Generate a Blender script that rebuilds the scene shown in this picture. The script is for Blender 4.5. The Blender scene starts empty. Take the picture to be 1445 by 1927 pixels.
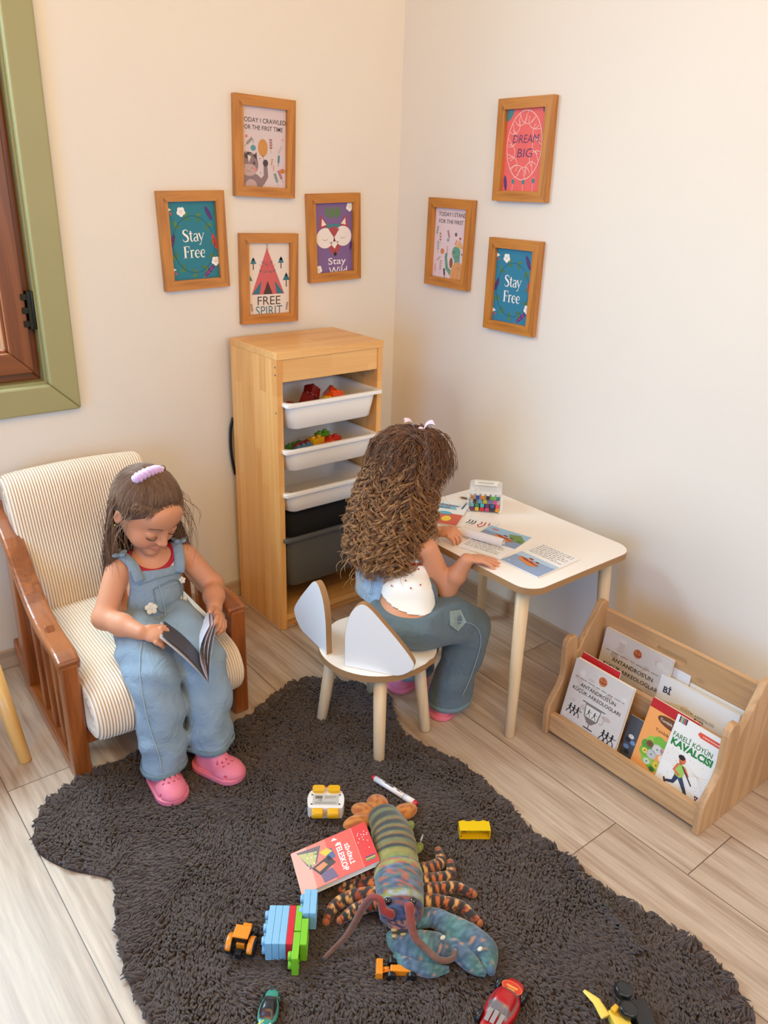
import bpy, bmesh, math, random
import numpy as np
from math import sin, cos, pi, radians as rad
from mathutils import Matrix, Vector, Euler
C = bpy.context.scene.collection
random.seed(7); RNG = np.random.default_rng(7)

# ---------------------------------------------------------------- camera, light, exposure
def srgb(r, g, b):
    f = lambda c: c / 12.92 if c <= .04045 else ((c + .055) / 1.055) ** 2.4
    return (f(r / 255), f(g / 255), f(b / 255), 1)
cam_d = bpy.data.cameras.new('camera'); cam = bpy.data.objects.new('camera', cam_d); C.objects.link(cam)
cam_d.sensor_fit = 'HORIZONTAL'; cam_d.sensor_width = 36; cam_d.lens = 1501.145 / 1445 * 36
yaw, pit, rol = 0.686426747, 0.397025996, 0.0325194277
_f = Vector((sin(yaw) * cos(pit), cos(yaw) * cos(pit), -sin(pit)))
_r0 = Vector((cos(yaw), -sin(yaw), 0)); _u0 = _r0.cross(_f)
_r = cos(rol) * _r0 + sin(rol) * _u0; _u = -sin(rol) * _r0 + cos(rol) * _u0
cam.matrix_world = Matrix(((_r.x, _u.x, -_f.x, -1.87746648), (_r.y, _u.y, -_f.y, -2.26821737), (_r.z, _u.z, -_f.z, 1.38955797), (0, 0, 0, 1)))
cam_d.clip_start = .01
bpy.context.scene.camera = cam
sc = bpy.context.scene
sc.view_settings.view_transform = 'Standard'; sc.view_settings.look = 'None'; sc.view_settings.gamma = 1
sc.view_settings.use_curve_mapping = False; sc.view_settings.exposure = 0.0
w = bpy.data.worlds.new('room light'); sc.world = w; w.use_nodes = True
nt = w.node_tree; bg = nt.nodes['Background']
tc = nt.nodes.new('ShaderNodeTexCoord'); sp = nt.nodes.new('ShaderNodeSeparateXYZ'); rp = nt.nodes.new('ShaderNodeValToRGB')
nt.links.new(tc.outputs['Generated'], sp.inputs[0])
mr = nt.nodes.new('ShaderNodeMapRange'); mr.inputs[1].default_value = -.2; mr.inputs[2].default_value = 1
nt.links.new(sp.outputs['Z'], mr.inputs[0]); nt.links.new(mr.outputs[0], rp.inputs[0])
rp.color_ramp.elements[0].color = (1.04, .81, .50, 1); rp.color_ramp.elements[1].color = (.98, 1.07, 1.10, 1)
rp.color_ramp.elements[0].position = .15; rp.color_ramp.elements[1].position = .8
nt.links.new(rp.outputs[0], bg.inputs[0]); bg.inputs[1].default_value = .37
def area(name, loc, target, sx, sy, power, color, spread=180):
    l = bpy.data.lights.new(name, 'AREA'); l.shape = 'RECTANGLE'; l.size = sx; l.size_y = sy; l.energy = power; l.color = color; l.spread = rad(spread)
    o = bpy.data.objects.new(name, l); C.objects.link(o); o.location = loc
    o.rotation_euler = (Vector(target) - Vector(loc)).to_track_quat('-Z', 'Y').to_euler(); return o
area('window_daylight', (-1.95, .4, 1.6), (-1.6, -1.0, .2), 1.2, 1.3, 112, (.60, .84, 1))                # sky seen through the window on the left
area('cool_side_fill', (-3.7, -1.9, .95), (0, -1.3, .75), 1.4, 1.5, 42, (.10, .45, 1))              # added cool fill light, low on the left of the camera
area('ceiling_bounce', (-2.0, -2.6, 2.7), (-.2, -.3, 1.8), 2.2, 1.6, 54, (1, .56, .08))                  # warm lamp light thrown back by the ceiling
area('room_fill', (-.9, -3.9, 1.7), (-.9, 0, 1.1), 1.6, 1.2, 27, (.60, .80, 1))                      # added soft fill light behind the camera, no lamp stands there

# ---------------------------------------------------------------- materials
def _mat(name):
    m = bpy.data.materials.new(name); m.use_nodes = True; n = m.node_tree
    return m, n, n.nodes['Principled BSDF']
def N(n, t, **k):
    x = n.nodes.new(t)
    for a, b in k.items():
        if isinstance(a, str) and a.startswith('i_'): x.inputs[int(a[2:])].default_value = b
        else: setattr(x, a, b)
    return x
def plain(name, c, rough=.5, metal=0, bump=0, bscale=200, var=0, vscale=8, sss=0, coat=0, alpha=None, trans=0, sheen=0):
    m, n, p = _mat(name)
    p.inputs['Roughness'].default_value = rough; p.inputs['Metallic'].default_value = metal
    p.inputs['Base Color'].default_value = c
    if sss: p.inputs['Subsurface Weight'].default_value = sss; p.inputs['Subsurface Radius'].default_value = (.012, .005, .003); p.inputs['Subsurface Scale'].default_value = 1
    if coat: p.inputs['Coat Weight'].default_value = coat
    if trans: p.inputs['Transmission Weight'].default_value = trans
    if alpha is not None: p.inputs['Alpha'].default_value = alpha
    if sheen: p.inputs['Sheen Weight'].default_value = sheen
    tcn = N(n, 'ShaderNodeTexCoord')
    if var:
        no = N(n, 'ShaderNodeTexNoise'); no.inputs['Scale'].default_value = vscale; no.inputs['Detail'].default_value = 5
        n.links.new(tcn.outputs['Object'], no.inputs[0])
        mx = N(n, 'ShaderNodeMix', data_type='RGBA'); mx.inputs[6].default_value = tuple(x * (1 - var) for x in c[:3]) + (1,); mx.inputs[7].default_value = tuple(min(1, x * (1 + var)) for x in c[:3]) + (1,)
        n.links.new(no.outputs[0], mx.inputs[0]); n.links.new(mx.outputs[2], p.inputs['Base Color'])
    if bump:
        nb = N(n, 'ShaderNodeTexNoise'); nb.inputs['Scale'].default_value = bscale; nb.inputs['Detail'].default_value = 3
        n.links.new(tcn.outputs['Object'], nb.inputs[0])
        b = N(n, 'ShaderNodeBump'); b.inputs['Strength'].default_value = bump; b.inputs['Distance'].default_value = .002
        n.links.new(nb.outputs[0], b.inputs['Height']); n.links.new(b.outputs[0], p.inputs['Normal'])
    return m
def vcol(name, rough=.5, bump=0, bscale=200, sss=0, coat=0, var=0, vscale=40, sheen=0):
    m = plain(name, (.5, .5, .5, 1), rough, bump=bump, bscale=bscale, sss=sss, coat=coat, sheen=sheen)
    n = m.node_tree; p = n.nodes['Principled BSDF']; a = N(n, 'ShaderNodeAttribute', attribute_name='Col')
    if var:
        tcn = N(n, 'ShaderNodeTexCoord'); no = N(n, 'ShaderNodeTexNoise'); no.inputs['Scale'].default_value = vscale; no.inputs['Detail'].default_value = 6
        n.links.new(tcn.outputs['Object'], no.inputs[0])
        r = N(n, 'ShaderNodeMapRange'); r.inputs[1].default_value = .3; r.inputs[2].default_value = .7; r.inputs[3].default_value = 1 - var; r.inputs[4].default_value = 1 + var
        n.links.new(no.outputs[0], r.inputs[0])
        v = N(n, 'ShaderNodeVectorMath', operation='SCALE'); n.links.new(a.outputs['Color'], v.inputs[0]); n.links.new(r.outputs[0], v.inputs['Scale'])
        n.links.new(v.outputs[0], p.inputs['Base Color'])
    else: n.links.new(a.outputs['Color'], p.inputs['Base Color'])
    return m
def wood(name, c1, c2, axis=0, rough=.45, scale=14, stretch=.07, fine=.5, staves=None, bump=.15, coat=0, knots=0):
    """grain runs along the object's axis; staves=(length, width) glues it up from strips"""
    m, n, p = _mat(name); p.inputs['Roughness'].default_value = rough
    if coat: p.inputs['Coat Weight'].default_value = coat; p.inputs['Coat Roughness'].default_value = .25
    tcn = N(n, 'ShaderNodeTexCoord'); mp = N(n, 'ShaderNodeMapping')
    s = [1, 1, 1]; s[axis] = stretch; mp.inputs['Scale'].default_value = s
    n.links.new(tcn.outputs['Object'], mp.inputs[0])
    no = N(n, 'ShaderNodeTexNoise'); no.inputs['Scale'].default_value = scale; no.inputs['Detail'].default_value = 4; no.inputs['Distortion'].default_value = 1.2
    n.links.new(mp.outputs[0], no.inputs[0])
    sn = N(n, 'ShaderNodeMath', operation='MULTIPLY'); sn.inputs[1].default_value = 26; n.links.new(no.outputs[0], sn.inputs[0])
    si = N(n, 'ShaderNodeMath', operation='SINE'); n.links.new(sn.outputs[0], si.inputs[0])
    n2 = N(n, 'ShaderNodeTexNoise'); n2.inputs['Scale'].default_value = scale * 16; n2.inputs['Detail'].default_value = 3
    n.links.new(mp.outputs[0], n2.inputs[0])
    a = N(n, 'ShaderNodeMath', operation='MULTIPLY_ADD'); a.inputs[1].default_value = .22; n.links.new(si.outputs[0], a.inputs[0])
    f = N(n, 'ShaderNodeMath', operation='MULTIPLY_ADD'); f.inputs[1].default_value = fine; f.inputs[2].default_value = .5 - fine / 2
    n.links.new(n2.outputs[0], f.inputs[0]); n.links.new(f.outputs[0], a.inputs[2])
    last = a.outputs[0]
    if staves:
        br = N(n, 'ShaderNodeTexBrick'); br.offset = .37; br.inputs['Scale'].default_value = 1; br.inputs['Mortar Size'].default_value = 0
        br.inputs['Brick Width'].default_value = staves[0]; br.inputs['Row Height'].default_value = staves[1]
        br.inputs['Color1'].default_value = (0, 0, 0, 1); br.inputs['Color2'].default_value = (1, 1, 1, 1)
        m2 = N(n, 'ShaderNodeCombineXYZ'); s2 = N(n, 'ShaderNodeSeparateXYZ'); n.links.new(tcn.outputs['Object'], s2.inputs[0])
        n.links.new(s2.outputs[axis], m2.inputs[0]); n.links.new(s2.outputs[staves[2]], m2.inputs[1]); n.links.new(m2.outputs[0], br.inputs[0])
        q = N(n, 'ShaderNodeMath', operation='MULTIPLY_ADD'); q.inputs[1].default_value = .5; n.links.new(br.outputs[0], q.inputs[0])
        z = N(n, 'ShaderNodeMath', operation='MULTIPLY_ADD'); z.inputs[1].default_value = .7; z.inputs[2].default_value = -.1; n.links.new(last, z.inputs[0]); n.links.new(z.outputs[0], q.inputs[2]); last = q.outputs[0]
    mx = N(n, 'ShaderNodeMix', data_type='RGBA'); mx.inputs[6].default_value = c1; mx.inputs[7].default_value = c2
    n.links.new(last, mx.inputs[0]); out = mx.outputs[2]
    if knots:
        vo = N(n, 'ShaderNodeTexVoronoi'); vo.inputs['Scale'].default_value = 9; mk = N(n, 'ShaderNodeMapping'); k = [1, 1, 1]; k[axis] = .6; mk.inputs['Scale'].default_value = k
        n.links.new(tcn.outputs['Object'], mk.inputs[0]); n.links.new(mk.outputs[0], vo.inputs[0])
        r = N(n, 'ShaderNodeMapRange'); r.inputs[1].default_value = .03; r.inputs[2].default_value = .1; r.inputs[3].default_value = knots; r.inputs[4].default_value = 0
        n.links.new(vo.outputs['Distance'], r.inputs[0])
        m3 = N(n, 'ShaderNodeMix', data_type='RGBA'); m3.inputs[7].default_value = tuple(x * .25 for x in c1[:3]) + (1,)
        n.links.new(r.outputs[0], m3.inputs[0]); n.links.new(out, m3.inputs[6]); out = m3.outputs[2]
    n.links.new(out, p.inputs['Base Color'])
    b = N(n, 'ShaderNodeBump'); b.inputs['Strength'].default_value = bump; b.inputs['Distance'].default_value = .001
    n.links.new(n2.outputs[0], b.inputs['Height']); n.links.new(b.outputs[0], p.inputs['Normal'])
    return m
def floor_mat():
    m, n, p = _mat('laminate planks'); L = n.links
    tcn = N(n, 'ShaderNodeTexCoord'); s = N(n, 'ShaderNodeSeparateXYZ'); L.new(tcn.outputs['Object'], s.inputs[0])
    def M(op, a, b=None, c=None):
        x = N(n, 'ShaderNodeMath', operation=op)
        for i, v in enumerate((a, b, c)):
            if v is None: continue
            if isinstance(v, (int, float)): x.inputs[i].default_value = v
            else: L.new(v, x.inputs[i])
        return x.outputs[0]
    W_, LN = .1835, 1.2
    u = M('DIVIDE', M('ADD', s.outputs[0], .51), W_); row = M('FLOOR', u); fu = M('FRACT', u)
    v = M('DIVIDE', M('ADD', M('ADD', s.outputs[1], 1.69), M('MULTIPLY', row, .19)), LN); vi = M('FLOOR', v); fv = M('FRACT', v)
    eu = M('MULTIPLY', M('MINIMUM', fu, M('SUBTRACT', 1, fu)), W_); ev = M('MULTIPLY', M('MINIMUM', fv, M('SUBTRACT', 1, fv)), LN)
    seam = M('LESS_THAN', M('MINIMUM', eu, ev), .0011)
    cid = N(n, 'ShaderNodeCombineXYZ'); L.new(row, cid.inputs[0]); L.new(vi, cid.inputs[1])
    wn = N(n, 'ShaderNodeTexWhiteNoise'); L.new(cid.outputs[0], wn.inputs[0])
    mp = N(n, 'ShaderNodeMapping'); mp.inputs['Scale'].default_value = (1, .06, 1)
    off = N(n, 'ShaderNodeVectorMath', operation='MULTIPLY_ADD'); L.new(wn.outputs['Color'], off.inputs[0]); off.inputs[1].default_value = (9, 9, 9); L.new(tcn.outputs['Object'], off.inputs[2])
    L.new(off.outputs[0], mp.inputs[0])
    n1 = N(n, 'ShaderNodeTexNoise'); n1.inputs['Scale'].default_value = 9; n1.inputs['Detail'].default_value = 3; n1.inputs['Distortion'].default_value = .35; L.new(mp.outputs[0], n1.inputs[0])
    n2 = N(n, 'ShaderNodeTexNoise'); n2.inputs['Scale'].default_value = 130; n2.inputs['Detail'].default_value = 4; L.new(mp.outputs[0], n2.inputs[0])
    ring = M('SINE', M('MULTIPLY', n1.outputs[0], 34))
    g = M('ADD', M('MULTIPLY', ring, .13), M('ADD', M('MULTIPLY', n2.outputs[0], .9), M('MULTIPLY', wn.outputs[0], .22)))
    mr = N(n, 'ShaderNodeMapRange'); mr.inputs[1].default_value = .2; mr.inputs[2].default_value = 1.0; L.new(g, mr.inputs[0])
    mx = N(n, 'ShaderNodeMix', data_type='RGBA'); mx.inputs[6].default_value = srgb(160, 132, 110); mx.inputs[7].default_value = srgb(214, 192, 170)
    L.new(mr.outputs[0], mx.inputs[0])
    m2 = N(n, 'ShaderNodeMix', data_type='RGBA'); m2.inputs[7].default_value = srgb(96, 74, 60); L.new(seam, m2.inputs[0]); L.new(mx.outputs[2], m2.inputs[6])
    L.new(m2.outputs[2], p.inputs['Base Color'])
    rr = N(n, 'ShaderNodeMapRange'); rr.inputs[3].default_value = .3; rr.inputs[4].default_value = .5; L.new(n2.outputs[0], rr.inputs[0]); L.new(rr.outputs[0], p.inputs['Roughness'])
    b = N(n, 'ShaderNodeBump'); b.inputs['Strength'].default_value = .25; b.inputs['Distance'].default_value = .001
    L.new(M('SUBTRACT', n2.outputs[0], M('MULTIPLY', seam, 2)), b.inputs['Height']); L.new(b.outputs[0], p.inputs['Normal'])
    p.inputs['Specular IOR Level'].default_value = .6
    return m
def wall_mat():
    m = plain('cream wall paint', srgb(232, 223, 213), .62, bump=.25, bscale=60, var=.025, vscale=3)
    return m

# ---------------------------------------------------------------- mesh helpers
class B:
    def __init__(s): s.v = []; s.f = []; s.c = []; s.m = []; s.n = 0; s.sm = []
    def add(s, v, f, col=(1, 1, 1, 1), M=None, mi=0, smooth=False):
        v = np.asarray(v, float).reshape(-1, 3)
        if M is not None:
            A = np.array(M); v = v @ A[:3, :3].T + A[:3, 3]
        s.v.append(v); k = s.n; s.f += [tuple(i + k for i in q) for q in f]; s.n += len(v)
        if isinstance(col, np.ndarray) and col.ndim == 2: s.c += [tuple(x) for x in col]
        else: s.c += [tuple(col)] * len(v)
        s.m += [mi] * len(f); s.sm += [smooth] * len(f)
    def box(s, lo, hi, col=(1, 1, 1, 1), M=None, mi=0):
        x0, y0, z0 = lo; x1, y1, z1 = hi
        s.add([(x0, y0, z0), (x1, y0, z0), (x1, y1, z0), (x0, y1, z0), (x0, y0, z1), (x1, y0, z1), (x1, y1, z1), (x0, y1, z1)],
              [(0, 3, 2, 1), (4, 5, 6, 7), (0, 1, 5, 4), (1, 2, 6, 5), (2, 3, 7, 6), (3, 0, 4, 7)], col, M, mi)
    def prism(s, poly, z0, z1, col=(1, 1, 1, 1), M=None, mi=0, side=None, smi=None):
        n = len(poly); a = sum(poly[i][0] * poly[(i + 1) % n][1] - poly[(i + 1) % n][0] * poly[i][1] for i in range(n))
        if a < 0: poly = poly[::-1]
        v = [(x, y, z0) for x, y in poly] + [(x, y, z1) for x, y in poly]
        s.add(v, [tuple(range(n))[::-1], tuple(range(n, 2 * n))], col, M, mi)
        s.add(v, [(i, (i + 1) % n, n + (i + 1) % n, n + i) for i in range(n)], side or col, M, mi if smi is None else smi)
    def tube(s, pts, r, seg=8, col=(1, 1, 1, 1), M=None, mi=0, cap=True, flat=1.0, up=None):
        P = np.asarray(pts, float); n = len(P); r = np.broadcast_to(np.asarray(r, float), (n,))
        T = np.gradient(P, axis=0); T /= np.linalg.norm(T, axis=1, keepdims=True) + 1e-12
        u = np.array(up if up is not None else ((0, 0, 1) if abs(T[0][2]) < .9 else (1, 0, 0)), float)
        V = []
        for i in range(n):
            u = u - T[i] * (u @ T[i]); u /= np.linalg.norm(u) + 1e-12; w_ = np.cross(T[i], u)
            for k in range(seg):
                a = 2 * pi * k / seg; V.append(P[i] + r[i] * (cos(a) * w_ + sin(a) * u * flat))
        F = [(i * seg + k, i * seg + (k + 1) % seg, (i + 1) * seg + (k + 1) % seg, (i + 1) * seg + k) for i in range(n - 1) for k in range(seg)]
        if cap: F += [tuple(range(seg))[::-1], tuple((n - 1) * seg + k for k in range(seg))]
        if isinstance(col, np.ndarray) and col.ndim == 2: col = np.repeat(col, seg, 0)
        s.add(V, F, col, M, mi, True)
    def lathe(s, prof, seg=24, col=(1, 1, 1, 1), M=None, mi=0):
        V = [(r * cos(2 * pi * k / seg), r * sin(2 * pi * k / seg), z) for r, z in prof for k in range(seg)]
        F = [(i * seg + k, i * seg + (k + 1) % seg, (i + 1) * seg + (k + 1) % seg, (i + 1) * seg + k) for i in range(len(prof) - 1) for k in range(seg)]
        if prof[0][0] > 1e-6: F.append(tuple(range(seg))[::-1])
        if prof[-1][0] > 1e-6: F.append(tuple((len(prof) - 1) * seg + k for k in range(seg)))
        s.add(V, F, col, M, mi, True)
    def ball(s, c, r, col=(1, 1, 1, 1), M=None, seg=14, mi=0):
        rx, ry, rz = (r, r, r) if isinstance(r, (int, float)) else r
        L = seg // 2 + 1
        V = [(c[0] + rx * sin(pi * i / L) * cos(2 * pi * k / seg), c[1] + ry * sin(pi * i / L) * sin(2 * pi * k / seg), c[2] - rz * cos(pi * i / L)) for i in range(L + 1) for k in range(seg)]
        F = [(i * seg + k, i * seg + (k + 1) % seg, (i + 1) * seg + (k + 1) % seg, (i + 1) * seg + k) for i in range(L) for k in range(seg)]
        s.add(V, F, col, M, mi, True)
    def grid(s, P, col=(1, 1, 1, 1), M=None, mi=0, wrapu=False):
        P = np.asarray(P, float); a, b = P.shape[:2]
        F = [(i * b + j, i * b + j + 1, (i + 1) % a * b + j + 1, (i + 1) % a * b + j) for i in range(a if wrapu else a - 1) for j in range(b - 1)]
        s.add(P.reshape(-1, 3), F, col, M, mi, True)
def mesh_np(name, V, F, col=None, smooth=True):
    """fast mesh from arrays (F: n x k)"""
    me = bpy.data.meshes.new(name); V = np.asarray(V, np.float32); F = np.asarray(F, np.int32); k = F.shape[1]
    me.vertices.add(len(V)); me.vertices.foreach_set('co', V.ravel())
    me.loops.add(F.size); me.loops.foreach_set('vertex_index', F.ravel())
    me.polygons.add(len(F)); me.polygons.foreach_set('loop_start', np.arange(0, F.size, k, dtype=np.int32))
    me.polygons.foreach_set('use_smooth', np.full(len(F), smooth))
    me.update(calc_edges=True)
    if col is not None:
        a = me.color_attributes.new('Col', 'FLOAT_COLOR', 'POINT'); c = np.ones((len(V), 4), np.float32); c[:, :col.shape[1]] = col; a.data.foreach_set('color', c.ravel())
    return me
def tag(o, label=None, cat=None, group=None, kind=None):
    if label: o['label'] = label
    if cat: o['category'] = cat
    if group: o['group'] = group
    if kind: o['kind'] = kind
    return o
def worldm(o):
    M = o.matrix_basis.copy()
    while o.parent: o = o.parent; M = o.matrix_basis @ M
    return M
def put(name, me, mat, parent=None, M=None, world=False, bevel=0, seg=2, sub=0, auto=None):
    o = bpy.data.objects.new(name, me); C.objects.link(o)
    for m in (mat if isinstance(mat, (list, tuple)) else [mat]): me.materials.append(m)
    if parent: o.parent = parent
    if M is not None: o.matrix_basis = M
    if world and parent: o.matrix_basis = worldm(parent).inverted()
    if bevel:
        b = o.modifiers.new('bevel', 'BEVEL'); b.width = bevel; b.segments = seg; b.limit_method = 'ANGLE'; b.angle_limit = rad(35); b.harden_normals = False
    if sub:
        b = o.modifiers.new('sub', 'SUBSURF'); b.levels = sub; b.render_levels = sub
    return o
def build(name, b, mat, parent=None, M=None, world=False, **k):
    me = bpy.data.meshes.new(name); V = np.concatenate(b.v)
    if world and parent:      # bake: vertices are in world coordinates, stored relative to the parent
        A = np.array(worldm(parent).inverted()); V = V @ A[:3, :3].T + A[:3, 3]; world = False
    me.from_pydata([tuple(x) for x in V], [], b.f); me.validate()
    if len(me.polygons) == len(b.m):
        me.polygons.foreach_set('material_index', b.m); me.polygons.foreach_set('use_smooth', b.sm)
    a = me.color_attributes.new('Col', 'FLOAT_COLOR', 'POINT'); a.data.foreach_set('color', np.asarray(b.c, np.float32).ravel())
    return put(name, me, mat, parent, M, world, **k)
def thing(name, label, cat, M=None, group=None, loc=None, rz=0):
    o = bpy.data.objects.new(name, None); C.objects.link(o); o.empty_display_size = .05
    if M is None: M = Matrix.Translation(loc or (0, 0, 0)) @ Matrix.Rotation(rz, 4, 'Z')
    o.matrix_basis = M; return tag(o, label, cat, group)
def dup(root, M, label=None, group=None, parent=None):
    r = root.copy(); C.objects.link(r); r.matrix_basis = M
    if label: r['label'] = label
    if group: r['group'] = group
    for ch in list(root.children):
        c = ch.copy(); C.objects.link(c); c.parent = r
        for g in list(ch.children): d = g.copy(); C.objects.link(d); d.parent = c
    return r
def frameM(o, x, y, z=None):
    x = Vector(x).normalized(); y = Vector(y); y = (y - x * y.dot(x)).normalized(); z = x.cross(y)
    return Matrix(((x.x, y.x, z.x, o[0]), (x.y, y.y, z.y, o[1]), (x.z, y.z, z.z, o[2]), (0, 0, 0, 1)))
def T(x, y, z): return Matrix.Translation((x, y, z))
def RX(a): return Matrix.Rotation(rad(a), 4, 'X')
def RY(a): return Matrix.Rotation(rad(a), 4, 'Y')
def RZ(a): return Matrix.Rotation(rad(a), 4, 'Z')
_tc = {}
def text_mesh(s, bold=0, shear=0):
    k = (s, bold, shear)
    if k in _tc: return _tc[k]
    cu = bpy.data.curves.new('t', 'FONT'); cu.body = s; cu.align_x = 'CENTER'; cu.align_y = 'CENTER'; cu.resolution_u = 3; cu.offset = bold; cu.shear = shear
    o = bpy.data.objects.new('t', cu); C.objects.link(o); dg = bpy.context.evaluated_depsgraph_get(); dg.update()
    me = o.evaluated_get(dg).to_mesh(); V = np.array([v.co[:] for v in me.vertices]).reshape(-1, 3); F = [tuple(p.vertices) for p in me.polygons]
    o.evaluated_get(dg).to_mesh_clear(); bpy.data.objects.remove(o); bpy.data.curves.remove(cu)
    w_ = V[:, 0].max() - V[:, 0].min(); h_ = V[:, 1].max() - V[:, 1].min()
    V[:, 0] -= (V[:, 0].max() + V[:, 0].min()) / 2; V[:, 1] -= (V[:, 1].max() + V[:, 1].min()) / 2
    _tc[k] = (V, F, w_, h_); return _tc[k]
GLY = {
 'S': (.46, [([(.42, .62), (.36, .72), (.22, .75), (.09, .68), (.07, .56), (.2, .44), (.34, .34), (.41, .2), (.36, .06), (.2, 0), (.08, .04), (.04, .16)], [.03, .04, .05, .1, .12, .14, .14, .12, .1, .05, .04, .03])]),
 't': (.3, [([(.14, .66), (.14, .1), (.2, .02), (.3, .06)], [.1, .1, .08, .03]), ([(.0, .5), (.28, .5)], [.045, .045])]),
 'a': (.4, [([(.06, .4), (.14, .49), (.26, .48), (.31, .38), (.31, .08), (.38, .02)], [.05, .05, .06, .1, .1, .04]), ([(.31, .3), (.12, .24), (.06, .13), (.12, .02), (.24, .03), (.31, .12)], [.03, .06, .1, .07, .04, .03])]),
 'y': (.42, [([(.04, .5), (.2, .06)], [.1, .07]), ([(.37, .5), (.2, .06), (.12, -.18), (.02, -.2)], [.03, .04, .04, .07]), ([(-.03, .5), (.12, .5)], [.03, .03]), ([(.3, .5), (.43, .5)], [.03, .03])]),
 'F': (.46, [([(.12, 0), (.12, .75)], [.13, .13]), ([(.02, .735), (.44, .735)], [.04, .04]), ([(.12, .4), (.34, .4)], [.04, .04]), ([(.0, .01), (.24, .01)], [.03, .03]), ([(.43, .75), (.43, .6)], [.03, .05]), ([(.34, .48), (.34, .32)], [.03, .03])]),
 'r': (.33, [([(.1, 0), (.1, .5)], [.1, .1]), ([(.1, .38), (.2, .49), (.3, .46)], [.04, .06, .09]), ([(0, .01), (.21, .01)], [.03, .03]), ([(.01, .49), (.1, .49)], [.03, .03])]),
 'e': (.4, [([(.08, .27), (.34, .27), (.33, .4), (.22, .5), (.1, .42), (.05, .25), (.1, .08), (.22, .0), (.34, .08)], [.03, .03, .06, .05, .08, .12, .1, .06, .03])])}
class Art:
    """flat printed artwork; positions are fractions of the sheet (0,0 = top left), sizes in metres"""
    def __init__(s, w, h, bg, z=0.0, b=None, M=None): s.w = w; s.h = h; s.b = b or B(); s.M = M; s.z = z; s.rect(-.06, -.06, 1.06, 1.06, bg, 0) if bg else None
    def P(s, x, y): return ((x - .5) * s.w, (.5 - y) * s.h)
    def poly(s, pts, col, l=1):
        q = [s.P(*p) for p in pts]; n = len(q)
        if sum(q[i][0] * q[(i + 1) % n][1] - q[(i + 1) % n][0] * q[i][1] for i in range(n)) < 0: q = q[::-1]
        s.b.add([(x, y, s.z + l * .00016) for x, y in q], [tuple(range(n))], srgb(*col), s.M)
    def rect(s, x0, y0, x1, y1, col, l=1): s.poly([(x0, y0), (x1, y0), (x1, y1), (x0, y1)], col, l)
    def ell(s, x, y, rx, ry, col, l=1, rot=0, n=20, a0=0, a1=360):
        cx, cy = s.P(x, y); c_, s_ = cos(rad(rot)), sin(rad(rot)); q = []
        for k in range(n if a1 - a0 >= 360 else n + 1):
            a = rad(a0 + (a1 - a0) * k / n); u, v = rx * cos(a), ry * sin(a); q.append((cx + u * c_ - v * s_, cy + u * s_ + v * c_, s.z + l * .00016))
        s.b.add(q, [tuple(range(len(q)))], srgb(*col), s.M)
    def line(s, pts, w_, col, l=1, raw=False):
        q = np.array([p if raw else s.P(*p) for p in pts], float); n = len(q); W_ = np.broadcast_to(np.asarray(w_, float), (n,)) / 2
        t = np.gradient(q, axis=0) if n > 2 else np.repeat((q[1] - q[0])[None], 2, 0); t /= np.linalg.norm(t, axis=1, keepdims=True) + 1e-12
        nn = np.stack([-t[:, 1], t[:, 0]], 1); a = q + nn * W_[:, None]; b_ = q - nn * W_[:, None]
        V = [(x, y, s.z + l * .00016) for x, y in a] + [(x, y, s.z + l * .00016) for x, y in b_]
        s.b.add(V, [(n + i, n + i + 1, i + 1, i) for i in range(n - 1)], srgb(*col), s.M)
    def ring(s, x, y, rx, ry, w_, col, l=1, a0=0, a1=360, n=40):
        cx, cy = s.P(x, y); s.line([(cx + rx * cos(rad(a0 + (a1 - a0) * k / n)), cy + ry * sin(rad(a0 + (a1 - a0) * k / n))) for k in range(n + 1)], w_, col, l, raw=True)
    def text(s, t, x, y, width, col, l=2, bold=0, rot=0, height=None, shear=0):
        V, F, w_, h_ = text_mesh(t, bold, shear); k = width / w_; kh = height / h_ if height else k; cx, cy = s.P(x, y); c_, s_ = cos(rad(rot)), sin(rad(rot))
        X = V[:, 0] * k; Y = V[:, 1] * kh
        s.b.add(np.stack([cx + X * c_ - Y * s_, cy + X * s_ + Y * c_, np.full(len(X), s.z + l * .00016)], 1), F, srgb(*col), s.M)
    def glyphs(s, t, x, y, size, col, l=2):
        tot = sum(GLY[c][0] for c in t); cx, cy = s.P(x, y); px = cx - tot * size / 2
        for c in t:
            for pts, ws in GLY[c][1]: s.line([(px + a * size, cy + b_ * size) for a, b_ in pts], [q * size for q in ws], col, l, raw=True)
            px += GLY[c][0] * size
    def scribble(s, x0, y0, x1, rows, dy, w_, col, l=2, seed=1):
        """print too small to read: broken dashes in lines"""
        rr = random.Random(seed)
        for k in range(rows):
            x = x0; end = x1 - (rr.random() * .3 * (x1 - x0) if k % 3 == 2 else 0)
            while x < end:
                L = (x1 - x0) * rr.uniform(.05, .16); s.line([(x, y0 + dy * k), (min(x + L, end), y0 + dy * k)], w_, col, l); x += L + (x1 - x0) * .03
    def flower(s, x, y, r, l=3, col=(245, 240, 238), cc=(90, 60, 70), pet=5):
        for k in range(pet):
            a = 2 * pi * k / pet + .3; s.ell(x + r * .6 * cos(a) / s.w, y + r * .6 * sin(a) / s.h, r * .5, r * .5, col, l + k * .05)
        s.ell(x, y, r * .5, r * .5, col, l + .3)
        for k in range(6): a = k * 1.05; s.ell(x + r * .25 * cos(a) / s.w, y + r * .25 * sin(a) / s.h, r * .07, r * .07, cc, l + 1)
    def leaf(s, x, y, L, W_, rot, col, l=1): s.ell(x, y, L / 2, W_ / 2, col, l, rot, 12)
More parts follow.
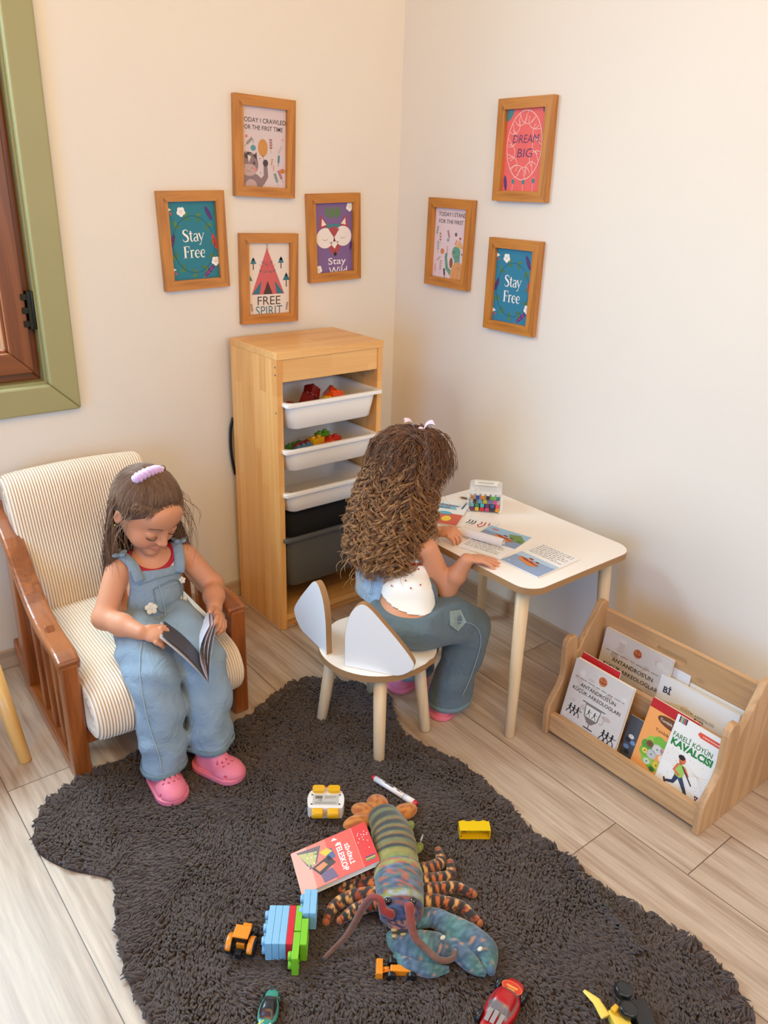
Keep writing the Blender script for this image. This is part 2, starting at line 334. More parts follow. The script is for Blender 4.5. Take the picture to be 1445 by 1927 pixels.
    def feather(s, x, y, L, W_, rot, col, rib, l=2):
        s.ell(x, y, L / 2, W_ / 2, col, l, rot, 14); cx, cy = s.P(x, y); c_, s_ = cos(rad(rot)), sin(rad(rot))
        s.line([(cx - c_ * L * .6, cy - s_ * L * .6), (cx + c_ * L * .4, cy + s_ * L * .4)], .0012, rib, l + 1, raw=True)
        for k in (-.2, .1): 
            s.line([(cx + c_ * L * k, cy + s_ * L * k), (cx + c_ * L * (k + .12) - s_ * W_ * .5, cy + s_ * L * (k + .12) + c_ * W_ * .5)], .0008, rib, l + 1, raw=True)
            s.line([(cx + c_ * L * k, cy + s_ * L * k), (cx + c_ * L * (k + .12) + s_ * W_ * .5, cy + s_ * L * (k + .12) - c_ * W_ * .5)], .0008, rib, l + 1, raw=True)
    def sprig(s, x, y, L, rot, col, l=1, n=4, w_=.0008, lw=None):
        cx, cy = s.P(x, y); c_, s_ = cos(rad(rot)), sin(rad(rot)); s.line([(cx, cy), (cx + c_ * L, cy + s_ * L)], w_, col, l, raw=True)
        for k in range(n):
            t = .3 + .7 * k / n
            for sg in (-1, 1):
                a = rad(rot + sg * 40); u = L * .2; lw_ = (lw or u * .36) * .5; px, py = cx + c_ * L * t + cos(a) * u / 2, cy + s_ * L * t + sin(a) * u / 2
                s.b.add([(px + u / 2 * cos(a) * cos(q) - lw_ * sin(a) * sin(q), py + u / 2 * sin(a) * cos(q) + lw_ * cos(a) * sin(q), s.z + l * .00016) for q in np.arange(8) * pi / 4], [tuple(range(8))], srgb(*col), s.M)
def tube_mesh_many(paths, radii, cols, sides=3):
    """many hair-thin tubes as one mesh: paths (n,m,3) radii (m,) or (n,m) cols (n,m,3)"""
    P = np.asarray(paths, np.float32); n, m, _ = P.shape
    Tn = np.gradient(P, axis=1); Tn /= np.linalg.norm(Tn, axis=2, keepdims=True) + 1e-9
    ref = np.array([.31, .52, .79], np.float32); U = np.cross(Tn, ref); U /= np.linalg.norm(U, axis=2, keepdims=True) + 1e-9; W_ = np.cross(Tn, U)
    R_ = np.broadcast_to(np.asarray(radii, np.float32), (n, m))
    V = np.stack([P + R_[..., None] * (cos(2 * pi * k / sides) * U + sin(2 * pi * k / sides) * W_) for k in range(sides)], 2)
    idx = np.arange(n * m * sides).reshape(n, m, sides)
    F = np.stack([np.stack([idx[:, :-1, k], idx[:, :-1, (k + 1) % sides], idx[:, 1:, (k + 1) % sides], idx[:, 1:, k]], -1) for k in range(sides)], 2).reshape(-1, 4)
    return V.reshape(-1, 3), F, np.repeat(np.asarray(cols, np.float32).reshape(-1, 3), sides, 0)
def crom(P, n):
    """smooth curve through points"""
    P = np.asarray(P, float); m = len(P); Q = np.vstack([2 * P[0] - P[1], P, 2 * P[-1] - P[-2]]); out = []
    for t in np.linspace(0, m - 1, n):
        i = min(int(t), m - 2); u = t - i; a, b_, c, d = Q[i], Q[i + 1], Q[i + 2], Q[i + 3]
        out.append(.5 * (2 * b_ + (c - a) * u + (2 * a - 5 * b_ + 4 * c - d) * u * u + (3 * b_ - a - 3 * c + d) * u ** 3))
    return np.array(out)
PRINT = vcol('printed paper', .5); PAINTED = vcol('moulded plastic', .32, coat=.3)

# ================================================================ ROOM
FLOOR = floor_mat(); WALL = wall_mat()
def structure(o): o['kind'] = 'structure'; return o
b = B(); b.box((-4.2, -4.2, -.1), (.2, .2, 0)); structure(build('floor', b, FLOOR))
WX0, WX1, WZ0, WZ1 = -2.55, -1.238, .838, 2.15
b = B(); H = 2.75
b.box((-4.2, 0, -.02), (WX0, .22, H)); b.box((WX1, 0, -.02), (.2, .22, H)); b.box((WX0, 0, -.02), (WX1, .22, WZ0)); b.box((WX0, 0, WZ1), (WX1, .22, H))
structure(build('wall_left', b, WALL))
b = B(); b.box((0, -4.2, -.02), (.2, 0, H)); structure(build('wall_right', b, WALL))
BASE = wood('pale skirting laminate', srgb(176, 146, 118), srgb(208, 182, 156), 0, stretch=.05)
BASEY = wood('pale skirting laminate along the right wall', srgb(176, 146, 118), srgb(208, 182, 156), 1, stretch=.05)
b = B(); b.box((-4.2, -.013, 0), (-.0005, -.0005, .058)); structure(build('baseboard_left', b, BASE, bevel=.003))
b = B(); b.box((-.013, -4.2, 0), (-.0005, -.014, .058)); structure(build('baseboard_right', b, BASEY, bevel=.003))
# window in the left wall: green casing, brown frame, sash, glass, hinge
GREEN = plain('sage green gloss paint', srgb(162, 155, 108), .42, bump=.12, bscale=25, var=.04, vscale=12)
BROWN = wood('red brown stained window wood', srgb(104, 52, 20), srgb(150, 86, 42), 2, rough=.38, scale=10, coat=.2)
BROWNX = wood('red brown stained window wood across', srgb(104, 52, 20), srgb(150, 86, 42), 0, rough=.38, scale=10, coat=.2)
win = thing('window_1', None, None, loc=(WX1, 0, WZ0)); structure(win)
cw = .078
def frame_ring(b, x0, x1, z0, z1, w_, y0, y1, mi=(0, 1)):
    """mitred rectangle in the xz plane"""
    for k, q in enumerate(([(x0, z0), (x1, z0), (x1 - w_, z0 + w_), (x0 + w_, z0 + w_)], [(x1, z0), (x1, z1), (x1 - w_, z1 - w_), (x1 - w_, z0 + w_)],
              [(x1, z1), (x0, z1), (x0 + w_, z1 - w_), (x1 - w_, z1 - w_)], [(x0, z1), (x0, z0), (x0 + w_, z0 + w_), (x0 + w_, z1 - w_)])):
        v = [(x, y0, z) for x, z in q] + [(x, y1, z) for x, z in q]
        b.add(v, [(0, 1, 2, 3), (7, 6, 5, 4), (0, 4, 5, 1), (1, 5, 6, 2), (2, 6, 7, 3), (3, 7, 4, 0)], mi=mi[k % 2])
b = B(); frame_ring(b, WX0 - cw, WX1 + cw, WZ0 - cw, WZ1 + cw, cw, -.028, -.0005)
o = build('casing', b, [GREEN, GREEN], win, world=True, bevel=.006, seg=3)
b = B(); frame_ring(b, WX0 - .001, WX1 + .001, WZ0 - .001, WZ1 + .001, .006, -.002, .2); build('reveal', b, [GREEN, GREEN], win, world=True)
b = B(); frame_ring(b, WX0 + .004, WX1 - .004, WZ0 + .004, WZ1 - .004, .05, .035, .1, (1, 0)); build('window_frame', b, [BROWN, BROWNX], win, world=True, bevel=.004)
xm = (WX0 + WX1) / 2
for s0, s1 in ((WX0 + .03, xm + .005), (xm + .006, WX1 - .025)):
    b = B(); frame_ring(b, s0, s1, WZ0 + .03, WZ1 - .03, .058, .008, .055, (1, 0)); frame_ring(b, s0 + .054, s1 - .054, WZ0 + .084, WZ1 - .084, .012, .02, .05, (1, 0))
    sash = build('sash', b, [BROWN, BROWNX], win, world=True, bevel=.004)
    g = B(); g.box((s0 + .06, .03, WZ0 + .09), (s1 - .06, .034, WZ1 - .09)); build('glass_pane', g, plain('clear window glass', (1, 1, 1, 1), .03, alpha=.08), sash, world=True)
b = B(); b.box((WX1 - .022, .001, .985), (WX1 - .008, .02, 1.085)); b.tube([(WX1 - .008, .002, .985), (WX1 - .008, .002, 1.085)], .005, 10)
for z in (1.0, 1.035, 1.07): b.box((WX1 - .036, .003, z - .008), (WX1 - .02, .012, z + .008))
build('hinge', b, plain('dark metal hinge', srgb(60, 58, 50), .35, 1), win, world=True, bevel=.001)

# ================================================================ PICTURES
PV = wood('honey pine along the rail', srgb(146, 84, 26), srgb(212, 142, 62), 1, rough=.34, scale=16, stretch=.05, knots=.75, coat=.15)
PH = wood('honey pine across the rail', srgb(146, 84, 26), srgb(212, 142, 62), 0, rough=.34, scale=16, stretch=.05, knots=.6, coat=.15)
FW, FH, FB, FT = .206, .272, .0285, .02
def pic_frame(parent):
    b = B(); x, y, w_ = FW / 2, FH / 2, FB
    for k, q in enumerate(([(-x, -y), (x, -y), (x - w_, -y + w_), (-x + w_, -y + w_)], [(x, -y), (x, y), (x - w_, y - w_), (x - w_, -y + w_)],
              [(x, y), (-x, y), (-x + w_, y - w_), (x - w_, y - w_)], [(-x, y), (-x, -y), (-x + w_, -y + w_), (-x + w_, y - w_)])):
        q = [(a, c) for a, c in q]; b.prism(q, 0.001, FT, mi=1 - k % 2)
    return build('frame', b, [PV, PH], parent, bevel=.0022, seg=2)
def leafring(A, col):
    for k in range(11):
        a = k / 11 * 2 * pi + .1; x, y = .5 + .44 * cos(a), .55 - .37 * sin(a)
        for s_ in (-1, 1): A.leaf(x + .035 * cos(a) * s_ - .01, y - .03 * sin(a) * s_, .018, .0075, math.degrees(a) + 90 + s_ * 35, (86, 128, 62) if s_ > 0 else col, 1)
def art_stayfree(A):
    leafring(A, (78, 118, 58)); A.ring(.5, .55, .066, .079, .0011, (28, 52, 66), 2)
    A.glyphs('Stay', .5, .51, .044, (248, 244, 238), 4); A.glyphs('Free', .5, .72, .044, (248, 244, 238), 4)
    for (x, y, L, r, c, rib) in ((.86, .16, .044, -62, (70, 42, 110), (120, 60, 150)), (.05, .5, .042, 68, (70, 42, 110), (130, 60, 150)), (.8, .9, .05, 42, (72, 42, 120), (230, 90, 120)), (.95, .52, .046, -75, (205, 66, 62), (130, 40, 80))):
        A.feather(x, y, L, .0125, r, c, rib, 2)
    A.flower(.28, .13, .0125, 4); A.flower(.94, .78, .0125, 4)
    for x, y in ((.03, .1), (.03, .86)): A.poly([(x - .03, y - .03), (x + .06, y), (x - .03, y + .03)], (240, 236, 230), 2); A.poly([(x, y + .03), (x + .06, y + .04), (x + .05, y + .08)], (210, 70, 70), 2)
def art_crawl(A):
    A.text('TODAY I CRAWLED', .49, .165, .152, (62, 50, 56), 2, height=.0125, bold=.006); A.text('FOR THE FIRST TIME', .47, .255, .137, (62, 50, 56), 2, height=.012, bold=.006)
    A.line([(.46, .6), (.5, .66), (.49, .7), (.53, .74)], .0008, (90, 70, 70), 2); A.ell(.47, .5, .0165, .024, (203, 140, 72), 3); A.poly([(.455, .615), (.485, .615), (.47, .59)], (190, 120, 60), 3)
    dk, md, lt = (74, 62, 64), (140, 116, 118), (192, 160, 158)
    A.ell(.14, .97, .05, .034, md, 1.5); A.ell(.2, .99, .02, .018, lt, 2); A.line([(.3, .98), (.46, .93), (.54, .86), (.53, .72)], [.022, .02, .016, .013], md, 1.2); A.ell(.53, .69, .009, .0095, dk, 2.5)
    A.ell(.17, .72, .029, .033, md, 2); A.poly([(.0, .62), (.08, .55), (.12, .64)], md, 2); A.poly([(.24, .61), (.33, .555), (.34, .66)], md, 2); A.poly([(.26, .61), (.32, .575), (.325, .64)], dk, 2.5)
    A.poly([(.05, .62), (.12, .56), (.22, .57), (.15, .6), (.1, .66)], dk, 2.5); A.poly([(.12, .6), (.2, .62), (.15, .7)], (222, 205, 205), 3)
    A.ell(.15, .79, .027, .0165, lt, 3); A.ell(.27, .7, .0035, .0045, dk, 3); A.ell(.04, .76, .0025, .002, md, 4); A.ell(.22, .765, .0025, .002, md, 4); A.ring(.14, .785, .007, .005, .0009, dk, 4, 200, 340); A.ell(.3, .775, .0045, .004, (225, 130, 120), 4)
    A.sprig(.05, .5, .036, 42, (122, 112, 100), 1, 5); A.sprig(.26, .46, .014, 100, (96, 150, 165), 1, 3); A.ell(.25, .51, .009, .008, (90, 148, 160), 2)
    A.sprig(.66, .56, .04, 92, (146, 62, 72), 1, 4); A.sprig(.8, .6, .034, 60, (198, 178, 182), 1, 5, .0012); A.sprig(.83, .72, .03, 86, (84, 140, 156), 1, 5, .002, .003)
    A.sprig(.66, .74, .026, 80, (206, 140, 70), 1, 3, .001, .003); A.sprig(.72, .8, .02, 90, (206, 110, 80), 1, 3); A.sprig(.95, .93, .038, 118, (150, 50, 62), 1, 6, .001, .002); A.sprig(.84, .98, .038, 112, (84, 140, 130), 1, 6)
    A.ell(.93, .78, .009, .007, (205, 120, 62), 2); A.ell(.93, .3 + .08, .004, .003, (215, 150, 150), 1); A.ell(.1, .37, .004, .004, (216, 110, 105), 1); A.ell(.4, .64, .0015, .0015, dk, 1); A.ell(.42, .82, .0015, .0015, dk, 1)
def art_tipi(A):
    red, teal, dk = (205, 96, 96), (52, 112, 130), (74, 50, 44)
    A.line([(.43, .0), (.5, .1)], .0012, dk, 1); A.line([(.5, .0), (.43, .1)], .0012, dk, 1)
    A.poly([(.46, .07), (.08, .72), (.88, .72)], red, 1)
    for x0, y0, x1, y1, n in ((.32, .26, .6, .26, 4), (.27, .38, .66, .38, 6), (.27, .31, .66, .31, 3)):
        pts = [(x0 + (x1 - x0) * k / (2 * n), y0 + (.035 if k % 2 else -.015)) for k in range(2 * n + 1)]
        A.line(pts, .0011, (150, 50, 60), 2)
    for x, y in ((.37, .27), (.46, .305), (.56, .27), (.3, .39), (.42, .405), (.54, .405), (.63, .39)): A.ell(x, y, .0026, .0026, teal, 3)
    A.poly([(.09, .715), (.32, .53), (.27, .715)], teal, 2); A.poly([(.87, .715), (.64, .53), (.69, .715)], teal, 2); A.poly([(.47, .53), (.36, .72), (.59, .72)], dk, 2)
    for x, y, k in ((.13, .2, 1), (.8, .19, 1), (.02, .42, 1.15), (.93, .42, 1.2)):
        A.rect(x - .012, y + .09 * k, x + .012, y + .17 * k, dk, 1); A.poly([(x, y), (x - .075 * k, y + .09 * k), (x + .075 * k, y + .09 * k)], teal, 2); A.poly([(x, y + .0), (x - .05, y + .05 * k), (x + .05, y + .05 * k)], teal, 2)
    A.text('FREE', .5, .81, .084, (66, 48, 52), 2, height=.026, bold=-.002, shear=.0); A.text('SPIRIT', .5, .955, .098, (70, 116, 134), 2, height=.029, bold=-.002)
    A.sprig(.1, 1.0, .034, 100, (120, 90, 90), 1, 4); A.sprig(.92, 1.0, .034, 80, (120, 90, 90), 1, 4)
def art_fox(A):
    red, w_ = (172, 74, 78), (236, 226, 222)
    for k, (x, r) in enumerate(((.33, 105), (.42, 96), (.5, 90), (.58, 86), (.66, 76))): A.leaf(x, .13 + .02 * (k % 2), .036, .0095, r, (86, 130, 66), 1)
    A.poly([(.12, .36), (.16, .17), (.36, .33)], red, 1.4); A.poly([(.66, .32), (.84, .17), (.9, .36)], red, 1.4); A.poly([(.18, .33), (.2, .22), (.31, .31)], w_, 2); A.poly([(.7, .3), (.82, .22), (.83, .32)], w_, 2)
    A.ell(.5, .44, .058, .026, red, 1.6); A.poly([(.12, .42), (.88, .42), (.58, .74), (.46, .74)], red, 1.6); A.poly([(.33, .3), (.67, .3), (.68, .36), (.5, .34), (.31, .37)], (70, 130, 140), 2.2)
    A.ell(.27, .5, .0345, .0315, w_, 2.4, 8); A.ell(.75, .48, .0345, .0315, w_, 2.4, -8); A.poly([(.38, .56), (.64, .55), (.52, .66)], w_, 2.4); A.poly([(.36, .37), (.66, .37), (.51, .5)], red, 3)
    A.ring(.27, .5, .009, .007, .0011, (90, 70, 80), 4, 200, 340, 12); A.ring(.74, .48, .009, .007, .0011, (90, 70, 80), 4, 200, 340, 12); A.ell(.53, .735, .006, .0065, (40, 36, 46), 4)
    A.text('Stay', .58, .855, .072, (240, 234, 236), 3, bold=.006, height=.028); A.text('Wild', .6, .985, .074, (240, 234, 236), 3, bold=.006, height=.025)
    A.flower(.94, .07, .013, 3); A.flower(.08, .95, .0125, 3); A.feather(.96, .63, .03, .01, 80, (88, 52, 112), (60, 36, 90)); A.feather(.02, .72, .028, .01, 100, (78, 48, 104), (60, 36, 90))
def art_dream(A):
    wh = (246, 232, 224); A.ring(.5, .44, .0655, .0905, .0015, wh, 2)
    for k in range(13):
        a = 2 * pi * k / 13; x, y = .5 + .385 * cos(a), .44 - .365 * sin(a); A.ring(x, y, .022 if k % 3 else .027, .022, .0011, wh, 2, math.degrees(a) + 95, math.degrees(a) + 265, 16)
        A.line([(.5 + .44 * cos(a), .44 - .42 * sin(a)), (.5 + .3 * cos(a + .25), .44 - .28 * sin(a + .25))], .001, wh, 2)
    A.text('DREAM', .53, .36, .098, (84, 50, 104), 3, height=.021, bold=-.004, shear=.12); A.text('BIG', .53, .53, .058, (84, 50, 104), 3, height=.023, bold=-.004, shear=.12)
    for x, y in ((.28, .88), (.55, .885), (.8, .87)): A.line([(x + .02, .82), (x, y), (x - .01, 1.0)], .0009, wh, 2); A.ell(x, y, .0055, .0065, (60, 130, 140), 3)
    A.feather(.08, .9, .042, .012, 100, (92, 56, 122), (70, 40, 100)); A.ell(.08, .05, .012, .022, (70, 130, 140), 2, -30); A.ell(.97, .02, .01, .012, (60, 56, 110), 2)
def art_stand(A):
    A.text('TODAY I STAND UP', .62, .09, .155, (62, 52, 60), 2, height=.0125, bold=.006); A.text('FOR THE FIRST TIME', .64, .19, .155, (62, 52, 60), 2, height=.012, bold=.006)
    gr = (98, 158, 140); A.ell(.72, .62, .0195, .021, gr, 3); A.ell(.76, .72, .0125, .036, gr, 2.6); A.line([(.6, .93), (.45, .85), (.4, .68)], [.016, .014, .01], gr, 2); A.ell(.41, .67, .0055, .008, gr, 2)
    A.ell(.8, .94, .034, .042, (216, 158, 104), 3.4); A.line([(.8, .78), (.8, 1.02)], .001, (170, 112, 76), 4); A.ring(.8, .94, .018, .024, .001, (170, 112, 76), 4); A.ell(.58, .77, .008, .016, (140, 90, 66), 2)
    A.poly([(.8, .43), (.68, .53), (.98, .56)], (222, 176, 120), 4); A.ell(.82, .41, .004, .004, (190, 60, 50), 4); A.ell(.66, .61, .0025, .0025, (50, 50, 50), 4); A.ell(.9, .63, .0025, .0025, (50, 50, 50), 4); A.ring(.77, .65, .008, .006, .0009, (50, 70, 70), 4, 200, 340, 12); A.ell(.64, .66, .003, .003, (225, 140, 130), 4)
    A.sprig(.2, .52, .038, 94, (150, 60, 60), 1, 3, .001, .0025); A.sprig(.5, .46, .034, 110, (150, 90, 90), 1, 5); A.ell(.68, .41 - .05, .006, .006, (110, 100, 110), 1); A.sprig(.06, .42, .034, 80, (70, 130, 120), 1, 4)
    A.sprig(.14, .66, .04, 92, (92, 150, 140), 1, 4, .0012, .0022); A.ell(.28, .62, .009, .009, (212, 130, 80), 2); A.sprig(.45, .7, .036, 96, (205, 160, 170), 1, 4); A.ell(.44, .45, .0055, .0055, (130, 160, 190), 1); A.leaf(.17, .73, .026, .008, 35, (200, 170, 170), 1); A.leaf(.7, .47, .02, .006, 60, (216, 130, 120), 2)
    A.sprig(.24, .95, .044, 88, (180, 140, 150), 1, 4); A.sprig(.08, .97, .034, 92, (226, 150, 155), 1, 5, .001, .0025); A.sprig(.4, 1.0, .03, 100, (70, 78, 100), 1, 4, .003, .005)
PICS = [('Stay Free teal poster in a pine frame, leftmost on the window wall', (32, 122, 142), art_stayfree, 'L', -.777, 1.2025, 1.5),
        ('pink TODAY I CRAWLED poster with donkey in a pine frame on the window wall', (214, 196, 200), art_crawl, 'L', -.5322, 1.4593, -1.6),
        ('FREE SPIRIT tipi poster in a pine frame, hung just above the wooden drawer unit', (228, 214, 204), art_tipi, 'L', -.5271, 1.0838, -1.0),
        ('purple Stay Wild fox poster in a pine frame near the room corner', (126, 96, 148), art_fox, 'L', -.2777, 1.2018, 1.8),
        ('coral DREAM BIG dreamcatcher poster in a pine frame, topmost on the right wall', (232, 100, 98), art_dream, 'R', -.5639, 1.4722, .7),
        ('pale pink TODAY I STAND UP turtle poster in a pine frame on the right wall', (226, 206, 214), art_stand, 'R', -.2791, 1.1974, -.6),
        ('Stay Free teal poster in a pine frame, lowest on the right wall', (36, 126, 160), art_stayfree, 'R', -.5679, 1.096, .2)]
for lab, bgc, fn, side, h, z, rot in PICS:
    M = frameM((h, 0, z), (1, 0, 0), (0, 0, 1)) if side == 'L' else frameM((0, h, z), (0, -1, 0), (0, 0, 1))
    p = thing('framed_poster', lab, 'picture', M @ RZ(rot), 'pine framed posters on the walls')
    pic_frame(p); A = Art(.149, .216, bgc, z=.009); fn(A); build('print', A.b, PRINT, p)

# ================================================================ DRAWER UNIT WITH BINS
BEZ = wood('honey beech staves upright', srgb(220, 152, 82), srgb(248, 196, 124), 2, rough=.4, scale=9, stretch=.06, staves=(.3, .037, 1), coat=.1)
BEX = wood('honey beech staves lying', srgb(216, 152, 82), srgb(242, 190, 122), 0, rough=.4, scale=9, stretch=.06, staves=(.3, .045, 1), coat=.1)
BEF = wood('honey beech fascia', srgb(222, 164, 98), srgb(244, 196, 130), 0, rough=.4, scale=9, stretch=.06, staves=(.22, .05, 2), coat=.1)
x0, x1, y0, y1, CH = -.6857, -.2942, -.3044, -.03, .917
cab = thing('drawer_unit', 'tall honey beech drawer unit with open front in the room corner', 'cabinet', loc=((x0 + x1) / 2, (y0 + y1) / 2, 0))
b = B(); b.box((x0, y0, 0), (x0 + .02, y1, CH - .022)); build('side_panel', b, BEZ, cab, world=True, bevel=.0012)
b = B(); b.box((x1 - .02, y0, 0), (x1, y1, CH - .022)); build('side_panel', b, BEZ, cab, world=True, bevel=.0012)
b = B(); b.box((x0 - .001, y0 - .002, CH - .022), (x1 + .001, y1, CH)); build('top_panel', b, BEX, cab, world=True, bevel=.0015)
b = B(); b.box((x0 + .02, y0 + .003, .828), (x1 - .02, y0 + .02, CH - .022)); build('fascia', b, BEF, cab, world=True, bevel=.001)
b = B(); b.box((x0 + .02, y0 + .003, .03), (x1 - .02, y1 - .006, .048)); b.box((x0 + .02, y0 + .02, 0), (x1 - .02, y0 + .036, .03)); build('bottom_shelf', b, BEX, cab, world=True, bevel=.001)
b = B(); b.box((x0 + .02, y1 - .006, .0), (x1 - .02, y1, CH - .022)); build('back_panel', b, plain('dark back board', srgb(120, 80, 48), .7), cab, world=True)
for z in (.762, .618, .476, .322):
    b = B(); b.box((x0 + .02, y0 + .012, z - .018), (x0 + .0225, y1 - .01, z - .01)); build('drawer_runner', b, BEX, cab, world=True); b = B(); b.box((x1 - .0225, y0 + .012, z - .018), (x1 - .02, y1 - .01, z - .01)); build('drawer_runner', b, BEX, cab, world=True)
for z in (.875, .852, .738):
    b = B(); b.lathe([(.003, 0), (.003, .001), (0, .0014)], 12, M=T(x0, y0 + .008, z) @ RY(-90)); build('screw', b, plain('zinc screw', srgb(150, 150, 150), .35, 1) if z == .875 else bpy.data.materials['zinc screw'], cab, world=True)
def rrect(x0, x1, y0, y1, r, n=6):
    P = []
    for cx, cy, a in ((x1 - r, y1 - r, 0), (x0 + r, y1 - r, 90), (x0 + r, y0 + r, 180), (x1 - r, y0 + r, 270)):
        for k in range(n + 1): t = rad(a + 90 * k / n); P.append((cx + r * cos(t), cy + r * sin(t)))
    return P
def loft(b, secs, close_bottom=True, close_top=False, **k):
    n = len(secs[0]); V = [p for s in secs for p in s]
    F = [(i * n + j, i * n + (j + 1) % n, (i + 1) * n + (j + 1) % n, (i + 1) * n + j) for i in range(len(secs) - 1) for j in range(n)]
    if close_bottom: F.append(tuple(range(n))[::-1])
    if close_top: F.append(tuple((len(secs) - 1) * n + j for j in range(n)))
    b.add(V, F, smooth=True, **k)
def bin_tray(name, label, z1, hgt, yf, mat, group, dx=0, depth=.245):
    xa, xb = -.662 + dx, -.330 + dx; cx, cy = (xa + xb) / 2, yf + depth / 2
    t = thing(name, label, 'storage bin', loc=(cx, cy, z1 - hgt), group=group)
    ya, yb = yf + .012, yf + depth
    b = B(); R = []
    def sec(i, z, r=.028): return [(x, y, z) for x, y in rrect(xa + i, xb - i, ya + i * .6, yb - i, r)]
    zb = z1 - hgt
    secs = [sec(.022, zb, .022), sec(.014, zb + .004), sec(.006, zb + hgt * .5), sec(.0, z1 - .008), sec(.0, z1)]
    secs += [sec(.002, z1), sec(.003, z1 - .008), sec(.009, zb + hgt * .5), sec(.017, zb + .007), sec(.024, zb + .004, .02)]
    loft(b, secs, close_top=True); build('tray', b, mat, t, world=True)
    b = B()   # rolled rim, wider at the front lip
    o = [(x, y) for x, y in rrect(xa - .012, xb + .012, yf, yb + .006, .02)]; i_ = [(x, y) for x, y in rrect(xa + .001, xb - .001, ya + .001, yb - .001, .027)]
    n = len(o); o = [(x - .008 * max(0, 1 - (y - yf) / .02) * (1 if x < cx else -1), y) for x, y in o]
    V = [(x, y, z1 - .009) for x, y in o] + [(x, y, z1 + .0015) for x, y in o] + [(x, y, z1 + .0015) for x, y in i_] + [(x, y, z1 - .004) for x, y in i_]
    F = []
    for a in range(3):
        for j in range(n): F.append((a * n + j, a * n + (j + 1) % n, (a + 1) * n + (j + 1) % n, (a + 1) * n + j))
    b.add(V, F); build('rim', b, mat, t, world=True, bevel=.0025, seg=3)
    return t
WPL = plain('white storage plastic', srgb(246, 242, 240), .38,); GPL = plain('dark grey storage plastic', srgb(92, 92, 92), .42)
bin_tray('storage_bin', 'white plastic bin of orange and red toys, topmost in the drawer unit', .767, .085, -.338, WPL, 'white bins in the drawer unit', .003)
bin_tray('storage_bin', 'white plastic bin of yellow and red bricks, second from the top of the drawer unit', .622, .075, -.33, WPL, 'white bins in the drawer unit')
bin_tray('storage_bin', 'white plastic bin that looks nearly empty, third from the top of the drawer unit', .481, .072, -.325, WPL, 'white bins in the drawer unit')
bin_tray('storage_bin', 'deep dark grey plastic bin, lowest in the drawer unit', .326, .18, -.32, GPL, None)
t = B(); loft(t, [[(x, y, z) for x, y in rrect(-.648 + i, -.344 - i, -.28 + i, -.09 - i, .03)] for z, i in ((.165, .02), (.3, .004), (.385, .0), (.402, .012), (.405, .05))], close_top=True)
o = build('black_filler', t, plain('matt black filler', srgb(14, 15, 20), .9, bump=.5, bscale=40)); tag(o, 'smooth black fabric item filling the gap above the deep dark grey bin', 'unidentified')  # plain black rounded block filling the gap above the grey bin
# toy bricks and cars in the bins
def brick(b, w_, d, h, col, nx, ny, M=None, sr=None, hollow=False):
    """building brick with its studs; origin at bottom centre"""
    if hollow:
        t_ = .0022; 
        for lo, hi in (((-w_ / 2, -d / 2, 0), (w_ / 2, -d / 2 + t_, h)), ((-w_ / 2, d / 2 - t_, 0), (w_ / 2, d / 2, h)), ((-w_ / 2, -d / 2 + t_, 0), (-w_ / 2 + t_, d / 2 - t_, h)), ((w_ / 2 - t_, -d / 2 + t_, 0), (w_ / 2, d / 2 - t_, h)), ((-w_ / 2 + t_, -d / 2 + t_, h - t_), (w_ / 2 - t_, d / 2 - t_, h))): b.box(lo, hi, col, M)
    else: b.box((-w_ / 2, -d / 2, 0), (w_ / 2, d / 2, h), col, M)
    sr = sr or min(w_ / nx, d / ny) * .3
    for i in range(nx):
        for j in range(ny):
            m = T((i + .5) / nx * w_ - w_ / 2, (j + .5) / ny * d - d / 2, h); b.lathe([(sr, -.0005), (sr, sr * .75), (sr * .85, sr * .9), (0, sr * .9)], 16, col, (M or Matrix()) @ m)
ctr = 0
def loose(label, x, y, z, w_, d, h, c, nx, ny, rot, group):
    b = B(); brick(b, w_, d, h, srgb(*c), nx, ny); o = build('toy_brick', b, PAINTED, M=T(x, y, z) @ Euler(tuple(rad(a) for a in rot)).to_matrix().to_4x4(), bevel=.0015); tag(o, label, 'toy brick', group)
g1 = 'bricks in the top bin'
loose('orange toy brick with round studs standing at the right of the top bin', -.462, -.25, .735, .05, .028, .045, (232, 84, 20), 3, 2, (55, 10, 12), g1)
loose('second orange toy brick behind the yellow-studded one in the top bin', -.452, -.215, .73, .048, .03, .04, (226, 70, 16), 3, 2, (40, -10, 50), g1)
loose('yellow toy brick in front of the orange ones in the top bin', -.492, -.285, .733, .05, .03, .024, (222, 170, 20), 3, 2, (28, 8, 14), g1)
loose('small green toy brick touching the yellow one in the top bin', -.474, -.298, .731, .022, .02, .02, (120, 190, 40), 1, 1, (30, 0, 20), g1)
loose('dark red toy block at the middle of the top bin', -.545, -.24, .715, .045, .04, .05, (120, 24, 24), 2, 2, (14, 20, 30), g1)
loose('upper dark red toy block beside the orange bricks in the top bin', -.51, -.215, .735, .04, .035, .045, (140, 30, 28), 2, 2, (-20, 35, 10), g1)
b = B(); b.ball((0, 0, 0), (.036, .03, .026), srgb(150, 32, 18), seg=20); b.lathe([(.012, .02), (.012, .03), (0, .031)], 14, srgb(150, 32, 18)); tag(build('toy_pot', b, PAINTED, M=T(-.612, -.255, .722)), 'rounded dark red toy at the left of the top bin', 'toy')
b = B(); b.box((-.018, -.008, 0), (.018, .008, .012), srgb(30, 28, 28)); b.box((.006, -.009, .004), (.016, .009, .018), srgb(238, 130, 40))
for x in (-.011, .011):
    for y in (-.009, .009): b.lathe([(.006, -.002), (.006, .002)], 12, srgb(20, 20, 20), T(x, y, .003) @ RX(90))
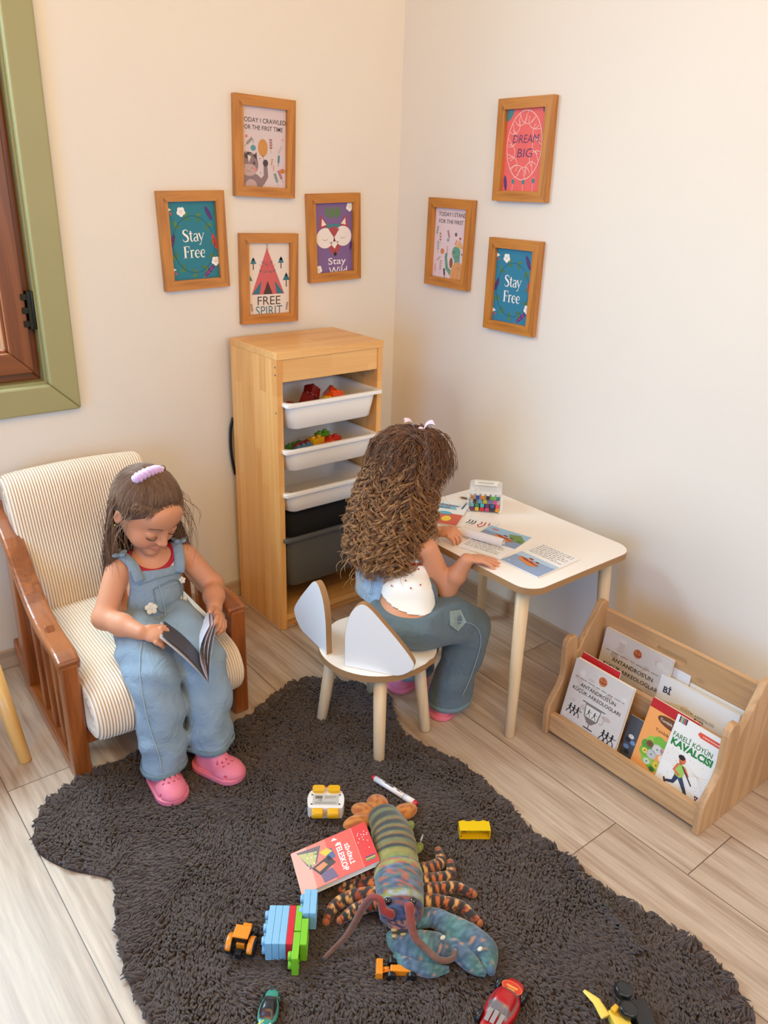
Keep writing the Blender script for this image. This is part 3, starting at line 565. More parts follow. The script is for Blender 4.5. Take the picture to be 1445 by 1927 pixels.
tag(build('toy_truck', b, PAINTED, M=T(-.563, -.292, .736) @ RZ(20), bevel=.001), 'tiny black and orange toy truck behind the top bin rim', 'toy car')
g2 = 'bricks in the second bin'
for lab, *a in (('yellow toy block, tallest in the second bin', -.51, -.245, .575, .05, .03, .045, (226, 178, 30), 2, 1, (0, 0, 12)), ('orange toy block in front of the yellow one in the second bin', -.487, -.284, .572, .048, .03, .038, (226, 88, 24), 2, 1, (8, 0, 12)),
        ('red toy block at the right of the second bin', -.452, -.255, .575, .05, .034, .04, (200, 48, 24), 2, 1, (0, 0, 10)), ('green toy block behind the red one in the second bin', -.462, -.21, .575, .05, .025, .045, (112, 176, 44), 2, 1, (0, 0, 12)),
        ('yellow toy plank lying near the rim of the second bin', -.556, -.29, .578, .06, .022, .028, (216, 170, 40), 3, 1, (4, 0, 16)), ('blue toy plank behind the yellow plank in the second bin', -.57, -.265, .58, .07, .02, .03, (84, 130, 170), 3, 1, (0, 0, 16)),
        ('green toy plank at the back left of the second bin', -.585, -.235, .58, .07, .02, .03, (70, 130, 70), 3, 1, (0, 0, 18)), ('dark red toy plank between blue and green ones in the second bin', -.565, -.25, .582, .07, .014, .033, (140, 36, 40), 3, 1, (0, 0, 17)), ('red toy block at the left end of the second bin', -.622, -.285, .57, .032, .026, .038, (196, 40, 30), 1, 1, (20, 20, 30))):
    loose(lab, *a, g2)
b = B(); b.ball((0, 0, 0), (.012, .009, .008), srgb(190, 60, 50), seg=14); tag(build('toy_bean', b, PAINTED, M=T(-.646, -.305, .474)), 'tiny red toy at the left rim of the third bin', 'toy')
P_ = crom([(-.680, -.016, .46), (-.6875, -.013, .52), (-.6895, -.012, .57), (-.687, -.013, .62), (-.679, -.016, .655)], 16); b = B(); b.tube(P_, .005, 8, srgb(14, 14, 16)); tag(build('power_cable', b, PAINTED), 'black cable loop peeking out behind the drawer unit', 'cable')

# ================================================================ ARMCHAIR
TEAKY = wood('glossy red brown chair wood', srgb(112, 54, 16), srgb(176, 100, 44), 1, rough=.28, scale=12, stretch=.08, coat=.35)
TEAKZ = wood('glossy red brown chair wood upright', srgb(112, 54, 16), srgb(172, 96, 42), 2, rough=.28, scale=12, stretch=.08, coat=.35)
chair = thing('armchair', 'child-size armchair with cream corduroy cushions and red-brown wooden arms', 'armchair', loc=(-1.22, -.36, 0))
def side_frame(xc0, xc1, lab_dir):
    """outer line runs from xc0 (front) to xc1 (back); 4.6 cm thick inwards"""
    th = .042
    def xo(y): return xc0 + (xc1 - xc0) * (y + .615) / .56
    def panel(name, prof, mat, bv=.006, t0=0, t1=th):
        n = len(prof); a = sum(prof[i][0] * prof[(i + 1) % n][1] - prof[(i + 1) % n][0] * prof[i][1] for i in range(n))
        if a < 0: prof = prof[::-1]
        A = [(xo(y) + lab_dir * t0, y, z) for y, z in prof]; D = [(xo(y) + lab_dir * t1, y, z) for y, z in prof]
        if lab_dir > 0: A, D = D, A
        b = B(); b.add(D + A, [tuple(range(n))[::-1], tuple(range(n, 2 * n))] + [(i, (i + 1) % n, n + (i + 1) % n, n + i) for i in range(n)])
        return build(name, b, mat, chair, world=True, bevel=bv, seg=3)
    arm = crom([(-.612, .335), (-.56, .347), (-.45, .349), (-.36, .37), (-.27, .418), (-.18, .482), (-.08, .53), (-.02, .535)], 26)
    lo = [(y + .004 + .008 * (i / 25), z - .03) for i, (y, z) in enumerate(arm)]
    panel('armrest', [tuple(p) for p in arm] + [tuple(p) for p in lo[::-1]] , TEAKY, .008, -.004, th + .008)
    panel('front_leg', [(-.612, 0), (-.57, 0), (-.575, .325), (-.612, .325)], TEAKZ)
    panel('rear_leg', [(-.2, .03), (-.135, .03), (-.165, .46), (-.225, .42)], TEAKZ)
    panel('sled_rail', [(-.612, .0), (-.15, .0), (-.045, .085), (-.062, .125), (-.17, .038), (-.571, .032)], TEAKY)
    for y in (-.49, -.41, -.32):
        panel('slat', [(y - .012, .03), (y + .012, .03), (y + .012 + .02, .36 + max(0, y + .4) * .5), (y - .012 + .02, .345 + max(0, y + .4) * .5)], TEAKZ, .004, .01, .032)
side_frame(-1.468, -1.446, 1); side_frame(-.985, -.995, -1)
b = B(); b.box((-1.425, -.6, .085), (-1.03, -.565, .125)); build('seat_rail', b, TEAKY, chair, world=True, bevel=.004)
b = B(); b.box((-1.42, -.17, .2), (-1.035, -.14, .26)); build('seat_rail', b, TEAKY, chair, world=True, bevel=.004)
CORD = vcol('cream corduroy', .85, bump=.2, bscale=400, var=.03, vscale=6, sheen=.3)
def cushion(name, prof, xa, xb, bulge=.012, endr=.018, rib=.0072, amp=.0042):
    """closed profile in (y,z) swept along x, ribbed across x, with rounded ends"""
    prof = np.asarray(prof, float); n = len(prof); nr = int((xb - xa) / rib); m = nr * 6
    c = prof.mean(0); tn = np.roll(prof, -1, 0) - np.roll(prof, 1, 0); nn = np.stack([tn[:, 1], -tn[:, 0]], 1); nn /= np.linalg.norm(nn, axis=1, keepdims=True)
    if ((prof - c) * nn).sum() < 0: nn = -nn
    rows = []
    for i in range(m + 1):
        t = i / m; x = xa + (xb - xa) * t; e = min(t, 1 - t) * (xb - xa)
        ins = -(endr - math.sqrt(max(0, endr ** 2 - (endr - e) ** 2))) if e < endr else 0
        d = ins + amp * (abs(sin(pi * nr * t)) - .5) * 1.4 + bulge * (sin(pi * t) ** .5 - .6)
        P = prof + nn * d; rows.append([(x, p[0], p[1]) for p in P] + [(x, P[0][0], P[0][1])])
    g_, c_ = np.array(srgb(186, 148, 114)), np.array(srgb(242, 226, 206)); wv = [min(1, abs(sin(pi * nr * i / m)) * 1.25) for i in range(m + 1)]; cc = np.array([g_ + (c_ - g_) * v for v in wv for _ in range(n + 1)])  # groove rows coloured darker: shade between the ribs painted in
    b = B(); b.grid(rows, cc); k = n + 1
    b.add(rows[0][:-1], [tuple(range(n))], tuple(c_)); b.add(rows[-1][:-1], [tuple(range(n))[::-1]], tuple(c_))
    o = build(name, b, CORD, chair, world=True)
    bm = bmesh.new(); bm.from_mesh(o.data); bmesh.ops.remove_doubles(bm, verts=bm.verts, dist=1e-5); bmesh.ops.recalc_face_normals(bm, faces=bm.faces); bm.to_mesh(o.data); bm.free()
    return o
seat_prof = crom([(-.2, .285), (-.32, .283), (-.45, .275), (-.58, .268), (-.655, .25), (-.69, .2), (-.68, .145), (-.63, .122), (-.5, .125), (-.3, .155), (-.18, .18), (-.175, .24), (-.2, .285)], 72)[:-1]
cushion('seat_cushion', seat_prof, -1.424, -1.03)
back_prof = crom([(-.255, .27), (-.235, .36), (-.19, .47), (-.155, .56), (-.125, .612), (-.09, .628), (-.055, .61), (-.06, .55), (-.1, .42), (-.14, .3), (-.19, .24), (-.24, .24), (-.255, .27)], 72)[:-1]
cushion('back_cushion', back_prof, -1.418, -1.03)

# ================================================================ TABLE
ASH = wood('pale ash', srgb(202, 168, 128), srgb(228, 198, 160), 2, rough=.45, scale=8, stretch=.08)
MDF = plain('bare brown board edge', srgb(160, 120, 78), .6, bump=.3, bscale=150, var=.06, vscale=30); WLAM = plain('white laminate', srgb(244, 234, 226), .3, coat=.15)
TH = .475
table = thing('kids_table', 'small white rounded table on pale wooden legs against the right wall', 'table', loc=(-.31, -.88, 0))
tx0, tx1, ty0, ty1 = -.518, -.095, -1.178, -.588
b = B(); b.prism(rrect(tx0, tx1, ty0, ty1, .055, 10), TH - .018, TH - .0004); b.m = [0] * len(b.f)
o = build('tabletop', b, MDF, table, world=True)
b = B(); b.prism(rrect(tx0 + .0008, tx1 - .0008, ty0 + .0008, ty1 - .0008, .054, 10), TH - .0006, TH); build('laminate_surface', b, WLAM, o, world=True)
for (ax, ay), (bx, by) in (((-.478, -1.128), (-.462, -1.108)), ((-.1, -1.128), (-.135, -1.115)), ((-.478, -.64), (-.462, -.655)), ((-.1, -.64), (-.135, -.655))):
    b = B(); b.tube([(ax, ay, 0), (ax, ay, .003), (bx, by, TH - .018)], [.0115, .0135, .0185], 20); build('leg', b, ASH, table, world=True)

# ================================================================ STOOL WITH EARS
stool = thing('kids_chair', 'low white stool-chair with two mouse-ear backrests and round pale legs', 'chair', loc=(-.745, -.87, 0))
SH, scx, scy, fa = .262, -.745, -.872, rad(8)
b = B(); seat = []
for k in range(48):
    a = 2 * pi * k / 48; r = .152; x, y = r * cos(a), r * sin(a)
    if x > 0: x = x * (1 - .0) ; y = y * (1 + .02)
    s_ = 1.04 if abs(sin(2 * (a))) > .7 and cos(a) > 0 else 1
    seat.append((scx + (x * cos(fa) - y * sin(fa)) * s_, scy + (x * sin(fa) + y * cos(fa)) * s_))
b.prism(seat, SH - .018, SH - .0004); o = build('seat', b, MDF, stool, world=True)
b = B(); b.prism([(scx + (x - scx) * .995, scy + (y - scy) * .995) for x, y in seat], SH - .0006, SH); build('laminate_surface', b, WLAM, o, world=True)
for (ax, ay) in ((-.85, -.772), (-.827, -.998), (-.648, -.975), (-.66, -.752)):
    dx, dy = scx - ax, scy - ay
    b = B(); b.tube([(ax, ay, .004), (ax, ay, .007), (ax + dx * .22, ay + dy * .22, SH - .018)], [.0125, .0145, .0175], 20); build('leg', b, ASH, stool, world=True)
EARW = plain('white ear laminate', srgb(240, 238, 236), .3, coat=.15)
def ear(p0, p1, hgt, lean, skew):
    """egg-shaped board standing on the seat between p0 and p1 (outer face towards the camera side)"""
    d = Vector((p1[0] - p0[0], p1[1] - p0[1], 0)).normalized(); nrm = Vector((d.y, -d.x, 0))
    up = (Vector((0, 0, 1)) + nrm * lean).normalized()
    prof = crom([(0, 0), (0, .05), (.001, .1), (.012, .15), (.034, .18), (.058, .179), (.1, .138), (.14, .095), (.172, .055), (.177, .036), (.163, .016), (.13, 0), (.06, -.001), (0, 0)], 64)[:-1]
    prof = [(u, max(-.0005, v * hgt / .183)) for u, v in prof]
    M = Matrix(((d.x, up.x, nrm.x, p0[0]), (d.y, up.y, nrm.y, p0[1]), (d.z, up.z, nrm.z, SH), (0, 0, 0, 1)))
    b = B(); b.prism(prof, -.008, .008, M=M); e = build('ear_backrest', b, MDF, stool, world=True)
    q = [(p[0], max(p[1], .0004)) for p in prof]; cx, cy = np.mean(q, 0); q = [(cx + (x - cx) * .992, cy + (y - cy) * .992) for x, y in q]
    b = B(); b.prism(q, .0078, .0086, M=M); build('laminate_face', b, EARW, e, world=True)
    b = B(); b.prism(q, -.0086, -.0078, M=M); build('laminate_face', b, EARW, e, world=True)
ear((-.874, -.842), (-.864, -.742), .19, -.03, 0)
ear((-.868, -.904), (-.7945, -1.0093), .183, 0, 0)

# ================================================================ BOOK RACK
OAKX = wood('warm oak laminate upright', srgb(168, 124, 84), srgb(212, 168, 122), 2, rough=.5, scale=11, stretch=.09, knots=.35)
OAKY = wood('warm oak laminate along', srgb(168, 124, 84), srgb(212, 168, 122), 1, rough=.5, scale=11, stretch=.07, knots=.25)
rack = thing('book_rack', 'low oak-look book display rack with two rows and a handle slot by the right wall', 'bookshelf', loc=(-.23, -1.4, 0))
side = crom([(-.392, .012), (-.396, .07), (-.388, .1), (-.362, .135), (-.348, .165), (-.348, .2), (-.352, .262)], 14)
prof = [(-.392, 0)] + [tuple(p) for p in side] + [(-.348, .278), (-.335, .288), (-.315, .286), (-.306, .274), (-.303, .235), (-.298, .232), (-.232, .335), (-.222, .352), (-.205, .357), (-.19, .348), (-.185, .33), (-.062, .02), (-.06, 0)]
for ya in (-1.184, -1.642):
    b = B(); M = Matrix(((1, 0, 0, 0), (0, 0, 1, ya), (0, 1, 0, 0), (0, 0, 0, 1))); n = len(prof)
    V = [(x, ya, z) for x, z in prof] + [(x, ya + .018, z) for x, z in prof]
    b.add(V, [tuple(range(n)), tuple(range(n, 2 * n))[::-1]] + [(i, n + i, n + (i + 1) % n, (i + 1) % n) for i in range(n)]); o = build('side_panel', b, OAKX, rack, world=True, bevel=.003)
    bm = bmesh.new(); bm.from_mesh(o.data); bmesh.ops.recalc_face_normals(bm, faces=bm.faces); bm.to_mesh(o.data); bm.free()
ra, rb_ = -1.624, -1.184
b = B(); b.box((-.385, ra, .012), (-.368, rb_, .068)); build('front_rail', b, OAKY, rack, world=True, bevel=.0015)
b = B(); b.box((-.368, ra, .024), (-.12, rb_, .036)); build('bottom_shelf', b, OAKY, rack, world=True)
b = B(); bt = .016   # middle divider, leaning back
b.add([(-.295, ra, .036), (-.279, ra, .036), (-.267, ra, .195), (-.283, ra, .195), (-.295, rb_, .036), (-.279, rb_, .036), (-.267, rb_, .195), (-.283, rb_, .195)], [(0, 1, 2, 3), (7, 6, 5, 4), (0, 4, 5, 1), (1, 5, 6, 2), (2, 6, 7, 3), (3, 7, 4, 0)]); build('divider', b, OAKY, rack, world=True, bevel=.0015)
# back board with handle slot: board with a hole
def holed(b, y0, y1, z0, z1, hy0, hy1, hz0, hz1, x_of, th):
    hole = rrect(hy0, hy1, hz0, hz1, (hz1 - hz0) * .48, 6); n = len(hole); outer = []
    for (y, z) in hole:   # matching outer points by ray from the hole centre
        cy, cz = (hy0 + hy1) / 2, (hz0 + hz1) / 2; dy, dz = y - cy, z - cz; t = min([(y1 - cy) / dy if dy > 1e-9 else 9e9, (y0 - cy) / dy if dy < -1e-9 else 9e9, (z1 - cz) / dz if dz > 1e-9 else 9e9, (z0 - cz) / dz if dz < -1e-9 else 9e9]); outer.append((cy + dy * t, cz + dz * t))
    for c in ((y0, z0), (y0, z1), (y1, z0), (y1, z1)):
        i = min(range(n), key=lambda j: (outer[j][0] - c[0]) ** 2 + (outer[j][1] - c[1]) ** 2); outer[i] = c
    V = [(x_of(z), y, z) for y, z in outer] + [(x_of(z), y, z) for y, z in hole] + [(x_of(z) + th, y, z) for y, z in outer] + [(x_of(z) + th, y, z) for y, z in hole]; F = []
    for j in range(n):
        k = (j + 1) % n; F += [(j, k, n + k, n + j), (2 * n + k, 2 * n + j, 3 * n + j, 3 * n + k), (n + j, n + k, 3 * n + k, 3 * n + j), (k, j, 2 * n + j, 2 * n + k)]
    b.add(V, F)
b = B(); holed(b, ra, rb_, .03, .325, -1.435, -1.345, .272, .296, lambda z: -.17 - (z - .03) * .09, .016)
o = build('back_board', b, OAKY, rack, world=True); bm = bmesh.new(); bm.from_mesh(o.data); bmesh.ops.recalc_face_normals(bm, faces=bm.faces); bm.to_mesh(o.data); bm.free()

# ---------------------------------------------------------------- books
PAGE = plain('cut paper edges', srgb(226, 220, 212), .8)
def book(name, label, cat, M, w_, h_, t_, bgc, fn=None, group=None, spine=None, back=(230, 225, 220)):
    """closed book lying in its local xy plane, cover facing +z, origin at the bottom left corner of the back cover"""
    o = thing(name, label, cat, M, group)
    b = B(); b.box((.001, .001, .0006), (w_ - .0015, h_ - .001, t_ - .0006)); build('pages', b, PAGE, o)
    b = B(); c = srgb(*bgc); b.box((0, 0, 0), (w_, h_, .0006), srgb(*back)); b.box((0, 0, t_ - .0006), (w_, h_, t_), c); b.box((-.0004, 0, 0), (.0004, h_, t_), srgb(*(spine or bgc)))
    A = Art(w_, h_, None, z=t_, b=b, M=T(w_ / 2, h_ / 2, 0))
    if fn: fn(A)
    build('cover', b, PRINT, o); return o
def person_art(A, x, y, s, run=False, col=(20, 18, 18)):
    q = lambda a, c: (x + a * s / A.w, y - c * s / A.h)
    A.ell(*q(0, .95), s * .09, s * .09, col, 3); A.line([q(-.0, .85), q(-.03, .45)], s * .16, col, 3); A.line([q(-.03, .48), q(-.25, .2), q(-.32, 0)], s * .08, col, 3); A.line([q(-.03, .48), q(.2, .25), q(.22, 0)], s * .08, col, 3); A.line([q(0, .78), q(.28, .65), q(.4, .8)], s * .05, col, 3); A.line([q(0, .78), q(-.25, .6)], s * .05, col, 3)
def art_antandros(A, full=True):
    for i in range(26): x, y = random.random(), random.random() * (1 if full else .5); A.ell(x * .9 + .05, y * .9 + .05, .006 + .008 * random.random(), .004 + .008 * random.random(), random.choice([(196, 180, 170), (214, 204, 198), (186, 168, 158), (204, 190, 184)]), 1 + i * .01, n=9)
    A.ell(.52, .12, .0125, .0125, (196, 104, 56), 2); A.line([(.47, .13), (.52, .145), (.58, .13)], .002, (60, 34, 26), 3); A.line([(.52, .07), (.52, .14)], .001, (60, 34, 26), 3); A.line([(.49, .09), (.55, .09), (.56, .12)], .0008, (60, 34, 26), 3)
    A.scribble(.07, .235, .93, 1, .1, .0016, (96, 80, 74), 2)
    A.text("ANTANDROS'UN", .5, .31, A.w * .62, (24, 20, 20), 2, bold=.01); A.text('KÜÇÜK ARKEOLOGLARI', .5, .4, A.w * .84, (24, 20, 20), 2, bold=.01)
    if full:
        A.line([(.3, .5), (.7, .5)], .0022, (30, 26, 26), 2); A.poly([(.36, .51), (.64, .51), (.62, .68), (.54, .76), (.46, .76), (.38, .68)], (120, 108, 102), 2); A.poly([(.375, .525), (.625, .525), (.6, .68), (.4, .68)], (214, 204, 198), 2.5)
        A.line([(.42, .83), (.58, .83)], .003, (30, 26, 26), 2); A.line([(.5, .76), (.5, .83)], .003, (120, 108, 102), 2); A.ring(.33, .62, .006, .012, .001, (120, 108, 102), 2, 60, 300, 10); A.ring(.67, .62, .006, .012, .001, (120, 108, 102), 2, 240, 480, 10)
        for x in (.13, .2, .27): person_art(A, x, .77, .028)
        for x in (.76, .83, .91): person_art(A, x, .86, .03)
        for x in (.45, .55): person_art(A, x, .67, .02)
        for k in range(9): A.ring(.12 + k * .095, .95, .0045, .0045, .0012, (90, 82, 80), 2, n=10)
def art_flute(A):
    for k in range(6): A.line([(.02, .5 + k * .03), (.25, .46 + k * .035), (.5, .54 + k * .04), (.75, .62), (.98, .58 + k * .05)], .0006, (214, 190, 160), 1)
    for k in range(24): A.ell(.06 + .9 * random.random(), .4 + .5 * random.random(), .0012, .0012, (206, 180, 140), 1, n=6)
    for k, c in enumerate(((70, 60, 120), (200, 160, 60), (60, 140, 150), (190, 50, 50), (50, 50, 60))): A.rect(.06 + k * .035, .0, .09 + k * .035, .085, c, 2)
    A.poly([(.52, .06), (1.0, .06), (1.0, .13), (.56, .13), (.49, .1)], (226, 84, 58), 2); A.scribble(.6, .096, .97, 1, .1, .0018, (250, 235, 225), 3)
    A.text('FARELİ KÖYÜN', .47, .25, A.w * .84, (38, 116, 62), 2, height=.017, bold=.01); A.text('KAVALCISI', .5, .36, A.w * .88, (26, 128, 52), 3, height=.019, bold=.045)
    sk, hair = (222, 110, 70), (40, 30, 34)
    A.ell(.4, .53, .0085, .0105, sk, 3); A.ell(.37, .5, .0085, .0065, hair, 4); A.rect(.36, .56, .42, .6, sk, 3)
    A.poly([(.33, .59), (.5, .59), (.52, .76), (.34, .77)], (160, 196, 90), 3); A.line([(.35, .6), (.3, .7), (.44, .74)], .0062, sk, 4); A.line([(.49, .61), (.6, .69), (.52, .66)], .0062, sk, 4); A.line([(.44, .6), (.72, .78)], .0032, (60, 40, 40), 5)
    A.line([(.4, .76), (.36, .86), (.22, .9)], [.0125, .009, .006], (52, 60, 86), 3); A.line([(.47, .76), (.62, .88), (.74, .99)], [.0125, .009, .007], (60, 68, 96), 3.5); A.line([(.17, .87), (.22, .93)], .0045, (60, 40, 34), 4); A.line([(.72, 1.0), (.84, .97)], .0048, (60, 40, 34), 4)
    A.poly([(.84, .86), (.93, .86), (.885, .93)], (120, 34, 44), 3); A.ell(.885, .885, .0015, .0015, (250, 240, 240), 4)
def art_tombik(A):
    A.rect(0, 0, 1, .13, (186, 30, 30), 1); A.ell(.52, .22, .04, .014, (110, 62, 30), 2, -4); A.text('Tombik Oğlak', .52, .22, A.w * .5, (245, 230, 210), 3); A.text('Tombik Kitaplar', .55, .38, A.w * .6, (70, 40, 30), 2)
    for k in range(11): a = k * .57; A.ell(.45 + .25 * cos(a), .68 + .17 * sin(a), .016, .014, random.choice([(120, 176, 60), (90, 150, 56), (150, 190, 70)]), 2 + k * .03)
    for x, y, r, c in ((.42, .62, .014, (206, 200, 194)), (.34, .72, .013, (190, 188, 186)), (.55, .6, .009, (228, 150, 150)), (.58, .7, .012, (240, 220, 200)), (.62, .66, .007, (220, 60, 50)), (.2, .72, .008, (230, 200, 90)), (.5, .82, .011, (220, 190, 60)), (.25, .6, .01, (120, 80, 50)), (.44, .9, .008, (60, 120, 60)), (.3, .84, .009, (200, 210, 190))): A.ell(x, y, r, r * .9, c, 3); A.ell(x, y, .0018, .0018, (30, 30, 30), 4)
def leaning(x, y, z, w_, lean, rot=0):
    """local x runs along the rack (towards -y), local y up and back towards the wall"""
    return frameM((x, y, z), (sin(rad(rot)) * -.3, -cos(rad(rot)), sin(rad(rot))), (sin(rad(lean)), 0, cos(rad(lean))))
book('picture_book', 'orange picture book with a red top strip, behind the beige front book of the rack', 'book', leaning(-.345, -1.2, .038, .1, 14), .12, .205, .004, (238, 170, 110), lambda A: (A.rect(0, 0, 1, .1, (196, 30, 36), 1), A.ell(.12, .6, .012, .03, (110, 150, 110), 2)), 'books in the rack')
book('picture_book', 'beige ANTANDROS picture book with black figures, in the front row of the rack', 'book', leaning(-.3585, -1.2, .038, .19, 12, -1), .178, .198, .012, (206, 194, 188), art_antandros, 'books in the rack', (110, 90, 86))
book('picture_book', 'orange picture book with a goat drawing, left of the green-titled flute book', 'book', leaning(-.343, -1.415, .038, .12, 14, -2), .13, .19, .004, (240, 160, 88), art_tombik, 'books in the rack')
book('picture_book', 'white FARELI KOYUN flute player book, rightmost in the front row of the rack', 'book', leaning(-.349, -1.489, .038, .12, 14, -2), .122, .186, .004, (238, 232, 226), art_flute, 'books in the rack')
book('picture_book', 'dark patterned book low between the beige and the goat books in the rack', 'book', leaning(-.336, -1.378, .038, .1, 12), .1, .115, .003, (80, 84, 92), lambda A: [A.ell(random.random() * .8 + .1, random.random() * .8 + .1, .008, .006, random.choice([(120, 150, 190), (190, 60, 60), (230, 225, 220), (50, 50, 60)]), 1 + k * .02) for k in range(16)], 'books in the rack')
book('picture_book', 'beige ANTANDROS book in the rear row, half hidden behind the front one', 'book', leaning(-.232, -1.198, .036, .2, 9), .205, .245, .01, (206, 196, 190), lambda A: art_antandros(A, False), 'books in the rack')
book('picture_book', 'plain white book, hindmost at the left of the rear row', 'book', leaning(-.2165, -1.19, .036, .15, 9), .125, .262, .003, (226, 222, 224), None, 'books in the rack')
book('picture_book', 'narrow white book sticking up mid rack behind the beige ones', 'book', leaning(-.222, -1.33, .036, .1, 9), .12, .222, .003, (222, 218, 222), None, 'books in the rack')
def art_small(A):
    A.text('Bİ', .12, .16, A.w * .1, (50, 50, 80), 2, bold=.03); A.poly([(0, .35), (.4, .25), (1, .5), (1, 1), (0, 1)], (222, 196, 160), 1); A.text('KÜÇÜK ARKEOLOG', .55, .3, A.w * .42, (90, 70, 60), 2)
    for k, c in enumerate(((60, 60, 90), (200, 160, 60), (190, 50, 50), (60, 130, 140))): A.rect(.52 + k * .03, .33, .545 + k * .03, .45, c, 3)
book('picture_book', 'tan and white book lettered KUCUK in the rear row behind the flute book', 'book', leaning(-.2365, -1.384, .036, .2, 9), .215, .2, .008, (230, 224, 220), art_small, 'books in the rack')
book('picture_book', 'white-edged book, hindmost at the right of the rear row', 'book', leaning(-.217, -1.45, .036, .2, 9), .16, .202, .004, (232, 226, 222), None, 'books in the rack')

# ================================================================ ON THE TABLE
def sheet(b, P, col, th=.0006):
    P = np.asarray(P, float); b.grid(P, srgb(*col)); Q = P.copy(); Q[..., 2] -= th; b.grid(Q[::-1], srgb(*col))
# open picture book: spine seam from s0 to s1
def open_book_page(A, side):
    if side == 'R':
        A.rect(0, 0, 1, .5, (240, 236, 236), 1); A.rect(0, .5, 1, 1, (140, 158, 190), 1); A.poly([(0, .5), (1, .5), (1, .6), (0, .66)], (176, 198, 222), 2)
    else:
        A.rect(0, 0, 1, .55, (130, 150, 186), 1); A.poly([(0, 0), (1, 0), (1, .25), (0, .2)], (150, 190, 226), 2); A.rect(0, .55, 1, 1, (238, 234, 234), 1)
def boat(A, x, y, s, rot=0):
    c_, s_ = cos(rad(rot)), sin(rad(rot)); q = lambda a, e: (x + (a * c_ - e * s_) * s / A.w, y - (a * s_ + e * c_) * s / A.h)
    A.poly([q(-.5, .12), q(-.35, -.1), (q(.25, -.16)), q(.5, .1), q(.3, .04), q(-.2, .02)], (214, 126, 40), 4); A.poly([q(-.5, .12), q(-.2, .02), q(.3, .04), q(.5, .1), q(.2, .14), q(-.25, .16)], (150, 54, 34), 4.5)
    A.ell(*q(-.08, .22), s * .1, s * .1, (226, 160, 130), 5); A.ell(*q(-.1, .27), s * .1, s * .06, (110, 50, 40), 5.5); A.ell(*q(.22, .2), s * .08, s * .08, (226, 160, 130), 5); A.ell(*q(.22, .26), s * .08, s * .05, (50, 34, 30), 5.5)
def lines_txt(A, x0, y0, n, w_, dy=.055): A.scribble(x0 - w_ / 2, y0, x0 + w_ / 2, n, dy, .0022, (84, 80, 88), 3, n)
ob = thing('open_book', 'open picture book with boats at sea lying on the white table', 'book', T(0, 0, TH + .0008) @ T(-.36, -1.0, 0))
# page corners found on the table plane: spine (-.441,-1.016) - (-.278,-.989)
def page(name, o_, ax, ay, w_, h_, fn, lift):
    M = frameM((o_[0], o_[1], 0), ax, ay); b = B(); A = Art(w_, h_, None, z=.003, b=b, M=T(w_ / 2, h_ / 2, 0)); b.box((0, 0, 0), (w_, h_, .003), srgb(236, 230, 228)); fn(A)
    # curve the page: raise near the spine
    for i, v in enumerate(b.v):
        v = np.array(v); v[:, 2] += lift * np.sin(np.clip(v[:, 0] / w_, 0, 1) * pi) * 1.0; b.v[i] = v
    A4 = np.array(T(-(-.36), 1.0, 0) @ M)
    for i, v in enumerate(b.v): b.v[i] = v @ A4[:3, :3].T + A4[:3, 3]
    return build(name, b, PRINT, ob)
def fnR(A):
    open_book_page(A, 'R'); lines_txt(A, .5, .06, 7, .86); boat(A, .42, .74, .075, -10); A.ell(.12, .9, .002, .002, (245, 245, 245), 3)
def fnL(A):
    open_book_page(A, 'L'); boat(A, .55, .33, .07, -14); A.poly([(.55, .12), (.8, .06), (1, .22), (1, .34), (.7, .3)], (110, 140, 70), 3); lines_txt(A, .45, .66, 5, .8); A.ell(.2, .1, .012, .004, (200, 90, 100), 3); A.ell(.9, .28, .006, .004, (60, 100, 50), 4)
page('right_page', (-.449, -1.012), (.004, -.125, 0), (.163, .024, 0), .124, .17, fnR, .0)
page('left_page', (-.482, -.884), (.033, -.128, 0), (.163, .030, 0), .130, .178, fnL, .0)
b = B(); P = []   # the leaf being turned, rolled over lengthwise
A0, A1 = np.array((-.425, -.838, .0)), np.array((-.388, -.962, .0)); sd_ = np.array((.96, .28, 0))
for i in range(18):
    a = -.6 + i / 17 * 4.6; r0_ = .0125
    P.append([A0 + (A1 - A0) * k / 8 + sd_ * (r0_ * cos(a) * (1 - .03 * k)) + np.array((0, 0, r0_ * 1.0 + .002 + r0_ * sin(a))) for k in range(9)])
P = np.array(P) + np.array([.36, 1.0, 0]); sheet(b, P, (232, 226, 228)); build('turning_leaf', b, PRINT, ob)
def flat_book(label, o_, ax, ay, w_, h_, t_, bgc, fn, z=TH + .0006):
    return book('picture_book', label, 'book', frameM((o_[0], o_[1], z), ax, ay), w_, h_, t_, bgc, fn, 'books lying on the table')
def art_ayakkabici(A):
    A.rect(0, .5, 1, 1, (206, 92, 70), 1); A.poly([(.02, .06), (.86, .1), (.74, .2), (.8, .3), (.02, .34)], (120, 180, 196), 2); A.text('AYAKKABICI', .42, .14, A.w * .72, (164, 44, 70), 3, bold=.03, height=.011); A.text('CÜCELER', .4, .255, A.w * .52, (110, 50, 90), 3, bold=.03, height=.011)
    A.ell(.6, .5, .02, .012, (90, 170, 190), 3); A.ell(.4, .7, .018, .016, (226, 160, 130), 3); A.ell(.3, .62, .014, .01, (60, 90, 130), 3); A.ell(.7, .75, .014, .02, (240, 200, 60), 3)
flat_book('picture book titled AYAKKABICI CUCELER lying on the table between girl and marker box', (-.468, -.672), (.069, -.109, 0), (.115, .045, 0), .135, .165, .004, (232, 228, 222), art_ayakkabici)
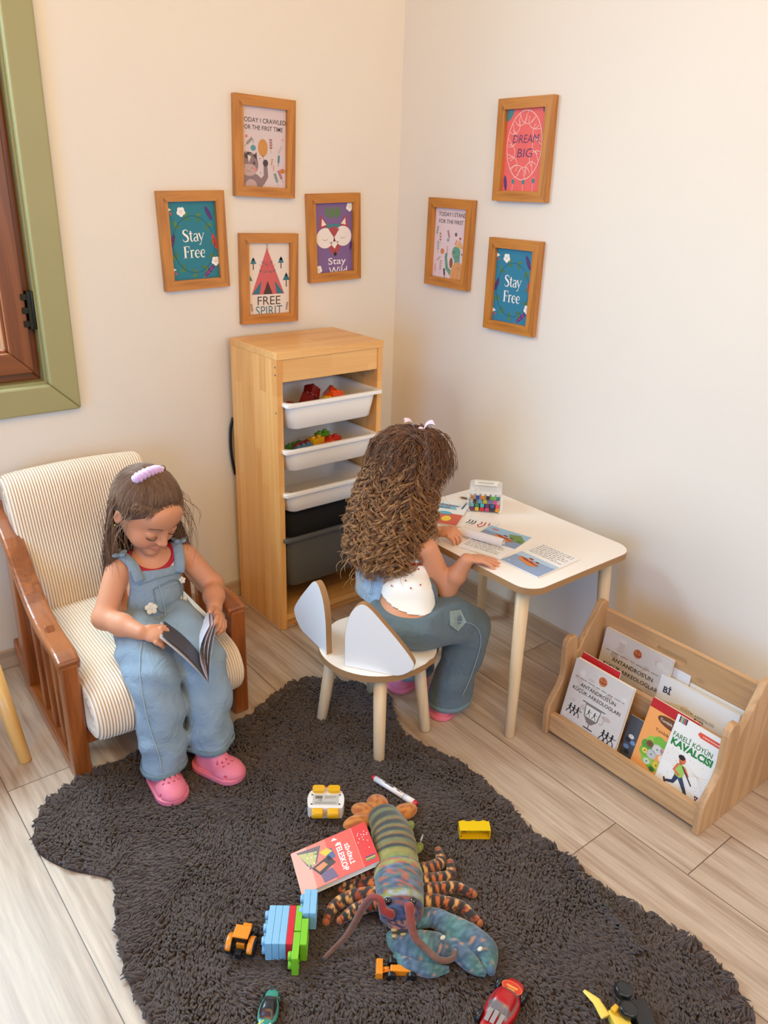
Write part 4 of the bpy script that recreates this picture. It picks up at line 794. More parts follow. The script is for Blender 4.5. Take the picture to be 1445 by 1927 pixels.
def art_red(A):
    for k in range(3): A.line([(.12 + .1 * k, .3), (.16 + .1 * k, .48), (.12 + .1 * k, .62)], .0034, (46, 42, 46), 3)
    A.line([(.5, .25), (.56, .4), (.5, .52), (.58, .66)], .0036, (190, 50, 46), 3); A.line([(.62, .22), (.68, .45), (.62, .68)], .0036, (190, 50, 46), 3); A.line([(.75, .2), (.8, .4)], .0034, (190, 50, 46), 3)
flat_book('thin white booklet with red and black marks lying between the open book and the markers', (-.392, -.782), (.03, -.1, 0), (.1, .03, 0), .092, .095, .002, (236, 230, 228), art_red, TH + .0006)
# marker box with markers
CLEAR = plain('clear moulded plastic', (.95, .95, .97, 1), .12, alpha=.34)
mb = thing('marker_box', 'clear plastic carry case of double-ended markers standing on the white table', 'box', frameM((-.222, -.727, TH), (.073, -.078, 0), (.078, .073, 0)))
b = B(); W2, D2, H2 = .047, .042, .062   # local x along the open face, local y away from the camera
for lo, hi in (((-W2, -D2, 0), (W2, D2, .0018)), ((-W2, -D2, 0), (-W2 + .0016, D2, H2)), ((W2 - .0016, -D2, 0), (W2, D2, H2)), ((-W2, D2 - .0016, 0), (W2, D2, H2))): b.box(lo, hi)
build('case', b, CLEAR, mb, bevel=.0006)
b = B(); b.prism(rrect(-W2 - .001, W2 + .001, -D2 - .001, D2 + .001, .01), H2, H2 + .009); b.prism(rrect(-W2 + .008, W2 - .008, -.025, .035, .008), H2 + .009, H2 + .014); build('lid', b, CLEAR, mb, bevel=.002)
b = B(); A = Art(.06, .032, (236, 232, 226), z=H2 + .0146, b=b, M=T(0, .004, 0)); A.scribble(.1, .3, .9, 2, .2, .0022, (70, 66, 70), 3, 4); A.scribble(.2, .75, .8, 1, .2, .001, (150, 146, 150), 3, 5); build('label_sticker', b, PRINT, mb)
b = B(); b.tube(crom([(-W2 - .002, -D2 + .004, H2 - .004), (-W2 - .004, -D2 - .002, .02), (-W2 + .004, -D2 - .004, .004)], 10), .0022, 8); b.tube(crom([(W2 + .002, -D2 + .004, H2 - .004), (W2 + .004, -D2 - .002, .02), (W2 - .004, -D2 - .004, .004)], 10), .0022, 8); b.tube([(-W2, -D2 - .001, H2), (W2, -D2 - .001, H2)], .0022, 8); build('wire_loop', b, CLEAR, mb)
inks = [(196, 132, 70, 'tan'), (40, 70, 180, 'blue'), (226, 130, 30, 'orange'), (30, 30, 34, 'black'), (80, 200, 80, 'light green'), (30, 130, 130, 'teal'), (60, 50, 50, 'dark brown'), (80, 170, 220, 'sky blue'), (190, 190, 50, 'olive yellow'), (110, 110, 190, 'periwinkle'),
        (220, 80, 160, 'magenta'), (110, 190, 220, 'pale blue'), (40, 140, 110, 'sea green'), (60, 190, 210, 'cyan'), (90, 50, 120, 'violet'), (60, 90, 160, 'denim blue'), (240, 80, 120, 'pink'), (120, 30, 120, 'purple'), (240, 190, 40, 'yellow'), (220, 30, 60, 'crimson'), (210, 50, 140, 'fuchsia'), (30, 40, 70, 'navy'), (240, 160, 40, 'amber')]
k = 0
for row, n_ in ((3, 6), (2, 5), (1, 6), (0, 6)):
    for i in range(n_):
        if k >= len(inks): break
        r_, g_, bb, nm = inks[k]; k += 1
        x = -W2 + .0095 + (i + (.5 if row == 2 else 0)) * .0152; z = .0095 + row * .0118
        b = B(); s_ = .0052; b.prism(rrect(-s_, s_, -s_, s_, .002, 3), .006, .044 if row > 1 else .07, srgb(240, 236, 234)); b.prism(rrect(-s_, s_, -s_, s_, .002, 3), 0, .006, srgb(r_, g_, bb)); b.ball((0, 0, .0005), (.003, .003, .0008), srgb(r_ * .7, g_ * .7, bb * .7), seg=8)
        M = mb.matrix_basis @ T(x, -D2 + .003, z) @ RX(-90 + (24 if row == 3 else 10 if row == 2 else 2))
        tag(build('marker', b, PAINTED, M=M), 'white marker with %s end in the clear box on the table' % nm, 'marker', 'markers in the clear box')
for lab, px, py, a, c in (('brown pencil lying behind the books on the table', -.215, -.66, 25, (120, 84, 50)), ('dark blue pencil lying left of the marker box on the table', -.27, -.69, -60, (50, 70, 110)), ('yellow pencil near the girl\'s hand on the table', -.47, -.8, -70, (222, 180, 60))):
    b = B(); b.tube([(0, -.03, 0), (0, .03, 0)], .0032, 6, srgb(*c)); b.tube([(0, .03, 0), (0, .037, 0), (0, .04, 0)], [.0032, .001, .0004], 6, srgb(220, 190, 150)); tag(build('pencil', b, PAINTED, M=T(px, py, TH + .0032) @ RZ(a)), lab, 'pencil', 'pencils on the table')
# leg of another small chair at the left edge of the picture
hl = thing('wooden_chair', 'pale wooden round-legged chair at the left edge beside the armchair', 'chair', loc=(-1.66, -.44, 0))
b = B(); b.tube([(-1.545, -.46, 0), (-1.545, -.46, .003), (-1.575, -.43, .28)], [.014, .0165, .019], 20); build('leg', b, plain('warm varnished pine', srgb(222, 170, 98), .35, coat=.2), hl, world=True)
for dx, dy in ((-.17, 0), (0, .17), (-.17, .17)):
    b = B(); b.tube([(-1.58 + dx * 1.1, -.43 + dy, 0), (-1.6 + dx, -.41 + dy, .28)], [.0165, .019], 20); build('leg', b, bpy.data.materials['warm varnished pine'], hl, world=True)
b = B(); b.prism(rrect(-1.80, -1.57, -.45, -.22, .05), .28, .298); build('seat', b, bpy.data.materials['warm varnished pine'], hl, world=True, bevel=.004)

# ================================================================ SHAGGY RUG
def inside(P, poly):
    x, y = P[:, 0], P[:, 1]; r = np.zeros(len(P), bool); n = len(poly)
    for i in range(n):
        x0, y0 = poly[i]; x1, y1 = poly[(i + 1) % n]; c = ((y0 > y) != (y1 > y)); r ^= c & (x < (x1 - x0) * (y - y0) / (y1 - y0 + 1e-12) + x0)
    return r
outl = [(-1.307, -.608), (-1.437, -.61), (-1.502, -.631), (-1.551, -.648), (-1.59, -.701), (-1.612, -.764), (-1.603, -.815), (-1.57, -.879), (-1.512, -.957), (-1.535, -1.03), (-1.557, -1.106), (-1.574, -1.191), (-1.578, -1.259), (-1.574, -1.34),
        (-1.56, -1.45), (-1.53, -1.6), (-1.5, -1.75), (-1.42, -1.9), (-1.25, -2.0), (-1.05, -2.04), (-.88, -2.03), (-.76, -1.99), (-.70, -1.93), (-.665, -1.86), (-.655, -1.79), (-.672, -1.7), (-.692, -1.607), (-.69, -1.491), (-.692, -1.381), (-.672, -1.291), (-.664, -1.154), (-.686, -1.059), (-.708, -.96), (-.668, -.861), (-.632, -.79), (-.672, -.7), (-.746, -.606), (-.837, -.586), (-.936, -.615), (-1.014, -.645), (-1.111, -.637)]
RO = crom(outl + [outl[0]], 240)[:-1]
rug = thing('rug', 'dark brown shaggy rug with a wavy cloud-like outline on the laminate floor', 'rug', loc=(-1.1, -1.3, 0))
b = B(); b.prism([tuple(p) for p in RO], .0005, .007); RUGB = plain('rug backing', srgb(64, 48, 44), .95)
build('rug_backing', b, RUGB, rug, world=True)
def wav(x, y, s, ph): return np.sin(x * s + ph + 1.7 * np.sin(y * s * .7 + ph * 2)) * np.cos(y * s * .9 + 1.3 * np.sin(x * s * .8 - ph))
def pile(n):
    P = np.stack([RNG.uniform(-1.63, -.63, n), RNG.uniform(-2.05, -.57, n)], 1); P = P[inside(P, [tuple(p) for p in RO])]
    P = P[P[:, 1] > -2.0]; n = len(P); x, y = P.T
    ang = -2.3 + 1.1 * wav(x, y, 7, .4) + .8 * wav(x, y, 17, 2.1) + RNG.normal(0, .35, n)
    d = np.sqrt(((P[:, None, :] - RO[None, ::4]) ** 2).sum(-1)).argmin(1); dd = np.sqrt(((P - RO[::4][d]) ** 2).sum(1)); near = dd < .035
    ctr_ = RO[::4][d]; nx_ = ctr_ - P; edge = np.arctan2(nx_[:, 1], nx_[:, 0]); ang = np.where(near, edge + RNG.normal(0, .3, n), ang)
    L = RNG.uniform(.012, .021, n) * (1 + .25 * wav(x, y, 40, 1.0)) * np.where(dd < .012, .7, 1); lean = np.clip(.95 + .25 * wav(x, y, 23, .3) + RNG.normal(0, .15, n), .4, 1.35)
    crease = np.exp(-((x + .70 + .05 * (y + 1.55)) ** 2 * 0 + ((x - (-.735 + .3 * (y + 1.62))) / .012) ** 2)) * ((y < -1.52) & (y > -1.74))
    z0 = .006 + .012 * crease
    dx, dy = np.cos(ang), np.sin(ang); m = 5; t = np.linspace(0, 1, m); path = np.zeros((n, m, 3), np.float32)
    hz = L * np.cos(lean); hx = L * np.sin(lean)
    for k in range(m):
        path[:, k, 0] = x + dx * hx * t[k] ** 1.3; path[:, k, 1] = y + dy * hx * t[k] ** 1.3; path[:, k, 2] = z0 + hz * (t[k] ** .75) - .003 * t[k] ** 3
    rad_ = np.array([1.0, 1.2, 1.15, .85, .25]) * .0021; rr = rad_[None] * RNG.uniform(.75, 1.3, n)[:, None]
    base = np.array(srgb(76, 60, 55)[:3]); c = base[None] * (RNG.uniform(.86, 1.14, n) * (1 + .08 * wav(x, y, 9, 3)))[:, None]
    cols = np.repeat(c[:, None, :], m, 1)
    return tube_mesh_many(path, rr, cols, 4)
V, F, Cc = pile(85000); V = V - np.array([-1.1, -1.3, 0])
o = put('pile', mesh_np('pile', V, F, Cc), vcol('rug pile', .9, sheen=.25), rug); o['kind'] = 'stuff'

# ================================================================ SOFT LOBSTER
def tube2(b, pts, r, colfn, seg=16, flat=1.0, n=30, up=(0, 0, 1)):
    P = crom(pts, n); R_ = np.interp(np.linspace(0, 1, n), np.linspace(0, 1, len(r)), r)
    k0 = b.n; b.tube(P, R_, seg, flat=flat, up=up); c = []
    for i in range(n):
        for k in range(seg): c.append(srgb(*colfn(i / (n - 1), 2 * pi * k / seg, i, k)))
    b.c[-len(c):] = c
def noise2(i, k): return (math.sin(i * 12.9898 + k * 78.233) * 43758.5453) % 1
PLUSH = vcol('printed plush', .85, bump=.25, bscale=300, var=.18, vscale=70, sheen=.3)
lob = thing('plush_lobster', 'large soft toy lobster with striped tail and blue claws sprawled on the rug', 'soft toy', loc=(-1.05, -1.33, .01))
b = B()
sp_ = [(-.955, -1.175, .03), (-.983, -1.24, .045), (-1.006, -1.278, .05), (-1.033, -1.317, .052), (-1.057, -1.354, .054), (-1.084, -1.391, .054), (-1.109, -1.425, .052), (-1.124, -1.446, .042)]
def abcol(t, a, i, k):
    n_ = noise2(i, k); up_ = sin(a)
    if t < .5:
        s_ = (t * 13.2) % 1
        c = (50, 52, 50) if s_ < .46 else ((112, 112, 74) if s_ < .82 else (140, 108, 62))
        if t > .4: c = (128, 132, 62) if s_ < .55 else (150, 134, 70)
        if up_ < .15: c = (112, 116, 58)
        return c
    if t < .75:
        if .52 < t < .56: c = (150, 146, 80)
        else: c = (70, 84, 104) if n_ < .4 else ((92, 112, 108) if n_ < .8 else (104, 110, 132))
        if up_ > .55 and noise2(i * 3, k * 5) > .82: c = (176, 92, 66)
        return c
    if t < .8: return (136, 134, 60) if n_ < .7 else (150, 160, 170)
    c = (46, 40, 66) if n_ < .45 else ((60, 78, 116) if n_ < .75 else (120, 66, 62))
    if t > .93: c = (70, 50, 76) if n_ < .5 else (176, 120, 100)
    return c
n_ = 66; R0 = [.036, .045, .048, .047, .05, .048, .043, .018]
tube2(b, sp_, R0, abcol, 28, .82, n_)
V = b.v[-1].reshape(n_, 28, 3); cen = V.mean(1, keepdims=True)
for i in range(n_):
    t = i / (n_ - 1); k = 1 + (.05 * abs(sin(t * 13.2 * pi)) - .03 if t < .52 else 0) + (.03 if .52 < t < .56 else 0); V[i] = cen[i] + (V[i] - cen[i]) * k
b.v[-1] = V.reshape(-1, 3); build('body', b, PLUSH, lob, world=True)
def lobe(c, a, L, W_, H_, col, col2, tilt=0):
    b = B(); M = T(*c) @ RZ(a) @ RY(tilt); b.ball((L / 2, 0, 0), (L / 2, W_ / 2, H_ / 2), M=M, seg=20)
    b.c = [srgb(*(col if noise2(i // 3, 1) > .4 else col2)) for i in range(len(b.c))]; return b
for (x, y, a, L, W_) in ((-.975, -1.165, 165, .075, .042), (-.962, -1.16, 125, .062, .044), (-.95, -1.165, 72, .06, .052), (-.938, -1.19, -6, .066, .044)):
    build('tail_lobe', lobe((x, y, .026), a, L, W_, .03, (196, 122, 48), (172, 88, 36)), PLUSH, lob, world=True)
for (x, y, a, z) in ((-.944, -1.242, 20, .028), (-.97, -1.298, 10, .026), (-1.05, -1.265, 200, .024)):
    build('swimmeret', lobe((x, y, z), a, .034, .022, .018, (132, 140, 50), (110, 120, 44)), PLUSH, lob, world=True)
build('swimmeret', lobe((-1.045, -1.255, .026), 150, .05, .04, .03, (52, 76, 120), (40, 60, 110)), PLUSH, lob, world=True)
def legcol(t, a, i, k):
    s_ = (t * 7 + .12 * sin(a * 2)) % 1; n_ = noise2(i // 3, k // 4)
    if s_ < .48 or (sin(a * 3 + i * .9) > .55): return (46, 32, 26)
    return (196, 100, 40) if n_ < .5 else ((214, 158, 92) if n_ < .72 else (150, 62, 24))
for pts in ([(-1.01, -1.35), (-.991, -1.355), (-.961, -1.356), (-.934, -1.35), (-.918, -1.324)], [(-1.025, -1.37), (-1.007, -1.378), (-.978, -1.384), (-.943, -1.39), (-.92, -1.365)], [(-1.035, -1.39), (-1.017, -1.4), (-.989, -1.406), (-.955, -1.422), (-.938, -1.455)], [(-1.06, -1.405), (-1.035, -1.42), (-1.007, -1.436), (-.98, -1.466), (-.978, -1.512)],
            [(-1.06, -1.318), (-1.079, -1.298), (-1.1, -1.277), (-1.123, -1.25)], [(-1.075, -1.34), (-1.096, -1.32), (-1.122, -1.296), (-1.148, -1.276), (-1.137, -1.243)], [(-1.095, -1.362), (-1.113, -1.341), (-1.146, -1.312), (-1.185, -1.306), (-1.219, -1.325)], [(-1.11, -1.38), (-1.127, -1.359), (-1.161, -1.343), (-1.195, -1.34)]):
    b = B(); m = len(pts); z = [.04] + [.038 - .01 * k for k in range(m - 1)]; tube2(b, [(p[0], p[1], max(q, .022)) for p, q in zip(pts, z)], [.014, .0155, .0145, .013, .0085], legcol, 14, .95, 44); b.ball((pts[-1][0], pts[-1][1], max(z[-1], .022)), .0082, srgb(170, 90, 40)); build('leg', b, PLUSH, lob, world=True)
def clawcol(t, a, i, k):
    n_ = noise2(i, k); q_ = .5 + .5 * sin(i * .35 + 1.3 * sin(a * 1.0)) ; c_ = tuple(int(x * q_ + y * (1 - q_)) for x, y in zip((76, 112, 108), (76, 94, 116))); d_ = (n_ - .5) * 44; return tuple(int(max(0, x + d_)) for x in c_) if n_ < .97 else (178, 128, 100)
b = B(); tube2(b, [(-1.085, -1.435, .035), (-1.053, -1.453, .035), (-1.04, -1.485, .036), (-1.028, -1.53, .036), (-1.02, -1.57, .033), (-1.038, -1.603, .028)], [.02, .021, .024, .03, .026, .009], clawcol, 20, .75, 40); b.ball((-1.038, -1.603, .028), .009, srgb(70, 90, 110))
c1 = build('claw', b, PLUSH, lob, world=True)
b = B(); tube2(b, [(-1.05, -1.495, .033), (-1.058, -1.535, .033), (-1.058, -1.575, .03), (-1.05, -1.602, .026)], [.012, .022, .017, .006], clawcol, 18, .8, 26); build('claw_thumb', b, PLUSH, c1, world=True)
b = B(); tube2(b, [(-1.13, -1.43, .03), (-1.135, -1.455, .028), (-1.115, -1.485, .032), (-1.09, -1.51, .033), (-1.073, -1.535, .028)], [.018, .024, .034, .032, .012], clawcol, 20, .7, 34)
c2 = build('claw', b, PLUSH, lob, world=True)
b = B(); tube2(b, [(-1.15, -1.465, .024), (-1.148, -1.495, .024), (-1.125, -1.53, .024), (-1.095, -1.55, .022)], [.012, .017, .016, .006], clawcol, 18, .75, 26); build('claw_thumb', b, PLUSH, c2, world=True)
for p in ((-1.04, -1.573, .057), (-1.08, -1.513, .058)):
    b = B(); b.ball(p, (.006, .004, .003), srgb(214, 206, 180)); build('claw_spot', b, PLUSH, lob, world=True)
def antcol(t, a, i, k): u = min(1, t * 1.7); return tuple(int(x * (1 - u) + y * u) for x, y in zip((170, 34, 34), (110, 72, 56)))
for pts in ([(-1.135, -1.425, .075), (-1.152, -1.42, .095), (-1.154, -1.412, .115), (-1.163, -1.398, .115), (-1.172, -1.385, .085), (-1.192, -1.383, .055), (-1.216, -1.385, .035), (-1.244, -1.385, .024), (-1.268, -1.389, .022)],
            [(-1.1, -1.44, .075), (-1.114, -1.452, .1), (-1.118, -1.456, .115), (-1.127, -1.47, .1), (-1.134, -1.493, .08), (-1.127, -1.518, .068), (-1.118, -1.545, .06), (-1.095, -1.555, .055), (-1.072, -1.54, .045)]):
    b = B(); tube2(b, pts, [.0105, .0095, .0085, .008, .007, .0055, .0045], antcol, 10, .8, 44); build('antenna', b, PLUSH, lob, world=True)
EYE = plain('glossy black eye', srgb(12, 10, 12), .08, coat=1); YRING = plain('amber eye ring', srgb(150, 110, 50), .3)
for p in ((-1.126, -1.402, .083), (-1.087, -1.432, .083)):
    b = B(); b.ball(p, .0075, seg=20); e = build('eye', b, EYE, lob, world=True)
for p, q in (((-1.137, -1.437, .05), (-1.15, -1.455, .03)), ((-1.127, -1.452, .045), (-1.14, -1.475, .028))):
    b = B(); tube2(b, [p, q], [.006, .004], lambda t, a, i, k: (200, 170, 110) if (t * 3) % 1 < .5 else (70, 50, 40), 10, 1, 12); build('feeler', b, PLUSH, lob, world=True)
b = B(); b.box((-.9345, -1.279, .02), (-.9175, -1.278, .03), srgb(232, 228, 224), T(-.926, -1.28, 0) @ RZ(30) @ T(.926, 1.28, 0)); build('fabric_tag', b, PRINT, lob, world=True)

# ================================================================ TOYS ON THE RUG
# red paperback leaning on the lobster's tail
def art_teleskop(A):
    A.poly([(0, 0), (1, 0), (1, .2), (0, .2)], (214, 44, 36), 1); A.rect(0, .2, 1, .55, (222, 84, 66), 1); A.rect(0, .55, 1, .8, (228, 120, 98), 1); A.rect(0, .8, 1, 1, (236, 160, 140), 1); A.line([(0, .2), (1, .2)], .001, (240, 150, 120), 2)
    A.text('SİHİRLİ', .56, .31, A.w * .5, (250, 246, 240), 3, bold=.02, height=.011); A.text('TELESKOP', .56, .41, A.w * .68, (250, 246, 240), 3, bold=.02, height=.0125)
    for k in range(14): A.ell(.2 + random.random() * .45, .02 + random.random() * .16, .0012, .0012, (246, 226, 220), 2, n=7)
    for k, c in enumerate(((60, 60, 110), (210, 170, 60), (60, 140, 90), (200, 60, 60))): A.rect(.8 + .035 * k, .03, .83 + .035 * k, .15, c, 3)
    A.poly([(.05, .93), (.1, .62), (.45, .72), (.55, .82)], (110, 90, 90), 2); A.poly([(.1, .92), (.2, .68), (.5, .75), (.4, .84)], (190, 176, 110), 2.5); A.poly([(.4, .56), (.62, .5), (.76, .72), (.54, .8)], (70, 46, 40), 3); A.poly([(.5, .64), (.6, .6), (.68, .72), (.56, .76)], (214, 130, 80), 4)
    A.poly([(.7, .56), (.95, .52), (.96, .7), (.72, .72)], (110, 84, 110), 3); A.poly([(.26, .5), (.5, .48), (.52, .58), (.3, .6)], (80, 96, 130), 3); A.poly([(.22, .56), (.34, .5), (.4, .6), (.26, .66)], (230, 180, 50), 4); A.poly([(.06, .44), (.14, .4), (.12, .48)], (250, 240, 235), 3); A.poly([(.2, .4), (.28, .38), (.24, .45)], (250, 240, 235), 3)
    for k in range(16): A.ell(.15 + random.random() * .35, .7 + random.random() * .14, .0016, .0016, random.choice([(220, 150, 60), (90, 120, 80), (240, 230, 190)]), 4, n=6)
book('storybook', 'red SIHIRLI TELESKOP paperback leaning on the lobster tail', 'book', frameM((-1.226, -1.262, .028), (.04, .108, .012), (-.2, 0, 0)) if False else frameM((-1.19, -1.155, .03), (-.036, -.098, -.006), (.19, -.013, .055)), .106, .172, .013, (222, 70, 56), art_teleskop)
# marker pen
b = B(); L = .138; b.tube([(0, 0, 0), (.0, .008, 0)], [.0062, .0068], 16, srgb(196, 30, 56)); b.tube([(0, .008, 0), (0, .1, 0)], .0072, 16, srgb(236, 228, 228)); b.tube([(0, .1005, 0), (0, .129, 0)], .0078, 16, srgb(236, 228, 228)); b.tube([(0, .129, 0), (0, .138, 0)], [.0074, .0066], 16, srgb(196, 30, 56)); b.tube([(0, .0995, 0), (0, .1008, 0)], .0074, 16, srgb(80, 80, 90))
A = Art(.06, .006, None, z=.0073, b=b, M=T(0, .062, 0) @ RZ(90)); A.rect(.02, .3, .05, .7, (40, 40, 50), 2); A.rect(.1, .25, .32, .75, (40, 40, 50), 2); A.rect(.34, .2, .56, .8, (50, 50, 58), 2); A.rect(.74, .3, .9, .7, (40, 40, 50), 2); A.rect(.95, .35, .99, .65, (40, 40, 50), 2)
tag(build('marker', b, PAINTED, M=frameM((-.894, -1.058, .027), Vector((.027, -.139, 0)).cross(Vector((0, 0, 1))), (.027, -.139, 0))), 'white marker pen with red ends lying on the brown rug', 'marker')
# robot car lying on its back
rc = thing('toy_vehicle', 'white toy vehicle lying upside down on the rug, yellow wheels up', 'toy car', frameM((-1.04, -1.066, .016), (.064, -.049, 0), (.035, .045, 0)))
W_ = srgb(232, 222, 216); Y_ = srgb(230, 170, 20)
b = B(); pr_ = crom([(-.04, -.026), (-.043, .0), (-.036, .024), (-.018, .034), (.018, .034), (.036, .024), (.043, 0), (.04, -.026), (.03, -.031), (-.03, -.031), (-.04, -.026)], 40)[:-1]; b.prism([tuple(p) for p in pr_], 0, .03, W_); build('body', b, PAINTED, rc, bevel=.006, seg=3)
b = B(); A = Art(.054, .03, (190, 182, 172), z=.0304, b=b, M=T(0, -.004, 0))
for k in range(14): A.rect(.05 + k * .022, .1, .06 + k * .022 + .006 * (k % 3 == 0), .42, (40, 40, 40), 2)
A.scribble(.45, .15, .95, 3, .1, .0008, (90, 84, 80), 2, 3); A.text('CE', .25, .58, .009, (40, 38, 38), 2); A.scribble(.05, .8, .95, 2, .12, .0012, (96, 90, 84), 2, 6)
for x, y in ((-.1, 0), (1.1, 0), (-.1, 1), (1.1, 1)): A.ell(x, y, .0022, .0022, (60, 60, 60), 2)
build('label_plate', b, PRINT, rc)
for x in (-.018, .018):
    b = B(); b.prism(rrect(x - .0145, x + .0145, .016, .036, .007), .022, .038, Y_); build('wheel', b, PAINTED, rc, bevel=.004, seg=3)
    b = B(); b.tube([(x - .013, -.034, .018), (x + .013, -.034, .018)], .0125, 20, Y_); build('wheel', b, PAINTED, rc, bevel=.002)
b = B(); b.tube([(-.02 + .007 * cos(a), .042 + .007 * sin(a), .02) for a in np.linspace(0, 2 * pi, 20)], .0032, 8, srgb(236, 150, 40)); b.box((-.018, .036, .014), (.022, .046, .024), srgb(206, 90, 50)); build('front_bumper', b, PAINTED, rc)
# yellow brick on its side
yb = B(); t_ = .002; c_ = srgb(234, 190, 20)
brick(yb, .07, .026, .028, c_, 3, 1, hollow=True, sr=.0095)
tag(build('toy_brick', yb, vcol('yellow see-through plastic', .25, coat=.3), M=frameM((-.818, -1.335, .029), (.057, -.043, 0), (0, 0, 1)) @ Matrix(((1, 0, 0, 0), (0, 1, 0, 0), (0, 0, -1, 0), (0, 0, 0, 1))) @ T(0, 0, -.012) if False else Matrix(((.798, 0, .602, -.825), (-.602, 0, .798, -1.345), (0, -1, 0, .028), (0, 0, 0, 1)))), 'yellow three-stud brick lying on its side alone on the rug', 'toy brick')
# model of stacked bricks lying on its side
st = thing('brick_model', 'toy brick model of blue, red and green layers lying beside the yellow tractor', 'toy', loc=(-1.3, -1.31, .012))
Av = Vector((.79, -.613, 0)); Bv = Vector((-.613, -.79, 0)); LB, RD, GR = srgb(132, 182, 214), srgb(206, 30, 50), srgb(122, 190, 40)
def lay(a, b0, nb, na, z, col, cn, hz=.044, pitch=.029):
    """one brick whose studs point along -A; a = position along the stack, b0.. = extent across"""
    b = B(); w_ = nb * pitch; brick(b, w_ - .0006, hz, .0128, col, nb, 2, hollow=True, sr=.0085)
    org = Vector((-1.303, -1.2515, .014 + hz / 2 + z)) + Av * (a + .013) + Bv * (b0 + w_ / 2)
    M = Matrix(((Bv.x, 0, -Av.x, org.x), (Bv.y, 0, -Av.y, org.y), (0, -1, 0, org.z), (0, 0, 0, 1)))
    k = np.linalg.det(np.array(M)[:3, :3])
    if k < 0: M = M @ Matrix.Scale(-1, 4, (0, 1, 0))
    A4 = np.array(M); b.v = [v @ A4[:3, :3].T + A4[:3, 3] for v in b.v]
    tag(build('brick', b, PAINTED, st, world=True, bevel=.0008), cn + ' brick')
for k in range(3): lay(k * .0132, 0, 3, 1, 0, LB, 'light blue')
lay(3 * .0132, 0, 3, 1, 0, RD, 'red'); lay(4 * .0132, 0, 2, 1, 0, GR, 'green'); lay(4 * .0132, .06, 2, 1, 0, GR, 'green'); lay(5 * .0132, .03, 2, 1, 0, GR, 'green')
lay(5 * .0132, -.034, 2, 1, .006, LB, 'light blue'); lay(6 * .0132, -.034, 2, 1, .006, LB, 'light blue')
def wheel(b, c, ax, r, w_, col=srgb(24, 24, 24), hub=None, tread=0):
    M = frameM(c, Vector(ax).orthogonal(), Vector(ax).cross(Vector(ax).orthogonal())); prof = [(r * .55, -w_ / 2), (r * .92, -w_ / 2), (r, -w_ * .3), (r, w_ * .3), (r * .92, w_ / 2), (r * .55, w_ / 2)]
    b.lathe(prof, 28, col, M); b.lathe([(0, -w_ * .42), (r * .56, -w_ * .42), (r * .56, w_ * .42), (0, w_ * .42)], 20, hub or col, M)
    if tread:
        for k in range(tread): b.box((r * .96, -.0016, -w_ * .48), (r * 1.05, .0016, w_ * .48), col, M @ RZ(360 * k / tread))
OR = srgb(228, 134, 24); BK = srgb(22, 22, 24)
# tractor
tr = thing('toy_tractor', 'small yellow toy tractor with black wheels beside the brick model', 'toy car', frameM((-1.372, -1.268, .016), (.05, .046, 0), (-.046, .05, 0)))
for nm, (x, y, r, w_) in (('rear_wheel', (-.016, -.021, .017, .013)), ('rear_wheel', (-.016, .021, .017, .013)), ('front_wheel', (.022, -.017, .011, .009)), ('front_wheel', (.022, .017, .011, .009))):
    b = B(); wheel(b, (x, y, r), (0, 1, 0), r, w_, BK, srgb(210, 205, 200), 14); build(nm, b, PAINTED, tr)
b = B(); b.prism([(-.02, .012), (-.02, .026), (.004, .028), (.03, .024), (.033, .012)], -.008, .008, OR, Matrix(((1, 0, 0, 0), (0, 0, 1, 0), (0, 1, 0, 0), (0, 0, 0, 1)))); build('bonnet', b, PAINTED, tr, bevel=.002)
b = B(); b.box((-.018, -.013, .026), (.004, .013, .041), srgb(50, 34, 20)); c1 = build('cab', b, PAINTED, tr, bevel=.002); b = B(); b.box((-.021, -.0155, .041), (.007, .0155, .045), OR); build('roof', b, PAINTED, tr, bevel=.0015)
for y in (-.021, .021):
    b = B(); b.tube([(-.016 + .0185 * cos(a), y, .017 + .0185 * sin(a)) for a in np.linspace(.1, 2.9, 14)], .0055, 10, OR, flat=.35); build('mudguard', b, PAINTED, tr)
b = B(); b.box((-.037, -.006, .006), (-.026, .006, .02), BK); build('hitch', b, PAINTED, tr, bevel=.001)
# orange loader lying on its side
ld = thing('toy_loader', 'tiny orange toy loader lying on its side on the rug, in front of the lobster', 'toy car', frameM((-1.175, -1.489, .014), (.049, -.04, 0), (.04, .049, 0)))
b = B(); b.box((-.01, -.008, .0), (.034, .006, .014), OR); b.box((.016, -.007, .0), (.036, .0095, .012), OR); build('body', b, PAINTED, ld, bevel=.002)
b = B(); b.box((-.036, -.016, .0), (-.024, .016, .016), OR); 
for k in range(6): b.box((-.0375, -.016 + k * .0056, .002), (-.0355, -.013 + k * .0056, .014), OR)
build('bucket', b, PAINTED, ld, bevel=.0012)
b = B(); b.tube([(-.026, 0, .008), (-.012, .001, .008)], .004, 8, OR); b.tube([(-.026, -.007, .008), (-.01, -.004, .01)], .002, 8, OR); build('lift_arm', b, PAINTED, ld)
b = B(); b.tube([(.004, .006, .008), (.008, .016, .008), (.018, .017, .008), (.022, .008, .008)], .0022, 8, OR); build('cab_frame', b, PAINTED, ld)
for x, y in ((-.006, .014), (.026, .012), (-.008, -.014), (.03, -.013)):
    b = B(); wheel(b, (x, y, .007), (0, 1, 0), .0085, .008, BK, BK, 10); build('wheel', b, PAINTED, ld)
